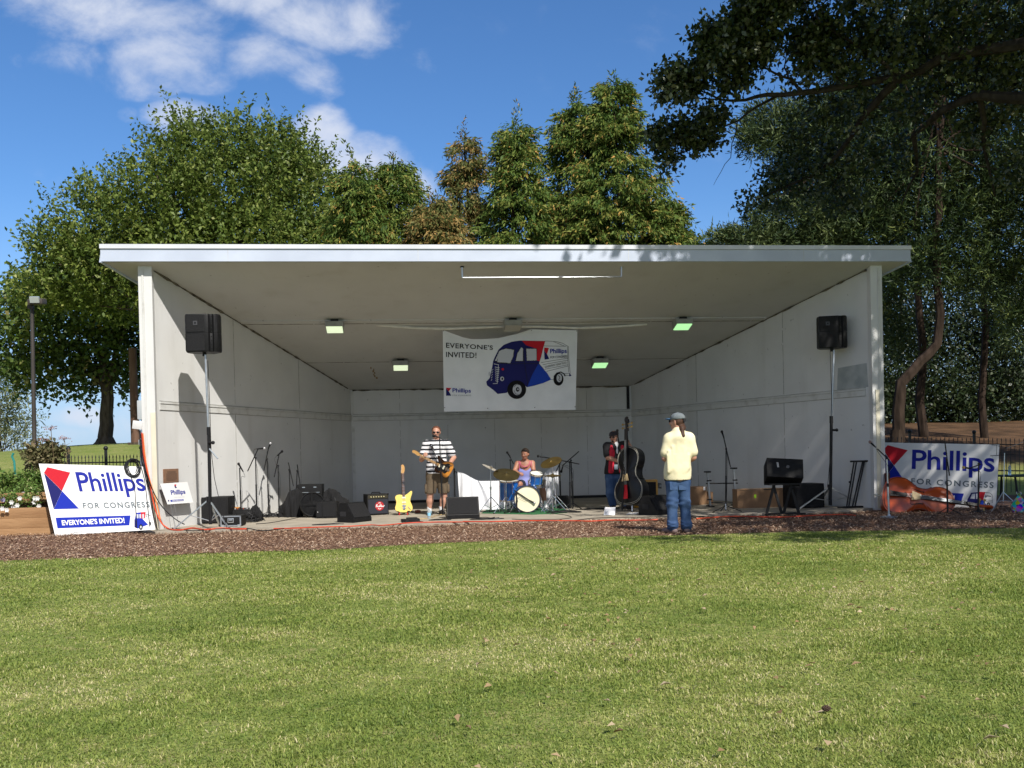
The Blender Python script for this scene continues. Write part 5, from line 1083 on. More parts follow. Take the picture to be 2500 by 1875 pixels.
# drum rug, sheet, monitor behind
rg = MB(); o = [atZ(x, y, .006) for x, y in ((1175, 1253), (1300, 1256), (1385, 1252), (1380, 1242), (1300, 1240), (1190, 1243))]
c0 = sum(o, Vector())/6; rt = thing('green_mat', 'green artificial turf mat under the drum kit', 'mat', (c0.x, c0.y, 0)); rg.add([v-Vector((c0.x, c0.y, 0)) for v in o]+[Vector((v.x-c0.x, v.y-c0.y, .001)) for v in o], [(0, 1, 2, 3, 4, 5)]+[(i, i+6, (i+1) % 6+6, (i+1) % 6) for i in range(6)]); rg.build('turf', mat('artificial_turf', (.015, .10, .035), .9, col2=(.025, .16, .05), scale=40, bump=.5, bscale=200), rt, 0)
def sheet(label, top, bot, Ya, folds, parent_name='white_sheet'):
    n = len(top); V = []; m = 14; g = atY(bot[0][0], bot[0][1], Ya); g.z = 0
    for j in range(m+1):
        w = j/m
        for i in range(81):
            u = i/80; x = np.interp(u, np.linspace(0, 1, n), [a[0] for a in top])*(1-w)+np.interp(u, np.linspace(0, 1, len(bot)), [a[0] for a in bot])*w; y = np.interp(u, np.linspace(0, 1, n), [a[1] for a in top])*(1-w)+np.interp(u, np.linspace(0, 1, len(bot)), [a[1] for a in bot])*w
            q = atY(x, y, Ya-.25*w+folds*math.sin(u*24+w*3.0)*(.4+.6*w)*(1 if u < .7 else .5)); q.z = max(q.z, .006); V.append(q-g)
    F = [(j*81+i, j*81+i+1, (j+1)*81+i+1, (j+1)*81+i) for j in range(m) for i in range(80)]
    t = thing('white_sheet', label, 'sheet', g); npmesh('cloth', np.array(V), np.array(F), M_cloth_w, parent=t, smooth=True); return t
sheet('white bed sheet draped from a black pole behind the drum kit', [(1117, 1151), (1135, 1157), (1160, 1171), (1172, 1174.5), (1260, 1173)], [(1123, 1242), (1160, 1250), (1215, 1248), (1262, 1243)], 3.3, .07)
sheet('white sheet hanging behind the hi-hat', [(1325, 1158), (1345, 1142), (1362, 1136)], [(1318, 1238), (1340, 1238), (1366, 1236)], 3.4, .05)
sp = atY(1111, 1233, 3.35); sp.z = 0; t = thing('upright_pole', 'black pole propping up the corner of the white sheet', 'pole', sp); MB().cyl((0, 0, 0), (0, 0, .92), .018, n=10).build('tube', M_bmet, t); MB().lathe([(.16, 0), (.15, .02), (.02, .04)], n=20).build('base', M_bmet, t); MB().cyl((0, 0, .86), (.10, -.03, .80), .008, n=6).build('peg', M_bmet, t)
p = atY(1372, 1236, 2.9); p.z = 0; t = thing('bass_combo', 'small black amplifier cabinet on the floor behind the hi-hat', 'amplifier', p); cab(t, (.30, .28, .27), (0, 0, .137)); MB().box((0, -.143, .13), (.26, .008, .22)).build('grille', M_grille, t)
p = atY(1240, 1240, 2.35); p.z = 0; t = thing('drum_throne', 'round black drum stool under the drummer', 'stool', atY(1281, 1240, 2.75)*1.0); t.location.z = 0
MB().lathe([(0, .50), (.15, .50), (.17, .47), (.16, .43), (0, .42)], n=24).build('seat', M_cloth_b, t); MB().cyl((0, 0, .12), (0, 0, .43), .018, n=8).build('pole', M_chrome, t)
for a in (90, 210, 330): MB().cyl((0, 0, .28), (.22*math.cos(R(a)), .22*math.sin(R(a)), .01), .010, n=6).build('leg', M_chrome, t)

# ---- cases, amplifiers and cloths heaped at the left rear
def heap(label, name, pts, Y, depth, m, cat, seed):
    """soft crumpled cloth: a rounded heap with folds, its outline taken from the photograph"""
    rs = np.random.default_rng(seed); top = [atY(x, y, Y) for x, y in pts]; x0, x1 = top[0].x, top[-1].x; t = thing(name, label, cat, ((x0+x1)/2, Y, 0)); n, m_ = 34, 14; V = []
    for j in range(m_+1):
        w = j/m_*math.pi
        for i in range(n+1):
            u = i/n; px_ = np.interp(u, np.linspace(0, 1, len(top)), [a.x for a in top]); h = max(.01, np.interp(u, np.linspace(0, 1, len(top)), [a.z for a in top])); f = 1+.10*math.sin(u*23+w*3+seed)+.06*math.sin(u*41-w*5)
            V.append((px_-(x0+x1)/2, -math.cos(w)*depth*f*(.35+.65*math.sin(math.pi*min(max(u, .05), .95))), h*math.sin(w)**.7*(1 if abs(math.sin(w)-1) < .05 else f*.97)+.002))
    F = [(j*(n+1)+i, j*(n+1)+i+1, (j+1)*(n+1)+i+1, (j+1)*(n+1)+i) for j in range(m_) for i in range(n)]; npmesh('cloth', np.array(V), np.array(F), m, parent=t, smooth=True); return t
heap('crumpled black cloth heaped left of the round drum case', 'black_cloth', [(682, 1236), (695, 1226), (705, 1200), (715, 1196), (726, 1192), (736, 1200), (742, 1236)], 2.75, .35, M_cloth_b, 'cloth', 1)
heap('black cloth cover slumped right of the drum cases', 'black_cloth', [(786, 1236), (792, 1200), (806, 1192), (820, 1196), (838, 1214), (851, 1220), (853, 1236)], 3.0, .4, M_cloth_b, 'cloth', 2)
heap('black cloth bag at the foot of the mic stands', 'cloth_bag', [(605, 1252), (615, 1238), (624, 1231), (632, 1240), (641, 1252)], 1.65, .2, M_cloth_b, 'bag', 3)
p = atY(757, 1236, 2.85); p.z = 0; t = thing('amplifier_case', 'tall black amplifier case standing behind the round drum case', 'case', p+Vector((0, .25, 0)), R(-4)); cab(t, (.52, .36, .66), (0, 0, .33)); MB().box((0, -.185, .55), (.46, .01, .16)).build('panel', M_grille, t); MB().box((0, -.19, .49), (.44, .008, .012)).build('trim_strip', M_steel, t)
for i in range(2): MB().box((-.12+.24*i, -.187, .60), (.06, .012, .02)).build('latch', M_steel, t)
p = atY(763, 1240, 2.25); t = thing('drum_case', 'round black hard drum case standing on edge with a cross rib', 'drum case', (p.x, p.y+.05, .262))
M = align4((0, 0, 0), (.08, -1, .05)); MB().lathe([(0, -.14), (.25, -.14), (.262, -.12), (.262, .10), (.25, .125), (0, .14)], M, 40).build('shell', M_blk, t, 35)
rb_ = MB().box((0, -.145, 0), (.50, .03, .03)).build('rib', M_blk, t); MB().box((0, -.145, .13), (.03, .03, .24)).build('rib', M_blk, t); MB().lathe([(.225, .135), (.24, .15), (.255, .135)], M, 40).build('rim', M_bmet, t)
for px_, w, h, rz, lab in ((800, .36, .35, -6, 'black combo amplifier cabinet with a cable on top, in front of the slumped cover'),):
    p = atY(px_, 1249, 1.95); p.z = 0; t = thing('combo_amplifier', lab, 'amplifier', p, R(rz)); cab(t, (.42, .30, .33), (0, .0, .17)); MB().box((.06, -.153, .17), (.26, .008, .27)).build('grille', M_grille, t); MB().box((-.14, -.153, .17), (.10, .008, .27)).build('panel', M_bmet, t); MB().cyl((-.17, -.155, .13), (-.17, -.163, .13), .008, n=6).build('knob', M_white2, t)
    MB().tube([(-.1, -.05, .34), (-.05, -.02, .40), (.03, -.05, .42), (.10, 0, .37), (.15, -.03, .41), (.18, -.06, .345)], .006, 5).build('cable', M_rope, t)
wedge('small wedge floor monitor propped in front of the round drum case', tuple(atZ(756, 1251, 0)+Vector((0, .16, 0))), -28, .36, .27, .30)
# ---- rack case, mixer and the cable heap by the left stand
p = atZ(566, 1286, 0)+Vector((0, .2, 0)); t = thing('road_case', 'black road case with aluminium edges and a butterfly latch at the stage edge', 'road case', p, R(-5)); cab(t, (.36, .40, .19), (0, 0, .105))
for z in (.018, .19): MB().box((0, -.2, z), (.365, .012, .022)).build('edging', M_alu, t)
for s in (-1, 1): MB().box((s*.176, -.2, .105), (.022, .012, .19)).build('edging', M_alu, t)
lt = MB().box((0, -.205, .115), (.11, .01, .085), bev=.003).build('latch_plate', M_alu, t); MB().box((0, -.211, .115), (.08, .008, .05)).build('latch_recess', M_dark, lt); MB().box((0, -.216, .125), (.06, .008, .02)).build('butterfly', M_steel, lt)
for s in (-1, 1): MB().box((s*.15, -.207, .02), (.05, .014, .04)).build('corner_guard', M_steel, t)
p = atZ(574, 1276, 0)+Vector((0, .3, 0)); t = thing('mixer_rack', 'low black mixer rack with cables piled on it behind the road case', 'mixer', p+Vector((0, .12, 0)), R(4)); cab(t, (.46, .36, .22), (0, 0, .11)); MB().box((0, -.02, .235), (.42, .3, .02), rotm('X', 5)).build('panel', M_bmet, t)
for i in range(10): MB().cyl((-.17+.038*i, -.08+.05*(i % 3), .245), (-.17+.038*i, -.08+.05*(i % 3), .262), .009, n=6).build('knob', [M_white2, M_orange, M_alu][i % 3], t)
MB().box((-.05, .02, .27), (.16, .05, .02)).build('orange_tray', mat('amber_tray', (.50, .22, .04), .5), t)
def scrawl(c, rx, ry, n, h, r, m, name, label, cat, turns=1.0, seed=0, group=None):
    rs = np.random.default_rng(seed); t = thing(name, label, cat, c, 0, group); pts = []; a = rs.uniform(0, 6)
    for i in range(n):
        a += rs.uniform(.3, 1.2)*turns; k_ = rs.uniform(.3, 1); pts.append(Vector((rx*k_*math.cos(a), ry*k_*math.sin(a), r+h*rs.random()*(1.1-k_))))
    q = []
    for i in range(len(pts)-1):
        for s in (0, .25, .5, .75):
            p0, p1, p2, p3 = pts[max(i-1, 0)], pts[i], pts[i+1], pts[min(i+2, len(pts)-1)]
            q.append(.5*((2*p1)+(p2-p0)*s+(2*p0-5*p1+4*p2-p3)*s*s+(3*p1-p0-3*p2+p3)*s**3))
    for v in q: v.z = max(v.z, r)
    MB().tube(q, r, 5).build('cable', m, t); return t
scrawl(tuple(atZ(604, 1276, 0)+Vector((0, .15, 0))), .26, .2, 90, .30, .008, M_rope, 'cable_heap', 'tangled heap of black cables spilling beside the road case', 'cables', 1.3, 1)
scrawl(tuple(atZ(665, 1262, 0)+Vector((0, .1, 0))), .42, .22, 70, .10, .008, M_rope, 'cable_heap', 'tangle of black cables round the feet of the mic stands', 'cables', 1.1, 2)
scrawl(tuple(atZ(700, 1252, 0)+Vector((0, .25, 0))), .34, .25, 90, .22, .008, M_rope, 'cable_heap', 'pile of black cables in front of the heaped black cloth', 'cables', 1.2, 3)
scrawl(tuple(atZ(800, 1281, 0)), .30, .08, 18, .03, .006, M_rope, 'cable_heap', 'loose black cables in front of the sideways wedge monitor', 'cables', 1, 4)
scrawl(tuple(atZ(1008, 1276, 0)), .22, .07, 40, .05, .008, M_rope, 'cable_heap', 'flat black bundle of cables at the stage edge by the singer', 'cables', 1.2, 5)
scrawl(tuple(atZ(1075, 1270, 0)), .22, .06, 30, .03, .006, M_rope, 'cable_heap', 'thin cables round effect pedals before the singer\'s feet', 'cables', 1.2, 6)
scrawl(tuple(atZ(1190, 1268, 0)), .35, .09, 46, .05, .007, M_rope, 'cable_heap', 'black cables tangled between the front monitor and the drum mat', 'cables', 1.1, 7)
scrawl(tuple(atZ(1378, 1252, 0)), .40, .14, 60, .06, .007, M_rope, 'cable_heap', 'cable tangle at the feet of the drum microphone stands', 'cables', 1.1, 8)
scrawl(tuple(atZ(1460, 1243, 0)), .5, .15, 36, .03, .007, M_rope, 'cable_heap', 'thin cable loops on the floor behind the upright bass', 'cables', 1, 9)
def cable(name, label, pts, r, m, z=None, group='cables along the stage'):
    P = [atZ(x, y, 0) if len(a) == 2 else atY(x, y, a[2]) for a in pts for x, y in [a[:2]]]; o = Vector((P[0].x, P[0].y, 0)); t = thing(name, label, 'cable', o, 0, group); q = []
    for i in range(len(P)-1):
        for s in (0, .25, .5, .75):
            p0, p1, p2, p3 = P[max(i-1, 0)], P[i], P[i+1], P[min(i+2, len(P)-1)]; q.append(.5*((2*p1)+(p2-p0)*s+(2*p0-5*p1+4*p2-p3)*s*s+(3*p1-p0-3*p2+p3)*s**3))
    q.append(P[-1])
    MB().tube([Vector((v.x-o.x, v.y-o.y, max(v.z, (-.045 if v.y < -.52 else 0))+r)) for v in q], r, 6).build('cord', m, t); return t
cable('extension_cord', 'orange extension cord lying along the left front edge of the stage', [(400, 1282), (412, 1293), (440, 1296), (470, 1291), (500, 1295), (540, 1291.5), (580, 1293.5), (602, 1293)], .014, M_orange)
cable('extension_cord', 'red cord along the stage edge between the road case and the front monitor', [(668, 1292), (720, 1291), (790, 1288), (860, 1286), (905, 1283), (935, 1284), (1000, 1278), (1070, 1276), (1130, 1276)], .011, M_orange)
cable('extension_cord', 'red cord along the stage edge in front of the drums', [(1130, 1275), (1200, 1275), (1290, 1273), (1400, 1273), (1440, 1274), (1490, 1271.5), (1540, 1272), (1606, 1270)], .012, M_orange)
cable('extension_cord', 'red cord end on the wood chips at the right corner of the stage', [(1700, 1268), (1790, 1262), (1900, 1264), (2000, 1259), (2050, 1257.5), (2074, 1258), (2088, 1260)], .011, M_orange)
cable('black_cable', 'black cable running along the left front edge of the stage', [(420, 1290), (470, 1297), (520, 1293), (600, 1291), (640, 1297), (700, 1291), (760, 1288)], .009, M_rope)
cable('black_cable', 'black cable snaking across the floor from the cable heap', [(625, 1280), (660, 1277), (700, 1270), (740, 1262), (775, 1258)], .007, M_rope)
cable('black_cable', 'thin black cable curling in front of the drum kit', [(1250, 1268), (1300, 1270), (1370, 1268), (1395, 1264), (1380, 1258), (1345, 1254)], .006, M_rope)
cable('black_cable', 'black cable on the floor between the bass player and the stage edge', [(1400, 1272), (1450, 1266), (1530, 1264), (1640, 1262), (1720, 1261)], .007, M_rope)
cable('black_cable', 'black cable on the floor before the solitary mic stand', [(1700, 1262), (1770, 1264), (1830, 1262), (1838, 1256)], .006, M_rope)
cable('tan_cable', 'tan guitar lead curling from the pedals to the front monitor', [(1020, 1268), (1045, 1266), (1072, 1258), (1090, 1258), (1110, 1266)], .007, mat('tan_lead', (.50, .36, .16), .5))
# pedal, bottle, papers
p = atZ(1020, 1252, 0); t = thing('effect_pedal', 'small red-brown box on the floor right of the yellow guitar', 'pedal', p, R(8)); MB().box((0, 0, .03), (.11, .08, .055), bev=.006).build('case', mat('red_brown_case', (.22, .045, .02), .5), t); MB().cyl((0, -.01, .057), (0, -.01, .07), .014, n=10).build('switch', M_chrome, t)
p = atZ(1002, 1274, 0)+Vector((0, .06, 0)); t = thing('pedal_board', 'flat black foot pedal at the stage edge left of the singer', 'pedal', p, R(10)); MB().box((0, 0, .03), (.34, .13, .05), bev=.01).build('case', M_blk, t); MB().box((.03, 0, .062), (.2, .09, .02), rotm('X', 8)).build('treadle', M_rub, t)
def bottle(label, p, tint, h=.21):
    t = thing('water_bottle', label, 'bottle', p); m = bpy.data.materials.new('clear_plastic'); m.use_nodes = True; q = m.node_tree.nodes['Principled BSDF']; q.inputs['Base Color'].default_value = (.75, .85, .92, 1); q.inputs['Roughness'].default_value = .1; q.inputs['Transmission Weight'].default_value = .75
    MB().lathe([(0, 0), (.030, 0), (.033, .01), (.033, h*.62), (.030, h*.72), (.012, h*.9), (.012, h*.96), (0, h*.96)], n=16).build('bottle', m, t); MB().lathe([(.034, h*.28), (.034, h*.55)], n=16).build('bottle_label', mat('bottle_label', tint, .5), t); MB().lathe([(0, h), (.014, h), (.014, h*.93), (0, h*.93)], n=10).build('cap', M_white2, t)
bottle('clear water bottle with a light blue wrapper on the floor before the singer', atZ(1048, 1266, 0), (.25, .55, .75), .20)
def paper(label, c4, name='paper_sheet'):
    o = c4[0]; t = thing(name, label, 'paper', o, 0, 'song sheets on the floor'); n = 6; V = []
    for j in range(n+1):
        for i in range(n+1):
            u, v = i/n, j/n; p = (c4[0]*(1-u)+c4[1]*u)*(1-v)+(c4[3]*(1-u)+c4[2]*u)*v; V.append(p-o+Vector((0, 0, .004+.006*math.sin(u*3+v*2)**2)))
    npmesh('sheet', np.array(V), np.array([(j*(n+1)+i, j*(n+1)+i+1, (j+1)*(n+1)+i+1, (j+1)*(n+1)+i) for j in range(n) for i in range(n)]), M_paper, parent=t, smooth=True)
Yp = atZ(1474, 1258.5, 0).y
paper('white song sheet propped up on the floor left of the bass mic stand', [atY(1473.5, 1258.5, Yp), atY(1501, 1258.5, Yp), atY(1503, 1239.5, Yp+.18), atY(1477, 1239, Yp+.18)])
paper('white song sheet lying flat under the upright bass', [atZ(1528, 1257, .003), atZ(1553, 1256, .003), atZ(1560, 1252, .003), atZ(1535, 1252.5, .003)])
# ---- keyboard stand frame, boxes and tables at the right
p = atZ(1762, 1236, 0); t = thing('keyboard_stand', 'grey folding keyboard stand frame in front of the shaded wall', 'keyboard stand', p)
q = lambda x, y: atY(x, y, p.y)-p
for (a, b_) in (((1734, 1234), (1727, 1152)), ((1796, 1232), (1791, 1143))):
    A_, B_ = q(*a), q(*b_); A_.z = .01; pl = MB().box((A_+B_)/2, (.05, .035, (B_-A_).length), (B_-A_).to_track_quat('Z', 'Y').to_matrix()).build('post', M_alu, t); MB().box(B_, (.09, .20, .03)).build('support_arm', M_bmet, pl); MB().box(A_, (.06, .40, .03)).build('foot', M_bmet, pl)
    for z in (.15, .55): MB().cyl((A_.lerp(B_, .5).x-.05, -.03, z), (A_.lerp(B_, .5).x+.05, -.03, z), .014, n=8).build('knob', M_bmet, pl)
MB().cyl(q(1724, 1180.5), q(1801, 1179.5), .014, n=8).build('crossbar', M_bmet, t); MB().cyl(q(1735, 1227.5), q(1797, 1227), .012, n=8).build('crossbar', M_bmet, t)
def carton(label, x0, x1, yt, yb, Y, d, rz=0, tags=(), marks=True):
    a, b_ = atY(x0, yb, Y), atY(x1, yb, Y); h = atY(x0, yt, Y).z; w = b_.x-a.x; t = thing('cardboard_box', label, 'box', ((a.x+b_.x)/2, Y+d/2, 0), R(rz), 'cardboard boxes'); MB().box((0, 0, h/2), (w, d, h-.004)).build('carton', M_card, t, 0)
    MB().box((0, -d/2-.0015, h-.02), (w*.98, .003, .004)).build('flap_seam', M_seam, t); MB().box((0, 0, h-.001), (w*.99, .05, .003)).build('tape', mat('packing_tape', (.36, .22, .10), .35), t)
    for (u, v, m, r_) in tags: MB().box((u*w, -d/2-.003, v*h), (.045, .004, .075), rotm('Y', r_)).build('hang_tag', m, t)
    return t
carton('long low cardboard box with two lime green tags behind the trestle stand', 1802, 1945, 1195, 1241, 1.0, .32, -2, ((-.20, .62, M_tape, 0), (.34, .40, M_tape, 22)))
carton('brown cardboard box against the wall behind the man in yellow', 1655, 1726, 1190, 1229, 2.6, .5, 0, ((.42, .9, M_white2, 0),))
carton('small cardboard box beside the bigger one at the keyboard stand', 1727, 1741, 1201, 1229, 2.75, .3)
p = atY(2082, 1241, .15); p.z = 0; t = thing('folding_stand', 'black folding keyboard stand leaning upright near the shaded post', 'keyboard stand', p); q = lambda x, y: atY(x, y, .15)-p
for a, b_ in (((2067, 1238), (2085, 1128)), ((2072, 1238), (2091, 1128)), ((2081, 1238), (2106, 1128)), ((2087, 1238), (2110, 1128))):
    MB().cyl(q(*a), q(*b_), .016, n=8).build('leg', M_bmet, t)
MB().box(q(2097.5, 1126), (.36, .05, .035), bev=.008).build('top_bar', M_bmet, t); MB().box(Vector((-.05, 0, .02)), (.52, .05, .035), bev=.008).build('foot_bar', M_bmet, t); MB().ball(q(2074, 1177), .02, 8, 6).build('knob', M_bmet, t)
p = atY(2141, 1243, .1); t = thing('brown_board', 'dark red-brown board propped at the foot of the shaded post', 'board', (6.98, -.13, -.045)); MB().box((0, 0, .36), (.10, .03, .72), rotm('X', -2)).build('board', M_brown, t)
# wooden bass cabinet behind the upright bass, and the leaning outlet plate
p = atY(1583, 1238, 2.2); p.z = 0; t = thing('wooden_cabinet', 'tan wooden speaker cabinet half hidden by the upright bass', 'amplifier', p, R(-12)); MB().box((-.05, 0, .30), (.50, .36, .59), bev=.012).build('cabinet', mat('ochre_wood', (.48, .27, .035), .4, col2=(.40, .21, .03), scale=9, stretch=(1, 1, .2)), t); MB().box((-.05, -.183, .30), (.42, .01, .5)).build('grille', M_tolex, t)
p = wall_pt(1, .62, .62, .02); t = thing('outlet_box', 'small grey outlet box tilted on the shaded wall by the man in yellow', 'outlet', atY(1612, 1186, 2.9)); MB().box((0, 0, 0), (.14, .03, .13), rotm('Y', 14), bev=.005).build('box', mat('outlet_grey', (.10, .11, .11), .5), t); MB().box((0, -.018, 0), (.05, .01, .06), rotm('Y', 14)).build('plate', mat('outlet_plate', (.38, .40, .40), .5), t)
t.location = wall_pt(1, .415, 1.0, .03); t.location = plane_hit(1612, 1186, wall_pt(1, .5, 1, .02), Vector((-nl.x, nl.y, 0)))
# ---- orange upright bass lying on its side, and the black one the player holds
M_obass = mat('orange_varnish', (.44, .070, .010), .3, col2=(.32, .045, .008), scale=3, coat=.5, stretch=(1, 1, .25)); M_bbass = mat('black_lacquer', (.006, .006, .007), .28, coat=.0, spec=.35); M_ebony = mat('ebony', (.012, .010, .010), .3); M_bind = mat('cream_binding', (.42, .40, .33), .5)
BASS = [(0, 0), (.12, .005), (.23, .04), (.305, .12), (.335, .23), (.325, .34), (.27, .43), (.225, .475), (.235, .49), (.205, .50), (.185, .56), (.18, .63), (.195, .70), (.225, .735), (.215, .745), (.24, .80), (.25, .88), (.235, .96), (.19, 1.03), (.12, 1.075), (.06, 1.10), (.03, 1.115)]
def upright_bass(label, M, body, side, scroll, trim, tailm, fpm, striped):
    """z along the strings from the body's foot, face to -y"""
    t = thing('upright_bass', label, 'double bass'); t.matrix_world = M
    half = BASS; outl = half+[(-x, z) for x, z in reversed(half[1:])]; outl = smooth_poly(outl, 1); n = len(outl); D = .20
    b = MB(); rings = []
    for (yy, s, bulge) in ((-D/2, .0, .065), (-D/2, .35, .055), (-D/2, .7, .032), (-D/2, .93, .007), (-D/2, 1.0, 0), (D/2, 1.0, 0), (D/2, .93, -.004), (D/2, .6, -.02), (D/2, .0, -.03)):
        rings.append([(x*s, yy-bulge, .56+(z-.56)*(s if s < .9 else s)) for x, z in outl])
    vs = [p for r_ in rings for p in r_]; fs = []
    for i in range(len(rings)-1):
        for j in range(n): fs.append((i*n+j, i*n+(j+1) % n, (i+1)*n+(j+1) % n, (i+1)*n+j))
    b.add(vs, fs); bo = b.build('body', body, t, 38)
    for s, off in ((.955, .006), (1.0, .0)):
        MB().tube([(x*s, -D/2-off-.002, .56+(z-.56)*s) for x, z in outl]+[(outl[0][0]*s, -D/2-off-.002, .56+(outl[0][1]-.56)*s)], .0042, 5).build('binding', trim, bo)
        if not striped: break
    MB().box((0, -.13, 1.08), (.055, .05, .70), taper=.75).build('neck', fpm, t); MB().box((0, -.165, .98), (.075, .02, .90), rotm('X', 0), taper=.6).build('fingerboard', M_ebony, t)
    MB().box((0, -.19, .50), (.16, .02, .13), taper=.55).build('bridge', mat('bridge_maple', (.62, .46, .24), .5), t); MB().prism([(-.045, .10), (.045, .10), (.03, .36), (-.03, .36)], .02, tr4(0, -.19, 0)).build('tailpiece', tailm, t)
    for s in (-1, 1):
        MB().tube([(s*.10, -.148, .44), (s*.125, -.148, .42), (s*.135, -.147, .45), (s*.115, -.148, .52), (s*.10, -.148, .58), (s*.105, -.147, .62), (s*.085, -.148, .615)], .008, 5).build('f_hole', M_dark, bo)
    sc = MB(); sc.box((0, -.12, 1.50), (.045, .05, .20), rotm('X', 8), taper=.8); pts = []
    for i in range(20): a = i/19*4.6*math.pi/2; r_ = .055*(1-i/24); pts.append((0, -.105-r_*math.sin(a)*1.0, 1.63-.055+r_*math.cos(a)+.03))
    sc.tube(pts, .026, 8); sc.build('scroll', scroll, t)
    for s in (-1, 1):
        for z in (1.46, 1.53): pg = MB(); pg.cyl((0, -.12, z), (s*.10, -.11, z+.01), .008, n=6); pg.lathe([(0, -.004), (.022, -.004), (.022, .004), (0, .004)], align4((s*.11, -.11, z+.01), (0, 1, 0)), 12); pg.build('tuning_key', mat('brass_key', (.45, .32, .12), .35, .8), t)
    for i in range(4): MB().cyl((-.027+.018*i, -.195, .36), (-.027+.018*i, -.192, .56), .0022, n=4).build('string', M_steel, t); MB().cyl((-.027+.018*i, -.205, .55), (-.012+.008*i, -.16, 1.42), .0022, n=4).build('string', M_steel, t)
    MB().cyl((0, 0, .0), (0, 0, -.12), .009, n=8).build('end_pin', M_chrome, t)
    return t
def place(foot, tip, facing, length):
    z = (Vector(tip)-Vector(foot)); s = z.length/length; z.normalize(); y = -Vector(facing); y = (y-z*y.dot(z)).normalized(); x = y.cross(z); M = Matrix((x, y, z)).transposed().to_4x4(); M.translation = Vector(foot); return M@Matrix.Scale(s, 4)
Yb = .1
f0 = atY(2152, 1212, -.50); tip = atY(2418, 1245, -1.15); f0.z = max(f0.z, .26)
upright_bass('orange-brown upright bass lying on its side before the shaded sign', place(f0, tip, (.30, -.9, .22), 1.66), M_obass, M_obass, M_obass, M_ebony, M_ebony, M_ebony, False)
f1 = atY(1543, 1238, 1.05); f1.z = .13; tip = atY(1540, 1022, 1.40)
BASSM = place(f1, tip, (-.78, -.60, .1), 1.66)
upright_bass('black upright bass with white edging held by the bass player', BASSM, M_bbass, M_bbass, M_ebony, M_bind, mat('red_cloth', (.50, .01, .02), .7), M_bbass, True)
# ---- music stand and things at the right edge
p = atY(2450, 1262, -1.3); p.z = -.046; t = thing('music_stand', 'thin chrome folding music stand at the right edge', 'music stand', p); q = lambda x, y: atY(x, y, -1.3)-p
MB().cyl((0, 0, .18), q(2452.5, 1106), .009, n=8).build('pole', M_steel, t)
for a in (200, 330, 85): MB().cyl((0, 0, .36), (.33*math.cos(R(a)), .33*math.sin(R(a)), .006), .007, n=6).build('leg', M_steel, t); MB().cyl((0, 0, .2), (.16*math.cos(R(a)), .16*math.sin(R(a)), .18), .005, n=6).build('brace', M_steel, t)
dk = MB().cyl(q(2418, 1113), q(2480, 1109), .006, n=6).build('desk_bar', M_bmet, t); MB().cyl(q(2433, 1111), q(2433, 1086), .004, n=5).build('desk_rod', M_bmet, t); MB().cyl(q(2421, 1086), q(2440, 1089), .004, n=5).build('desk_rod', M_bmet, t); MB().cyl(q(2458, 1094), q(2499, 1079), .006, n=6).build('desk_arm', M_steel, t)
p = atY(2489, 1268, -1.7); t = thing('gift_bag', 'colourful tie-dyed bag standing on the wood chips at the right edge', 'bag', (p.x, -1.7, -.045)); M_tie = mat('tie_dye', (.62, .05, .10), .6); 
_t = M_tie.node_tree; vo = _t.nodes.new('ShaderNodeTexVoronoi'); vo.inputs['Scale'].default_value = 16; tcn = _t.nodes.new('ShaderNodeTexCoord'); _t.links.new(tcn.outputs['Object'], vo.inputs['Vector']); hsn = _t.nodes.new('ShaderNodeHueSaturation'); hsn.inputs['Saturation'].default_value = 1.3; hsn.inputs['Value'].default_value = .75; _t.links.new(vo.outputs['Color'], hsn.inputs['Color']); _t.links.new(hsn.outputs[0], _t.nodes['Principled BSDF'].inputs['Base Color'])
MB().lathe([(0, 0), (.11, .005), (.135, .08), (.12, .18), (.05, .27), (.025, .30), (.045, .35), (.0, .34)], n=18).build('bag', M_tie, t)
for s in (-1, 1): MB().tube([(s*.02, 0, .31), (s*.05, 0, .35), (s*.03, .02, .37)], .006, 5).build('ribbon', M_white2, t)
p = atY(2466, 1160, 2.6); zt = p.z; t = thing('picnic_table', 'dark green metal table in the shade at the right edge', 'table', (p.x+.42, 2.7, float(ground_z(p.x+.42, 2.7)))); M_tbl = mat('dark_green_metal', (.012, .035, .03), .5); zt = zt-t.location.z
MB().box((.1, 0, zt-.02), (1.3, .75, .04), bev=.01).build('table_top', M_tbl, t)
for sx_ in (-.4, .6):
    for s in (-1, 1): MB().cyl((sx_, s*.25, zt-.04), (sx_+.02, s*.32, 0), .022, n=8).build('leg', M_bmet, t)
q = atY(2465, 1160, 2.55); bottle('tall clear water bottle standing on the dark table at the right edge', (q.x, 2.55, float(t.location.z)+zt), (.30, .55, .70), .24)
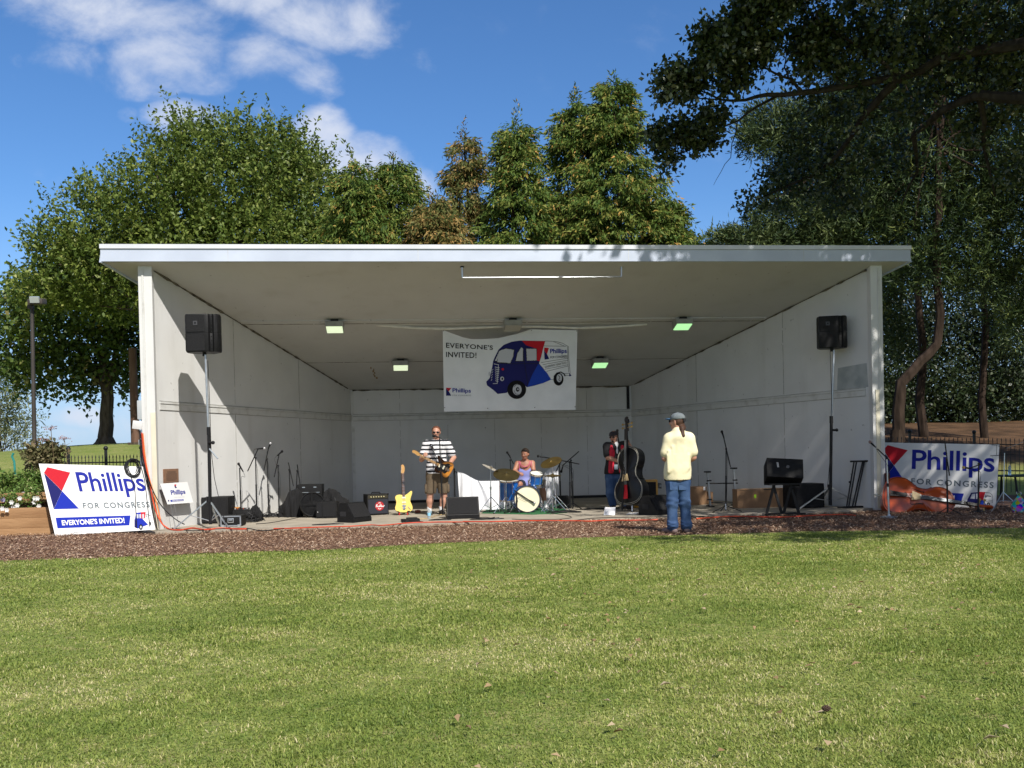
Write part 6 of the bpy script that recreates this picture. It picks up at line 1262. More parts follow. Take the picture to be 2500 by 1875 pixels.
# ---------------------------------------------------------------- things fixed to the shell, and the garden
M_lens = emat('lit_lens', (.66, .76, .52), .85); M_lens2 = emat('green_lit_lens', (.40, .78, .36), .9); M_lensoff = mat('dull_lens', (.45, .44, .38), .3); M_lbox = mat('lamp_housing', (.33, .33, .31), .5, col2=(.26, .26, .24), scale=8)
for (px_, Y, lens, lab) in ((817, 2.42, M_lens, 'lit ceiling lamp on the front row, beside the sunlit wall side'), (976, 4.80, M_lens, 'lit ceiling lamp on the rear row, left of the banner'), (1667, 2.42, M_lens2, 'green-lit ceiling lamp on the front row, toward the shaded wall'), (1463, 4.80, M_lens2, 'green-lit ceiling lamp on the rear row, right of the banner'), (1252, 2.42, M_lensoff, 'unlit ceiling lamp directly above the banner')):
    p = atY(px_, 800, Y); z = SHF-SL*Y; t = thing('ceiling_lamp', lab, 'ceiling lamp', (p.x, Y, z), 0, 'box lamps on the ceiling'); rx = rotm('X', -math.degrees(math.atan(SL)))
    MB().box(rx@Vector((0, 0, -.02)), (.16, .12, .05), rx).build('mount', M_dark, t)
    b = MB(); vs = [(-.19, .15, -.03), (.19, .15, -.03), (.19, -.16, -.03), (-.19, -.16, -.03), (-.19, .15, -.20), (.19, .15, -.20), (.17, -.16, -.12), (-.17, -.16, -.12)]
    vs = [(-.19, -.14, -.04), (.19, -.14, -.04), (.19, .17, -.05), (-.19, .17, -.05), (-.18, -.16, -.145), (.18, -.16, -.145), (.18, .17, -.235), (-.18, .17, -.235)]
    b.add([Vector(v) for v in vs], [(0, 1, 2, 3), (7, 6, 5, 4), (0, 4, 5, 1), (1, 5, 6, 2), (2, 6, 7, 3), (3, 7, 4, 0)]); b.build('housing', M_lbox, t, 0)
    ln = MB(); q = [Vector((-.165, -.15, -.152)), Vector((.165, -.15, -.152)), Vector((.165, .16, -.238)), Vector((-.165, .16, -.238))]; ln.add(q+[v+Vector((0, -.004, -.012)) for v in q], [(0, 1, 2, 3), (7, 6, 5, 4), (0, 4, 5, 1), (1, 5, 6, 2), (2, 6, 7, 3), (3, 7, 4, 0)]); ln.build('lens', lens, t, 0)
# sign rail hanging below the fascia
p = atY(1322, 664, -.05); t = thing('hanging_rail', 'galvanised pipe rail hanging from the ceiling just inside the fascia', 'rail', p); q = lambda x, y: atY(x, y, -.05)-p
a, b_, c_, d_ = q(1128, 651), q(1129, 678), q(1517, 675.5), q(1517, 648); MB().tube([a, b_*.97+a*.03, b_, b_+Vector((.04, 0, 0)), c_-Vector((.04, 0, 0)), c_, d_], .017, 8).build('pipe', M_steel, t)
for e in (a, d_): MB().lathe([(.04, -.012), (.04, .012)], align4(e, (0, 0, 1)), 12).build('flange', M_bmet, t)
# bronze plaque
pp0 = plane_hit(416, 1162, wall_pt(-1, 0, 0), nl); t = thing('bronze_plaque', 'square bronze plaque on the sunlit wall above the small yard sign', 'plaque', pp0); rot = Matrix((Vector((dl.x, dl.y, 0)), Vector((-nl.x, -nl.y, 0)), Vector((0, 0, 1)))).transposed()
M_brz = mat('bronze', (.20, .105, .06), .5, .2, col2=(.27, .15, .09), scale=14); MB().box(nl*.012, (.42, .022, .26), rot, bev=.004).build('plate', M_brz, t); MB().box(nl*.02, (.39, .012, .23), rot).build('face', mat('bronze_face', (.26, .15, .095), .5, .15), t)
A = Art(lambda x, y, d: rot@Vector((x, -.028, y)))
for i in range(9): A.line(I_ink, [(-.15+.03*(i in (0, 1)), .08-.02*i), (.15-.03*(i in (0, 1, 8)), .08-.02*i)], .005)
A.build(t, {'ink_line': 'raised_lettering'})
# electric meter box, junction boxes and the cords on the outside of the left post
t = thing('electric_box', 'grey electric cabinet with an open cover on the outer side of the sunlit post', 'electric box', (-SW-.20, .02, 0)); M_eb = mat('electric_grey', (.42, .45, .46), .5)
def hz(y): return atY(345, y, .0).z
MB().box((-.02, 0, (hz(978)+hz(1024))/2), (.11, .18, hz(978)-hz(1024)), bev=.01).build('cabinet', M_eb, t); MB().box((-.07, -.02, (hz(1026)+hz(1050))/2), (.17, .20, .15), rotm('Y', 8), bev=.01).build('outlet_hood', M_white, t)
MB().box((-.02, -.02, hz(1080)), (.10, .12, .10), bev=.01).build('outlet', M_eb, t); MB().box((-.0, -.07, hz(1082)), (.08, .06, .08), bev=.01).build('plug', M_white2, t); MB().cyl((-.02, .03, .0), (-.02, .03, hz(1024)), .02, n=8).build('conduit', M_eb, t); MB().cyl((-.06, .03, .3), (-.06, .03, hz(1050)), .012, n=8).build('conduit', M_eb, t)
def drape(name, label, pts, r, m, group='cords hanging down the sunlit post'):
    P = [atY(*a) for a in pts]; o = P[-1].copy(); t = thing(name, label, 'cable', o, 0, group); q = []
    for i in range(len(P)-1):
        for s in (0, .25, .5, .75):
            p0, p1, p2, p3 = P[max(i-1, 0)], P[i], P[i+1], P[min(i+2, len(P)-1)]; q.append(.5*((2*p1)+(p2-p0)*s+(2*p0-5*p1+4*p2-p3)*s*s+(3*p1-p0-3*p2+p3)*s**3))
    q.append(P[-1]); MB().tube([v-o for v in q], r, 6).build('cord', m, t); return t
drape('extension_cord', 'orange cord hanging from the outlet box down the sunlit post', [(346, 1056, -.15), (349, 1085, -.15), (351, 1110, -.15), (357, 1140, -.16), (366, 1180, -.18), (373, 1220, -.22), (383, 1255, -.3), (397, 1280, -.36), (412, 1291, -.40)], .013, M_orange)
drape('extension_cord', 'second orange cord hanging behind the first on the sunlit post', [(349, 1058, -.12), (352, 1090, -.12), (356, 1125, -.13), (364, 1165, -.15), (377, 1210, -.18), (385, 1240, -.22), (392, 1268, -.3)], .011, mat('pale_orange_cord', (.66, .22, .06), .5))
drape('black_cable', 'black cable hanging from the electric box across the sunlit post', [(341, 1052, -.14), (343, 1090, -.16), (346, 1125, -.18), (356, 1150, -.2), (370, 1190, -.2), (388, 1226, -.15), (408, 1250, -.1), (432, 1270, -.1), (450, 1280, -.2)], .010, M_rope)
drape('black_cable', 'thin black cable hanging close beside the orange cords', [(344, 1060, -.12), (347, 1100, -.13), (354, 1145, -.15), (363, 1185, -.16), (372, 1210, -.18), (379, 1260, -.25), (384, 1292, -.4)], .009, M_rope)
# coil of black cable over the top of the big sign, two strands down its face
t = thing('cable_coil', 'coil of black cable draped over the top of the sunlit campaign sign', 'cable', plane_hit(325, 1140, tuple(SGL.location), nL_)); n_ = nL_
ux = (plane_hit(348, 1139, tuple(SGL.location), n_)-plane_hit(95, 1132, tuple(SGL.location), n_)).normalized(); uz = Vector((0, 0, 1))
for i in range(7):
    rx_, rz_ = .105+.008*(i % 3), .13+.012*(i % 4); c = Vector(t.location)*0+ux*(.012*(i-3))-n_*(.02+.010*i); MB().tube([c+ux*(rx_*math.cos(a))+uz*(rz_*math.sin(a)-.03)+ux*.03*math.sin(2*a+i)*.3 for a in [k_*2*math.pi/22 for k_ in range(23)]], .008, 6, False).build('loop', M_rope, t)
for a, b_, c_ in (((318, 1158), (330, 1200), (334, 1288)), ((345, 1140), (357, 1200), (366, 1285))):
    w = [plane_hit(x, y, tuple(SGL.location), n_)-Vector(t.location)-n_*.014 for x, y in (a, ((a[0]+b_[0])/2+2, (a[1]+b_[1])/2), b_, ((b_[0]+c_[0])/2, (b_[1]+c_[1])/2), c_)]; MB().tube(w, .006, 5).build('hanging_strand', M_rope, t)
# park lamp post
Yl = 3.0; p = atY(84, 1150, Yl); p.z = float(ground_z(p.x, Yl)); t = thing('park_lamp', 'dark metal park lamp post with a flat box head at the left edge', 'lamp post', p); M_pole = mat('weathered_pole', (.022, .018, .016), .6, col2=(.065, .055, .047), scale=3, stretch=(1, 1, .4)); tp = atY(78, 752, Yl)-p
MB().cyl((0, 0, 0), tp,   .048, .036, 12).build('pole', M_pole, t); hd = MB().box(tp+Vector((.12, -.04, .12)), (.30, .30, .12), rotm('Y', -4)@rotm('X', 6), bev=.03).build('lamp_head', M_pole, t); MB().box(tp+Vector((.13, -.20, .14)), (.18, .06, .12), rotm('X', 20)).build('lens', mat('lamp_glass', (.42, .46, .44), .15), t); MB().box(tp+Vector((-.02, 0, .03)), (.10, .10, .10)).build('bracket', M_pole, t)
# brown post behind the shell
p = atY(331, 1085, 22); t = thing('wooden_post', 'tall reddish brown post on the hill beside the maple trunk', 'post', (p.x, 22, float(ground_z(p.x, 22))-.05)); zt = atY(329, 850, 22).z-t.location.z; MB().cyl((0, 0, 0), (-.02, 0, zt), .17, .15, 12).build('post', mat('red_brown_wood', (.10, .05, .03), .85, col2=(.16, .09, .06), scale=6, stretch=(1, 1, .2)), t); MB().box((0, 0, .06), (.5, .4, .12)).build('base', M_bark, t)
# iron fences
M_iron = mat('wrought_iron', (.010, .010, .011), .5)
def iron_fence(label, x0, x1, yt, Y0, Y1, n, posts):
    a = atY(x0, 1140, Y0); b_ = atY(x1, 1140, Y1); za = atY(x0, yt[0], Y0).z; zb = atY(x1, yt[1], Y1).z; t = thing('iron_fence', label, 'fence', (a.x, a.y, float(ground_z(a.x, a.y)))); o = Vector(t.location); b = MB()
    A_ = Vector((a.x, a.y, za)); B_ = Vector((b_.x, b_.y, zb))
    for i in range(n):
        u = i/(n-1); p = A_.lerp(B_, u); g = float(ground_z(p.x, p.y)); pk = MB(); pk.cyl(Vector((p.x, p.y, g-.05))-o, Vector((p.x, p.y, p.z))-o, .008, n=5); pk.cyl(Vector((p.x, p.y, p.z))-o, Vector((p.x, p.y, p.z+.07))-o, .016, .001, 5); pk.build('picket', M_iron, t)
    for dz in (-.10, -.75): MB().box((A_+B_)/2-o+Vector((0, 0, dz)), ((B_-A_).length, .02, .03), (B_-A_).to_track_quat('X', 'Z').to_matrix()).build('rail', M_iron, t)
    for u in posts:
        p = A_.lerp(B_, u); g = float(ground_z(p.x, p.y)); ps = MB(); ps.box(Vector((p.x, p.y, (g+p.z+.16)/2))-o, (.05, .05, p.z+.16-g)); ps.ball(Vector((p.x, p.y, p.z+.20))-o, .05, 10, 8); ps.build('post', M_iron, t)
    return t
iron_fence('black iron picket fence with ball-topped posts behind the sunlit sign', 158, 352, (1119, 1116), 3.4, 3.4, 24, (.05, .52, .97))
iron_fence('black iron picket fence behind the shaded sign and the dark pine trunk', 2150, 2500, (1071, 1076), 5.2, 4.4, 34, (.21, .66))
# timber planter with flowers and tall plants
M_timb = mat('planter_timber', (.27, .145, .065), .8, col2=(.36, .21, .10), scale=4, bump=.4, bscale=25, stretch=(.25, 1, 1)); pl0 = atZ(135, 1307, -.05); t = thing('timber_planter', 'stepped raised planter bed of brown landscape timbers at the left edge', 'planter', (-10.0, -.25, -.05))
yb0 = -.30
def zl(y, Y): return atY(60, y, Y).z+.05
x1_ = atY(128, 1260, -.3).x+10.0
for i, (z0, z1, dy) in enumerate(((0, .17, 0), (.172, .345, .01), (.347, .52, .02), (.60, .77, .50))):
    MB().box((x1_/2-1.5, dy+.02, (z0+z1)/2), (x1_+3.0, .14, z1-z0), bev=.008).build('timber', M_timb, t); 
    if i < 3: MB().box((x1_-.06, dy+.62, (z0+z1)/2), (.14, 1.0, z1-z0-.004), bev=.008).build('timber', M_timb, t)
MB().box((x1_/2-1.5, .55, .26), (x1_+2.7, 1.0, .44)).build('soil', mat('soil', (.05, .035, .022), .95, col2=(.09, .065, .04), scale=20), t); MB().box((x1_/2-1.5, 1.3, .60), (x1_+2.7, 1.5, .3)).build('soil', M_mulch, t)
G_bed = leafmat('bed_plant_leaf', [(0, (.06, .12, .02)), (.5, (.14, .24, .05)), (.8, (.26, .34, .09)), (1, (.38, .38, .17))], .3, .5); G_flw = leafmat('flower_petal', [(0, (.70, .70, .68)), (.85, (.82, .82, .80)), (.9, (.42, .36, .62)), (1, (.45, .38, .66))], .2, .6); G_dry = leafmat('dry_plant_leaf', [(0, (.07, .08, .03)), (.5, (.15, .14, .06)), (1, (.28, .21, .12))], .2, .6)
def bed_plant(label, px_, py0, py1, wpx, Y, leafm, L=.10, W_=.05, n=60, name='bedding_plant', flowers=0, group='plants in the planter', stems=5):
    b0 = atY(px_, py0, Y); top = atY(px_, py1, Y); s = px_depth(b0)/FPX; rw = wpx*s; h = top.z-b0.z; t = thing(name, label, 'plant', b0, 0, group)
    c = np.stack([RNG.normal(0, rw*.45, n), RNG.normal(0, rw*.35, n), RNG.random(n)**.8*h], 1); c[:, :2] *= (.5+.5*(c[:, 2:3]/h)); d = c*np.array([1, 1, .3])+np.array([0, 0, .25]); V, F, v = shoots(c, d, .16, 8, L, W_, .7, .3, .03, .4, .1); npmesh('foliage', V, F, leafm, v, t)
    for i in range(stems): e = Vector(c[RNG.integers(n)]); MB().tube([(e.x*.2, e.y*.2, -.03), e*.6, e], .006, 5).build('stem', M_bark, t)
    for i in range(flowers):
        q = Vector((RNG.normal(0, rw*.6), -abs(RNG.normal(0, rw*.4))-.05, RNG.uniform(.1, 1.0)*h)); k_ = 6; a = np.arange(k_)*2*np.pi/k_; Vf, Ff = leaf_quads(np.tile(q, (k_, 1)), np.stack([np.cos(a), np.full(k_, -.45), np.sin(a)], 1), np.tile([0, -1.0, 0], (k_, 1)), np.full(k_, .05), np.full(k_, .045), .02); npmesh('flower', Vf, Ff, G_flw, np.full(k_, RNG.random()), t)
    return t
bed_plant('low white petunias at the left edge of the planter front', 28, 1247, 1212, 36, -.05, G_bed, .05, .03, 60, 'petunia', 7)
bed_plant('white petunias hanging over the planter timber beside the sign', 84, 1246, 1205, 26, -.05, G_bed, .05, .03, 40, 'petunia', 5)
bed_plant('petunias with a pale violet bloom behind the upper timber', 66, 1218, 1190, 34, .6, G_bed, .06, .03, 60, 'petunia', 5)
bed_plant('bright green bushy plant at the left edge behind the planter', 22, 1220, 1172, 34, 1.0, G_bed, .10, .035, 130, 'bushy_plant', 0)
bed_plant('green leafy plant in the middle of the planter', 78, 1215, 1172, 26, 1.0, G_bed, .11, .04, 110, 'bushy_plant', 0)
bed_plant('tall dark stemmed plant with dry brown leaves behind the sunlit sign', 92, 1200, 1098, 26, 1.3, G_dry, .09, .06, 120, 'tall_plant', 0, stems=12)
bed_plant('dry leafy plant in front of the iron fence posts', 128, 1190, 1092, 28, 1.6, G_dry, .10, .06, 110, 'tall_plant', 0, stems=10)
for px_, py, lab in ((124, 1045, 'tallest dry flower stalk with a dusky pink seed head'), (157, 1070, 'dry pink flower stalk leaning to the right of the tallest one'), (103, 1074, 'short dry flower stalk beside the lamp post')):
    b0 = atY(px_+6, 1190, 1.4); tp = atY(px_, py, 1.4)-b0; t = thing('flower_stalk', lab, 'plant', b0, 0, 'plants in the planter'); MB().tube([(0, 0, 0), tp*.5+Vector((.03, 0, 0)), tp], .006, 5).build('stem', mat('dry_stem', (.14, .10, .05), .8), t); n = 50; c = np.array(tp)+RNG.normal(size=(n, 3))*np.array([.06, .05, .022]); V, F = leaf_quads(c, RNG.normal(size=(n, 3)), RNG.normal(size=(n, 3)), np.full(n, .035), np.full(n, .022)); npmesh('flower_head', V, F, leafmat('dusky_pink', [(0, (.22, .12, .11)), (1, (.45, .27, .26))], .2), RNG.random(n), t)
    for i in range(5): e = tp*(.45+.1*i); MB().tube([e, e+Vector((random.choice((-1, 1))*.09, 0, .04))], .004, 4).build('side_shoot', mat('dry_shoot', (.16, .13, .06), .8), t)
t = thing('hose_stand', 'thin teal garden hose post in the grass left of the planter plants', 'post', atY(37, 1158, 2.2)); MB().tube([(0, 0, 0), (-.01, 0, .25), (-.05, 0, .36), (-.02, 0, .42)], .022, 8).build('post', mat('teal_hose', (.02, .22, .19), .5), t)
# ---------------------------------------------------------------- people: one smooth surface per body and per garment
class Field:
    """signed distance field of rounded, tapering limbs blended together, turned into a mesh by surface nets"""
    def __init__(s, vox=.011): s.prims = []; s.vox = vox
    def cap(s, a, b, ra, rb, k=.02, flat=1.0, n=None): s.prims.append(('c', np.array(a, float), np.array(b, float), ra, rb, k, flat, None if n is None else np.array(n, float))); return s
    def ell(s, c, r, M=None, k=.02): s.prims.append(('e', np.array(c, float), np.array(r, float), None if M is None else np.array(M, float), k)); return s
    def cut(s, p, n): s.prims.append(('p', np.array(p, float), np.array(n, float))); return s
    def eval(s, P):
        d = np.full(len(P), 9.0)
        for q in s.prims:
            if q[0] == 'c':
                _, a, b, ra, rb, k, flat, n = q; A, ab = P-a, b-a
                if n is not None: n = n/np.linalg.norm(n); A = A+np.outer(A@n, n)*(1/flat-1); ab = ab+n*(ab@n)*(1/flat-1)
                t = np.clip(A@ab/max(ab@ab, 1e-9), 0, 1); e = np.linalg.norm(A-t[:, None]*ab, axis=1)-(ra+(rb-ra)*t)
                if n is not None: e = e*(.5+.5*flat)
            elif q[0] == 'e':
                _, c, r, M, k = q; A = P-c
                if M is not None: A = A@M
                l = np.linalg.norm(A/r, axis=1); e = (l-1)*r.min()*.5+(l-1)*.5*np.linalg.norm(A, axis=1)/np.maximum(l, 1e-6)
            else:
                d = np.maximum(d, (P-q[1])@q[2]); continue
            h = np.clip(.5+.5*(d-e)/k, 0, 1); d = d*(1-h)+e*h-k*h*(1-h)
        return d
    def mesh(s):
        lo = np.min([np.minimum(q[1], q[2])-max(q[3], q[4]) if q[0] == 'c' else q[1]-q[2].max() for q in s.prims if q[0] != 'p'], axis=0)-.03
        hi = np.max([np.maximum(q[1], q[2])+max(q[3], q[4]) if q[0] == 'c' else q[1]+q[2].max() for q in s.prims if q[0] != 'p'], axis=0)+.03
        n = np.ceil((hi-lo)/s.vox).astype(int)+1; ax = [lo[i]+np.arange(n[i])*s.vox for i in range(3)]; G = np.stack(np.meshgrid(*ax, indexing='ij'), -1); f = s.eval(G.reshape(-1, 3)).reshape(n)
        ins = f < 0; cs = tuple(n-1); acc = np.zeros(cs+(3,)); cnt = np.zeros(cs); C = [(i, j, k) for i in (0, 1) for j in (0, 1) for k in (0, 1)]; S = lambda c: tuple(slice(c[i], n[i]-1+c[i]) for i in range(3))
        for a in C:
            for ax_ in range(3):
                if a[ax_]: continue
                b = list(a); b[ax_] = 1; fa, fb = f[S(a)], f[S(b)]; x = (fa < 0) != (fb < 0); t = np.where(x, fa/np.where(x, fa-fb, 1), 0)
                p = np.zeros(cs+(3,)); p[...] = a; p[..., ax_] += t; acc[x] += p[x]; cnt += x
        m = cnt > 0; idx = -np.ones(cs, int); idx[m] = np.arange(m.sum()); base = np.stack(np.nonzero(m), 1); V = lo+(base+acc[m]/cnt[m][:, None])*s.vox; F = []
        for ax_ in range(3):
            u, v = (ax_+1) % 3, (ax_+2) % 3; sl0 = [slice(None)]*3; sl1 = [slice(None)]*3; sl0[ax_] = slice(0, n[ax_]-1); sl1[ax_] = slice(1, n[ax_]); a, b = ins[tuple(sl0)], ins[tuple(sl1)]; e = np.stack(np.nonzero(a != b), 1)
            ok = (e[:, u] > 0) & (e[:, v] > 0) & (e[:, u] < n[u]-1) & (e[:, v] < n[v]-1); e = e[ok]; fl = a[tuple(e.T)]
            def cell(du, dv): q = e.copy(); q[:, u] -= du; q[:, v] -= dv; return idx[tuple(q.T)]
            Q = np.stack([cell(1, 1), cell(0, 1), cell(0, 0), cell(1, 0)], 1); Q[~fl] = Q[~fl][:, ::-1]; F.append(Q)
        F = np.concatenate(F); return V, F[(F >= 0).all(1)]
    def build(s, name, m, parent, mi=None):
        V, F = s.mesh(); o_ = Vector((0, 0, 0)); q = parent
        while q is not None: o_ += q.location; q = q.parent
        return npmesh(name, V-np.array(o_), F, m, parent=parent, smooth=True)
M_skin = mat('skin', (.50, .27, .19), .5, col2=(.44, .225, .155), scale=12, spec=.35); M_skin2 = mat('tanned_skin', (.40, .19, .12), .5, col2=(.34, .155, .10), scale=12, spec=.35); M_lip = mat('lip', (.30, .10, .085), .5)
M_eye = mat('eye_white', (.38, .33, .30), .4); M_iris = mat('eye_dark', (.03, .02, .015), .2); M_shade = mat('dark_glasses', (.006, .006, .008), .15, coat=.5)
M_hairred = mat('ginger_hair', (.16, .055, .025), .7, col2=(.10, .035, .018), scale=40); M_hairdk = mat('dark_hair', (.018, .011, .008), .65, col2=(.035, .020, .013), scale=40); M_hairbr = mat('brown_hair', (.075, .034, .018), .65, col2=(.045, .02, .011), scale=40)
def stripes():
    m = mat('striped_knit', (.72, .72, .74), .85); t = m.node_tree; p = t.nodes['Principled BSDF']; tcn = t.nodes.new('ShaderNodeTexCoord'); sx_ = t.nodes.new('ShaderNodeSeparateXYZ'); t.links.new(tcn.outputs['Object'], sx_.inputs[0])
    n = t.nodes.new('ShaderNodeTexNoise'); n.inputs['Scale'].default_value = 4; t.links.new(tcn.outputs['Object'], n.inputs['Vector'])
    def mm(op, a, b): q = t.nodes.new('ShaderNodeMath'); q.operation = op; [t.links.new(v, q.inputs[i]) if not isinstance(v, (int, float)) else setattr(q.inputs[i], 'default_value', v) for i, v in enumerate((a, b))]; return q.outputs[0]
    z = mm('ADD', sx_.outputs[2], mm('MULTIPLY', n.outputs[0], .035)); f = mm('FRACT', mm('MULTIPLY', z, 11.2), 0.0); g = mm('LESS_THAN', f, .43); x = t.nodes.new('ShaderNodeMix'); x.data_type = 'RGBA'; t.links.new(g, x.inputs[0]); x.inputs[6].default_value = (.74, .74, .76, 1); x.inputs[7].default_value = (.018, .020, .026, 1); t.links.new(x.outputs[2], p.inputs['Base Color']); return m
M_stripe = stripes(); M_short = mat('khaki_cargo', (.095, .068, .042), .85, col2=(.125, .092, .058), scale=14, bump=.3, bscale=30); M_denim = mat('blue_denim', (.026, .062, .15), .8, col2=(.075, .135, .26), scale=5, bump=.1, bscale=40, contrast=(.42, .75)); M_yel = mat('pale_yellow_shirt', (.82, .74, .50), .85, col2=(.76, .68, .44), scale=5, bump=.5, bscale=7)
M_tank = mat('lilac_tank_top', (.26, .28, .58), .85, col2=(.19, .21, .46), scale=6); M_pinktrim = mat('pink_trim', (.48, .10, .16), .8); M_redsh = mat('red_shirt_panel', (.52, .012, .035), .7); M_blksh = mat('black_shirt', (.012, .011, .013), .85); M_capg = mat('grey_cap', (.17, .195, .205), .85, col2=(.13, .15, .16), scale=30); M_capb = mat('blue_brim', (.035, .11, .22), .8); M_capd = mat('dark_flat_cap', (.028, .024, .028), .9)
M_shoeg = mat('grey_shoe', (.18, .13, .12), .7); M_shoed = mat('dark_shoe', (.02, .015, .014), .6); M_shoew = mat('white_shoe', (.70, .70, .70), .6)
def axes(yaw, pitch=0.0, roll=0.0): return (Matrix.Rotation(R(yaw), 3, 'Z')@Matrix.Rotation(R(pitch), 3, 'X')@Matrix.Rotation(R(roll), 3, 'Y'))
def head(F, c, yaw, pitch, H=.235, k=.02):
    """skull, jaw, nose, ears added to field F; facing -y before yaw; H is chin to crown. Returns the head's own axes"""
    M = axes(yaw, pitch); c = np.array(c); u = lambda x, y, z: c+np.array(M@Vector((x, y, z)))*H
    A = np.array(M)
    F.ell(u(0, .03, .13), np.array([.33, .40, .37])*H, A, k); F.ell(u(0, -.12, -.12), np.array([.27, .27, .30])*H, A, k); F.ell(u(0, -.20, -.36), np.array([.17, .16, .13])*H, A, .03)
    F.cap(u(0, -.37, .06), u(0, -.46, -.10), .040*H, .075*H, .012); F.cap(u(-.13, -.36, .10), u(.13, -.36, .10), .04*H, .04*H, .02)
    for s in (-1, 1): F.ell(u(s*.335, .03, -.02), np.array([.045, .09, .15])*H, A, .006); F.ell(u(s*.16, -.30, -.08), np.array([.10, .09, .09])*H, A, .02)
    return M, u
def face(t, M, u, H, eyes=True, lips=True):
    o = np.array(t.location); p = lambda x, y, z: Vector(u(x, y, z)-o)
    if eyes:
        for s in (-1, 1): e = MB().ball(p(s*.14, -.352, .03), .040*H, 10, 8).build('eye', M_eye, t); MB().ball(p(s*.14, -.384, .03), .024*H, 8, 6).build('iris', M_iris, e)
    if lips: MB().ball(p(0, -.375, -.235), (.10*H, .04*H, .028*H), 10, 6, M).build('mouth', M_lip, t)
def glasses(t, M, u, H, m=M_shade):
    o = np.array(t.location); p = lambda x, y, z: Vector(u(x, y, z)-o); g = MB()
    for s in (-1, 1): g.ball(p(s*.15, -.42, .04), (.125*H, .04*H, .085*H), 10, 6, M); g.cyl(p(s*.26, -.38, .06), p(s*.345, .02, .05), .016*H, n=6)
    g.cyl(p(-.06, -.43, .07), p(.06, -.43, .07), .02*H, n=6); g.build('sunglasses', m, t)
def hand(F, wrist, d, palm_n, curl=35, L=.185, side=1, k=.006):
    """palm and five fingers; d along the hand, palm_n out of the palm, curl per joint in degrees, thumb on `side`"""
    w = np.array(wrist, float); d = Vector(d).normalized(); n = Vector(palm_n); n = (n-d*n.dot(d)).normalized(); s = d.cross(n)*side; A = lambda v: np.array(v)
    pe = Vector(w)+d*L*.46; F.cap(w, A(Vector(w)+d*L*.12), .026, .028, .02); F.cap(A(Vector(w)+d*L*.14+s*.016), A(pe+s*.024), .020, .017, .012); F.cap(A(Vector(w)+d*L*.14-s*.012), A(pe-s*.026), .020, .015, .012)
    for i, (off, ln) in enumerate(((.031, .86), (.011, 1.0), (-.010, .94), (-.030, .74))):
        p = pe+s*off; ang = 0; dd = d; lens = [L*.23*ln, L*.17*ln, L*.13*ln]; r = .0098
        for q in lens:
            ang += curl*(1+.08*i); v = d*math.cos(R(ang))+n*math.sin(R(ang)); e = p+v*q; F.cap(A(p), A(e), r, r*.9, k); p = e; r *= .92
    tb = Vector(w)+d*L*.16+s*.030; m1 = tb+(d*.62+s*.62+n*.35).normalized()*L*.22; m2 = m1+(d*.75+s*.12+n*.62).normalized()*L*.18; F.cap(A(tb), A(m1), .014, .012, .012); F.cap(A(m1), A(m2), .0115, .0095, k)
def arm(F, sh, el, wr, r=(.060, .046, .040, .028), k=.02): F.cap(sh, el, r[0], r[1], k); F.cap(el, np.array(el)*.55+np.array(wr)*.45, r[2]*1.06, r[2]*.95, k); F.cap(np.array(el)*.55+np.array(wr)*.45, wr, r[2]*.95, r[3], k)
def leg(F, hip, kn, an, r=(.095, .062, .060, .040), k=.03): F.cap(hip, kn, r[0], r[1], k); m = np.array(kn)*.62+np.array(an)*.38; F.cap(kn, m, r[1]*.92, r[2], k); F.cap(m, an, r[2], r[3], k)
def shoe(t, an, d, m, L=.27, h=.085):
    """upper and sole, heel under the ankle; d is where the toe points"""
    F = Field(.010); a = np.array(an, float); d = np.array(Vector(d).normalized()); g = a.copy(); zf = a[2]-h
    F.cap([a[0], a[1], a[2]-.015], [a[0]-d[0]*.03, a[1]-d[1]*.03, zf+.045], .044, .042, .02); F.cap([a[0]-d[0]*.04, a[1]-d[1]*.04, zf+.040], [a[0]+d[0]*(L-.11), a[1]+d[1]*(L-.11), zf+.034], .042, .034, .03); F.cap([a[0]+d[0]*.06, a[1]+d[1]*.06, zf+.05], [a[0]+d[0]*(L-.12), a[1]+d[1]*(L-.12), zf+.034], .040, .040, .02); F.cut([0, 0, zf], [0, 0, -1]); return F.build('shoe', m, t)
def lp(a, b, t): return np.array(a)*(1-t)+np.array(b)*t
def person(label, foot, Y): return thing('person', label, 'person', atY(foot[0], foot[1], Y) if False else Vector((atY(foot[0], foot[1], Y).x, Y, 0)))

# ---- the singer with the sunburst guitar
YS = 1.95; Q = lambda x, y, dy=0.0: np.array(atY(x, y, YS-dy)); t = person('man in striped shirt and khaki shorts singing at a microphone with a guitar', (1063, 1254), YS)
hc = Q(1065, 1056); zf = 0.0
F = Field(.011); Mh, u = head(F, hc, -6, 4, .245); F.cap(Q(1065, 1066, -.03), Q(1065, 1084, -.02), .058, .068, .03)
shL, shR = Q(1042, 1085), Q(1090, 1084); elL, elR = Q(1029.5, 1122, .02), Q(1108, 1117, .0); wrL, wrR = Q(1035.5, 1117, .27), Q(1097, 1134, .20)
F.cap(Q(1066, 1095), Q(1067, 1150), .17, .19, .05, .72, (0, 1, 0)); F.cap(shL, shR, .07, .07, .05); arm(F, shL, elL, wrL, (.062, .05, .046, .032)); arm(F, shR, elR, wrR, (.062, .05, .047, .032))
hL, hR = Q(1055, 1170), Q(1079, 1170); kL, kR = Q(1050, 1209, .02), Q(1084, 1209, .0); aL, aR = Q(1048.5, 1246), Q(1078, 1246, .02); aL[2] = aR[2] = .095; leg(F, hL, kL, aL, (.10, .066, .066, .042)); leg(F, hR, kR, aR, (.10, .066, .066, .042))
gdir = Q(1103, 1146)-Q(1006, 1103); gn = Vector(gdir).normalized()
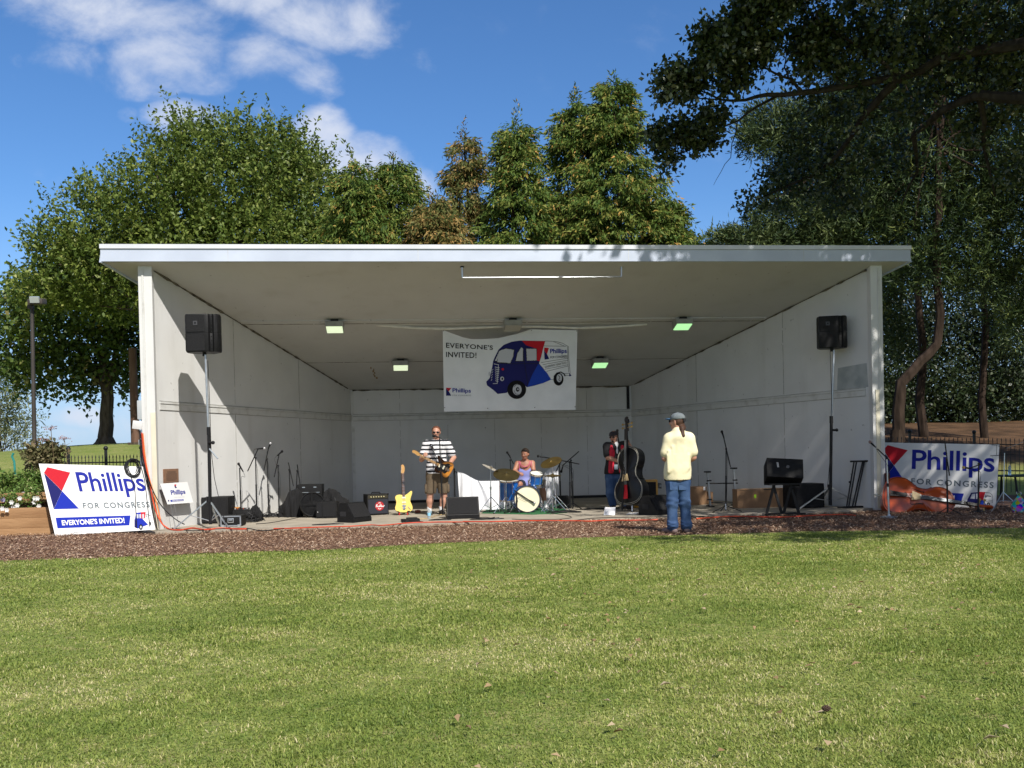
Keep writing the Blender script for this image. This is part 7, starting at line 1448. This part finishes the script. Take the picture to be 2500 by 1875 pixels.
hand(F, wrL, (.05, -.75, .45), tuple(Vector((.85, .35, .1))), 48, side=1); hand(F, wrR, (-.80, -.30, -.25), (.15, .65, -.5), 24, side=-1)
F.build('body', M_skin, t); face(t, Mh, u, .245, False); glasses(t, Mh, u, .245)
F = Field(.012); F.ell(u(0, .07, .20), np.array([.372, .42, .345])*.245, np.array(Mh)); F.ell(u(0, .15, .0), np.array([.375, .30, .30])*.245, np.array(Mh)); F.cut(u(0, -.20, .34), np.array(Mh@Vector((0, -.72, -.69)))); F.build('hair', M_hairred, t)
F = Field(.012); F.cap(Q(1066, 1096), Q(1067, 1147), .185, .215, .05, .74, (0, 1, 0)); F.cap(Q(1067, 1140), Q(1067, 1153), .215, .218, .03, .76, (0, 1, 0)); F.cap(shL, shR, .088, .088, .06); F.cap(shL, lp(shL, elL, .70), .090, .085, .03); F.cap(shR, lp(shR, elR, .70), .090, .085, .03); F.cut(Q(1067, 1156), [0, 0, -1]); F.build('striped_shirt', M_stripe, t)
F = Field(.012)
for h_, k_ in ((hL, kL), (hR, kR)): F.cap(h_, lp(h_, k_, .86), .125, .112, .02)
F.cap(Q(1059, 1158), Q(1076, 1158), .165, .165, .05, .80, (0, 1, 0)); F.cut(Q(1067, 1204.5), [0, 0, -1]); F.cut(Q(1067, 1150.5), [0, 0, 1]); sh_ = F.build('cargo_shorts', M_short, t)
o = Vector(t.location)
for s, k_ in ((-1, lp(hL, kL, .55)), (1, lp(hR, kR, .55))): MB().box(Vector(k_)-o+Vector((s*.105, -.04, 0)), (.05, .13, .16), bev=.012).build('cargo_pocket', M_short, sh_)
MB().lathe([(.175, -.012), (.178, .0), (.175, .012)], Matrix.Translation(Vector(Q(1067, 1153))-o)@Matrix.Diagonal((1.12, .9, 1, 1)), 30).build('belt', M_blksh, t)
for a in (aL, aR): MB().lathe([(.048, -.02), (.052, .07), (.046, .07)], Matrix.Translation(Vector(a)-o), 16).build('sock', M_shoew, t)
shoe(t, aL, (-.1, -1, 0), mat('blue_white_shoe', (.30, .48, .58), .6), .27, .095); shoe(t, aR, (.25, -1, 0), M_shoed, .27, .095)
# guitar hung from a strap
gz = Vector(Q(1006, 1100, .34))-Vector(Q(1102, 1150, .20)); gl = gz.length; z = gz.normalized(); y = Vector((0.05, 1, .05)); y = (y-z*y.dot(z)).normalized(); x = y.cross(z); M = Matrix((x, y, z)).transposed().to_4x4(); M.translation = Vector(Q(1102, 1151, .22))
gt = guitar('electric_guitar', 'sunburst electric guitar hanging from the singer\'s shoulder strap', M@Matrix.Scale(gl/.925, 4), M_sunb, M_maple, M_maple, M_blk)
sp_ = [Q(1056, 1079, -.10), Q(1052, 1078, .02), Q(1053.5, 1088, .15), Q(1058, 1100, .19), Q(1063, 1112, .20), Q(1069, 1121, .21)]
st = MB(); pts = [Vector(p)-o for p in sp_]
for a, b in zip(pts[:-1], pts[1:]): st.box((a+b)/2, (.058, .008, (b-a).length*1.12), (b-a).to_track_quat('Z', 'Y').to_matrix())
st_ = st.build('guitar_strap', M_blksh, t)
for p in pts[2:5]: MB().lathe([(.006, 0), (.012, .002), (.006, .004)], align4(p+Vector((0, -.012, 0)), (0, -1, 0)), 10).build('stud', M_chrome, st_)

# ---- the drummer
YD = 2.62; Q = lambda x, y, dy=0.0: np.array(atY(x, y, YD-dy)); t = person('man with dark hair in a lilac tank top with pink edges playing the drums', (1281, 1240), YD); o = Vector(t.location)
F = Field(.011); Mh, u = head(F, Q(1282, 1109, .06), -28, 8, .235); F.cap(Q(1282, 1119, .0), Q(1281, 1130, -.03), .054, .066, .03)
shL, shR = Q(1264, 1132), Q(1299.5, 1131); elL, elR = Q(1256, 1151, .10), Q(1303, 1153, .12); wrL, wrR = Q(1268, 1156, .36), Q(1303, 1165, .32)
F.cap(Q(1282, 1140), Q(1281, 1178, -.03), .145, .145, .05, .72, (0, 1, 0)); F.cap(shL, shR, .062, .062, .05); arm(F, shL, elL, wrL); arm(F, shR, elR, wrR)
hL, hR = Q(1274, 1183), Q(1292, 1183); kL, kR = Q(1268, 1183, .45), Q(1322, 1184, .38); aL, aR = Q(1270, 1230, .48), Q(1331, 1231, .42); aL[2] = aR[2] = .11; leg(F, hL, kL, aL); leg(F, hR, kR, aR, (.095, .066, .064, .042))
hand(F, wrL, (.3, -.9, .1), (0, -.1, -1), 50, side=1); hand(F, wrR, (-.2, -.95, .0), (0, -.1, -1), 50, side=-1); F.build('body', M_skin2, t); face(t, Mh, u, .235)
F = Field(.012); F.ell(u(0, .08, .20), np.array([.37, .42, .36])*.235, np.array(Mh)); F.ell(u(0, .16, -.02), np.array([.36, .29, .30])*.235, np.array(Mh)); F.ell(u(.05, -.26, .40), np.array([.26, .16, .12])*.235, np.array(Mh)); F.cut(u(0, -.24, .24), np.array(Mh@Vector((0, -.70, -.71)))); F.build('hair', M_hairdk, t)
F = Field(.011); F.cap(Q(1282, 1158), Q(1281, 1176, -.03), .152, .160, .04, .75, (0, 1, 0)); F.cap(Q(1281, 1176, -.03), Q(1281, 1184, .02), .165, .17, .04, .85, (0, 1, 0)); F.cap(Q(1271, 1131, -.01), Q(1273, 1150), .050, .10, .03); F.cap(Q(1293, 1130, -.01), Q(1291, 1150), .050, .10, .03); tk = F.build('tank_top', M_tank, t)
nk = [Q(1269.5, 1126, .04), Q(1270, 1133, .10), Q(1275, 1138.5, .125), Q(1282, 1140, .13), Q(1288, 1138.5, .125), Q(1293, 1132, .10), Q(1294, 1125.5, .04)]; MB().tube([Vector(p)-o for p in nk], .011, 6).build('neck_trim', M_pinktrim, tk)
for pts in ([Q(1266, 1127, .05), Q(1268.5, 1136, .09), Q(1267, 1148, .07)], [Q(1298, 1126, .05), Q(1296, 1136, .09), Q(1299, 1148, .06)]): MB().tube([Vector(p)-o for p in pts], .011, 6).build('arm_trim', M_pinktrim, tk)
F = Field(.012); F.cap(Q(1276, 1184), Q(1289, 1184), .13, .13, .05)
for h_, k_ in ((hL, kL), (hR, kR)): F.cap(h_, lp(h_, k_, .62), .112, .098, .03)
F.build('dark_shorts', mat('navy_shorts', (.015, .018, .035), .85), t)
for a in (aL, aR): MB().lathe([(.046, -.02), (.05, .10), (.044, .10)], Matrix.Translation(Vector(a)-o), 16).build('sock', M_shoew, t)
shoe(t, aL, (-.1, -1, 0), M_shoew, .27, .108); shoe(t, aR, (.35, -.9, 0), M_shoew, .27, .108)
for w_, tip, lab in ((wrL, Q(1262, 1152, .70), 'wooden drumstick in the hand near the ride cymbal'), (wrR, Q(1309, 1158, .52), 'wooden drumstick over the blue rack tom')):
    w_ = Vector(w_)+Vector((0, -.09, 0)); d = (Vector(tip)-w_).normalized(); s_ = thing('drumstick', lab, 'drumstick', w_); MB().tube([d*-.08, d*.24, d*.31, d*.32], [.007, .0065, .004, .006], 8).build('stick', M_maple, s_)

# ---- the bass player
YB = 2.0; Q = lambda x, y, dy=0.0: np.array(atY(x, y, YB-dy)); t = person('man in flat cap and red and black shirt playing the upright bass', (1497, 1246), YB); o = Vector(t.location)
F = Field(.011); Mh, u = head(F, Q(1499, 1066, .03), -38, 12, .245); F.cap(Q(1500, 1074, -.02), Q(1501, 1086, -.03), .060, .072, .03)
shL, shR = Q(1482.5, 1090), Q(1523, 1087, -.06); elL, elR = Q(1484, 1117, .08), Q(1546, 1104, .12); wrL, wrR = Q(1507, 1125, .42), Q(1535, 1083, .40)
F.cap(Q(1502, 1100), Q(1500, 1148), .165, .160, .05, .75, (0, 1, 0)); F.cap(shL, shR, .07, .07, .05); arm(F, shL, elL, wrL, (.064, .052, .048, .032)); arm(F, shR, elR, wrR, (.062, .05, .046, .032))
hL, hR = Q(1491, 1168), Q(1513, 1168); kL, kR = Q(1490, 1205, .03), Q(1518, 1206, .0); aL, aR = Q(1496, 1240), Q(1527, 1240); aL[2] = aR[2] = .1; leg(F, hL, kL, aL); leg(F, hR, kR, aR)
hand(F, wrL, (.75, -.45, -.25), (.2, -.2, -.8), 38, side=-1); hand(F, wrR, (-.72, -.25, .5), (-.2, -.8, -.2), 44, side=1); F.build('body', M_skin, t); face(t, Mh, u, .245, False); glasses(t, Mh, u, .245)
F = Field(.010); F.ell(u(0, -.30, -.34), np.array([.12, .11, .13])*.245, np.array(Mh)); F.cap(u(-.11, -.385, -.175), u(.11, -.385, -.175), .028*.245, .028*.245, .01); F.build('goatee', M_hairdk, t)
F = Field(.011); F.ell(u(0, .04, .25), np.array([.40, .47, .24])*.245, np.array(Mh)); F.ell(u(0, -.36, .21), np.array([.30, .26, .07])*.245, np.array(Mh)); F.cut(u(0, 0, .13), np.array(Mh@Vector((0, .08, -1)))); F.build('flat_cap', M_capd, t)
def shirt(extra, cuts):
    F = Field(.011); F.cap(Q(1502, 1101), Q(1500, 1150), .180, .205, .05, .77, (0, 1, 0)); F.cap(Q(1500, 1148), Q(1499, 1158), .208, .208, .03, .78, (0, 1, 0)); F.cap(shL, shR, .086, .086, .06); F.cap(shL, lp(shL, elL, .72), .094, .092, .03); F.cap(shR, lp(shR, elR, .60), .090, .088, .03); F.cut(Q(1500, 1157), [0, 0, -1])
    return F
bs = shirt(0, 0).build('bowling_shirt', M_blksh, t)
for x0, x1 in ((1485, 1501), (1513, 1525)):                       # red front panels and a white undershirt lie on the front
    F = Field(.010); F.cap(Q((x0+x1)/2+1, 1104, .130), Q((x0+x1)/2-1, 1150, .150), .055, .062, .03, .5, (0, 1, 0)); F.cap(Q((x0+x1)/2, 1091, .085), Q((x0+x1)/2+1, 1104, .130), .040, .055, .03, .6, (0, 1, 0)); F.cut(Q(1500, 1155), [0, 0, -1]); F.build('red_panel', M_redsh, bs)
F = Field(.010); F.cap(Q(1505, 1083, .07), Q(1507, 1106, .155), .042, .020, .02, .6, (0, 1, 0)); F.build('white_undershirt', M_shoew, t)
F = Field(.012); F.cap(Q(1494, 1162), Q(1511, 1162), .15, .15, .05, .82, (0, 1, 0))
for h_, k_, a_ in ((hL, kL, aL), (hR, kR, aR)): F.cap(h_, k_, .118, .092, .03); F.cap(k_, lp(k_, a_, .97), .092, .082, .03)
F.cut(Q(1500, 1155), [0, 0, 1]); F.build('jeans', M_denim, t); shoe(t, aL, (-.15, -1, 0), M_shoed, .28, .10); shoe(t, aR, (.5, -.8, 0), M_shoed, .28, .10)
bd_ = MB(); bd_.tube([Vector(Q(1502, 1088, .12))-o, Vector(Q(1503, 1115, .18))-o, Vector(Q(1504, 1132, .2))-o], .004, 5); bd_.build('lanyard', M_rope, t); MB().box(Vector(Q(1504, 1140, .21))-o, (.07, .008, .10)).build('name_badge', mat('badge_card', (.45, .55, .62), .4), t)
MB().lathe([(.034, -.012), (.034, .012)], align4(Vector(lp(wrR, elR, .22))-o, Vector(elR-wrR)), 14).build('wrist_watch', M_blksh, t)

# ---- the man in the pale yellow shirt, seen from behind
YM_ = -3.55; Q = lambda x, y, dy=0.0: np.array(atY(x, y, YM_+dy)); t = thing('person', 'man in pale yellow shirt, jeans and grey cap standing with his back turned', 'person', (atY(1657, 1295, YM_).x, YM_, -.046)); o = Vector(t.location); g0 = -.046
F = Field(.011); Mh, u = head(F, Q(1653, 1030, .02), -132, -2, .25); F.cap(Q(1655, 1040, .0), Q(1658, 1056, -.02), .062, .075, .03)
shL, shR = Q(1634, 1072), Q(1682, 1070); elL, elR = Q(1623, 1119, .0), Q(1693, 1117, .0); wrL, wrR = Q(1634, 1128, .28), Q(1683, 1126, .28)
F.cap(Q(1657, 1080), Q(1655, 1160), .17, .185, .05, .70, (0, 1, 0)); F.cap(shL, shR, .072, .072, .05); arm(F, shL, elL, wrL); arm(F, shR, elR, wrR)
hL, hR = Q(1642, 1182), Q(1668, 1182); kL, kR = Q(1641, 1232, .0), Q(1672, 1232, .02); aL, aR = Q(1642, 1282), Q(1676, 1282, -.02); aL[2] = aR[2] = g0+.095; leg(F, hL, kL, aL); leg(F, hR, kR, aR)
hand(F, wrL, (.5, .8, .1), (.6, -.3, -.2), 40, side=1); hand(F, wrR, (-.5, .8, .1), (-.6, -.3, -.2), 40, side=-1); F.build('body', M_skin, t); face(t, Mh, u, .25, False); glasses(t, Mh, u, .25)
F = Field(.011); F.ell(u(0, .12, .04), np.array([.37, .34, .40])*.25, np.array(Mh)); F.ell(u(-.02, .24, -.28), np.array([.25, .16, .24])*.25, np.array(Mh)); F.cap(u(-.04, .34, -.36), Q(1665, 1046, -.09), .055, .040, .03); F.cap(Q(1665, 1046, -.09), Q(1667, 1064, -.135), .036, .030, .02); F.cap(Q(1667, 1064, -.135), Q(1666, 1070, -.14), .030, .012, .02); F.build('ponytail_hair', M_hairbr, t)
F = Field(.010); F.ell(u(0, .05, .24), np.array([.41, .47, .33])*.25, np.array(Mh)); F.cut(u(0, 0, .14), np.array(Mh@Vector((0, .10, -1)))); cp = F.build('cap', M_capg, t)
F = Field(.009); F.ell(u(0, -.50, .17), np.array([.30, .30, .05])*.25, np.array(Mh)); F.build('brim', M_capb, cp); MB().ball(Vector(u(0, .04, .575))-o, .010, 8, 6).build('cap_button', M_capg, cp); MB().box(Vector(u(0, .50, .12))-o, (.075, .012, .045), Mh).build('strap_gap', M_dark, cp)
F = Field(.011); F.cap(Q(1657, 1080), Q(1654, 1158), .188, .205, .05, .74, (0, 1, 0)); F.cap(Q(1654, 1150), Q(1654, 1172), .208, .196, .03, .76, (0, 1, 0)); F.cap(shL, shR, .082, .082, .08); F.cap(shL, lp(shL, elL, .70), .086, .090, .04); F.cap(shR, lp(shR, elR, .70), .084, .090, .04); F.cap(Q(1655, 1053, -.02), Q(1658, 1066, -.03), .078, .13, .05)
for i in range(9):                                                 # soft folds falling from the shoulders and over the belt
    xx = 1632+i*6; F.cap(Q(xx, 1152-5*(i % 3), -.118), Q(xx+random.uniform(-8, 8), 1112-10*(i % 4), -.110), .016, .010, .05)
F.cut(Q(1655, 1171.5), [0, 0, -1]); F.build('polo_shirt', M_yel, t)
F = Field(.011); F.cap(Q(1646, 1174), Q(1665, 1174), .138, .138, .05, .82, (0, 1, 0))
for h_, k_, a_ in ((hL, kL, aL), (hR, kR, aR)):
    F.cap(h_, k_, .106, .080, .02); F.cap(k_, lp(k_, a_, .98), .078, .080, .03)
    for j in range(4): q = lp(k_, a_, .80+.06*j); F.ell(q+np.array([0, -.01, 0]), (.083-.006*(j % 2), .082, .020), M=np.array(axes(0, 10*(-1)**j, 14*(-1)**j)), k=.03)
    for j in range(3): q = lp(h_, k_, .82+.12*j); F.ell(q+np.array([0, 0, 0]), (.078, .084, .03), M=np.array(axes(0, -12, 18*(-1)**j)), k=.04)
F.cut(Q(1655, 1166), [0, 0, 1]); jn = F.build('jeans', M_denim, t)
for s in (-1, 1): MB().box(Vector(Q(1655+s*11, 1186, -.092))-o, (.115, .020, .13), rotm('Y', s*3), bev=.004).build('back_pocket', M_denim, jn)
F.__init__(.012); F.cap(Q(1641, 1169), Q(1669, 1169), .122, .122, .03, .80, (0, 1, 0)); F.cut(Q(1655, 1166.5), [0, 0, 1]); F.cut(Q(1655, 1174), [0, 0, -1]); F.build('belt', M_blksh, t)
shoe(t, aL, (-.55, .8, 0), M_shoeg, .28, .095); shoe(t, aR, (.15, 1, 0), M_shoeg, .28, .095)
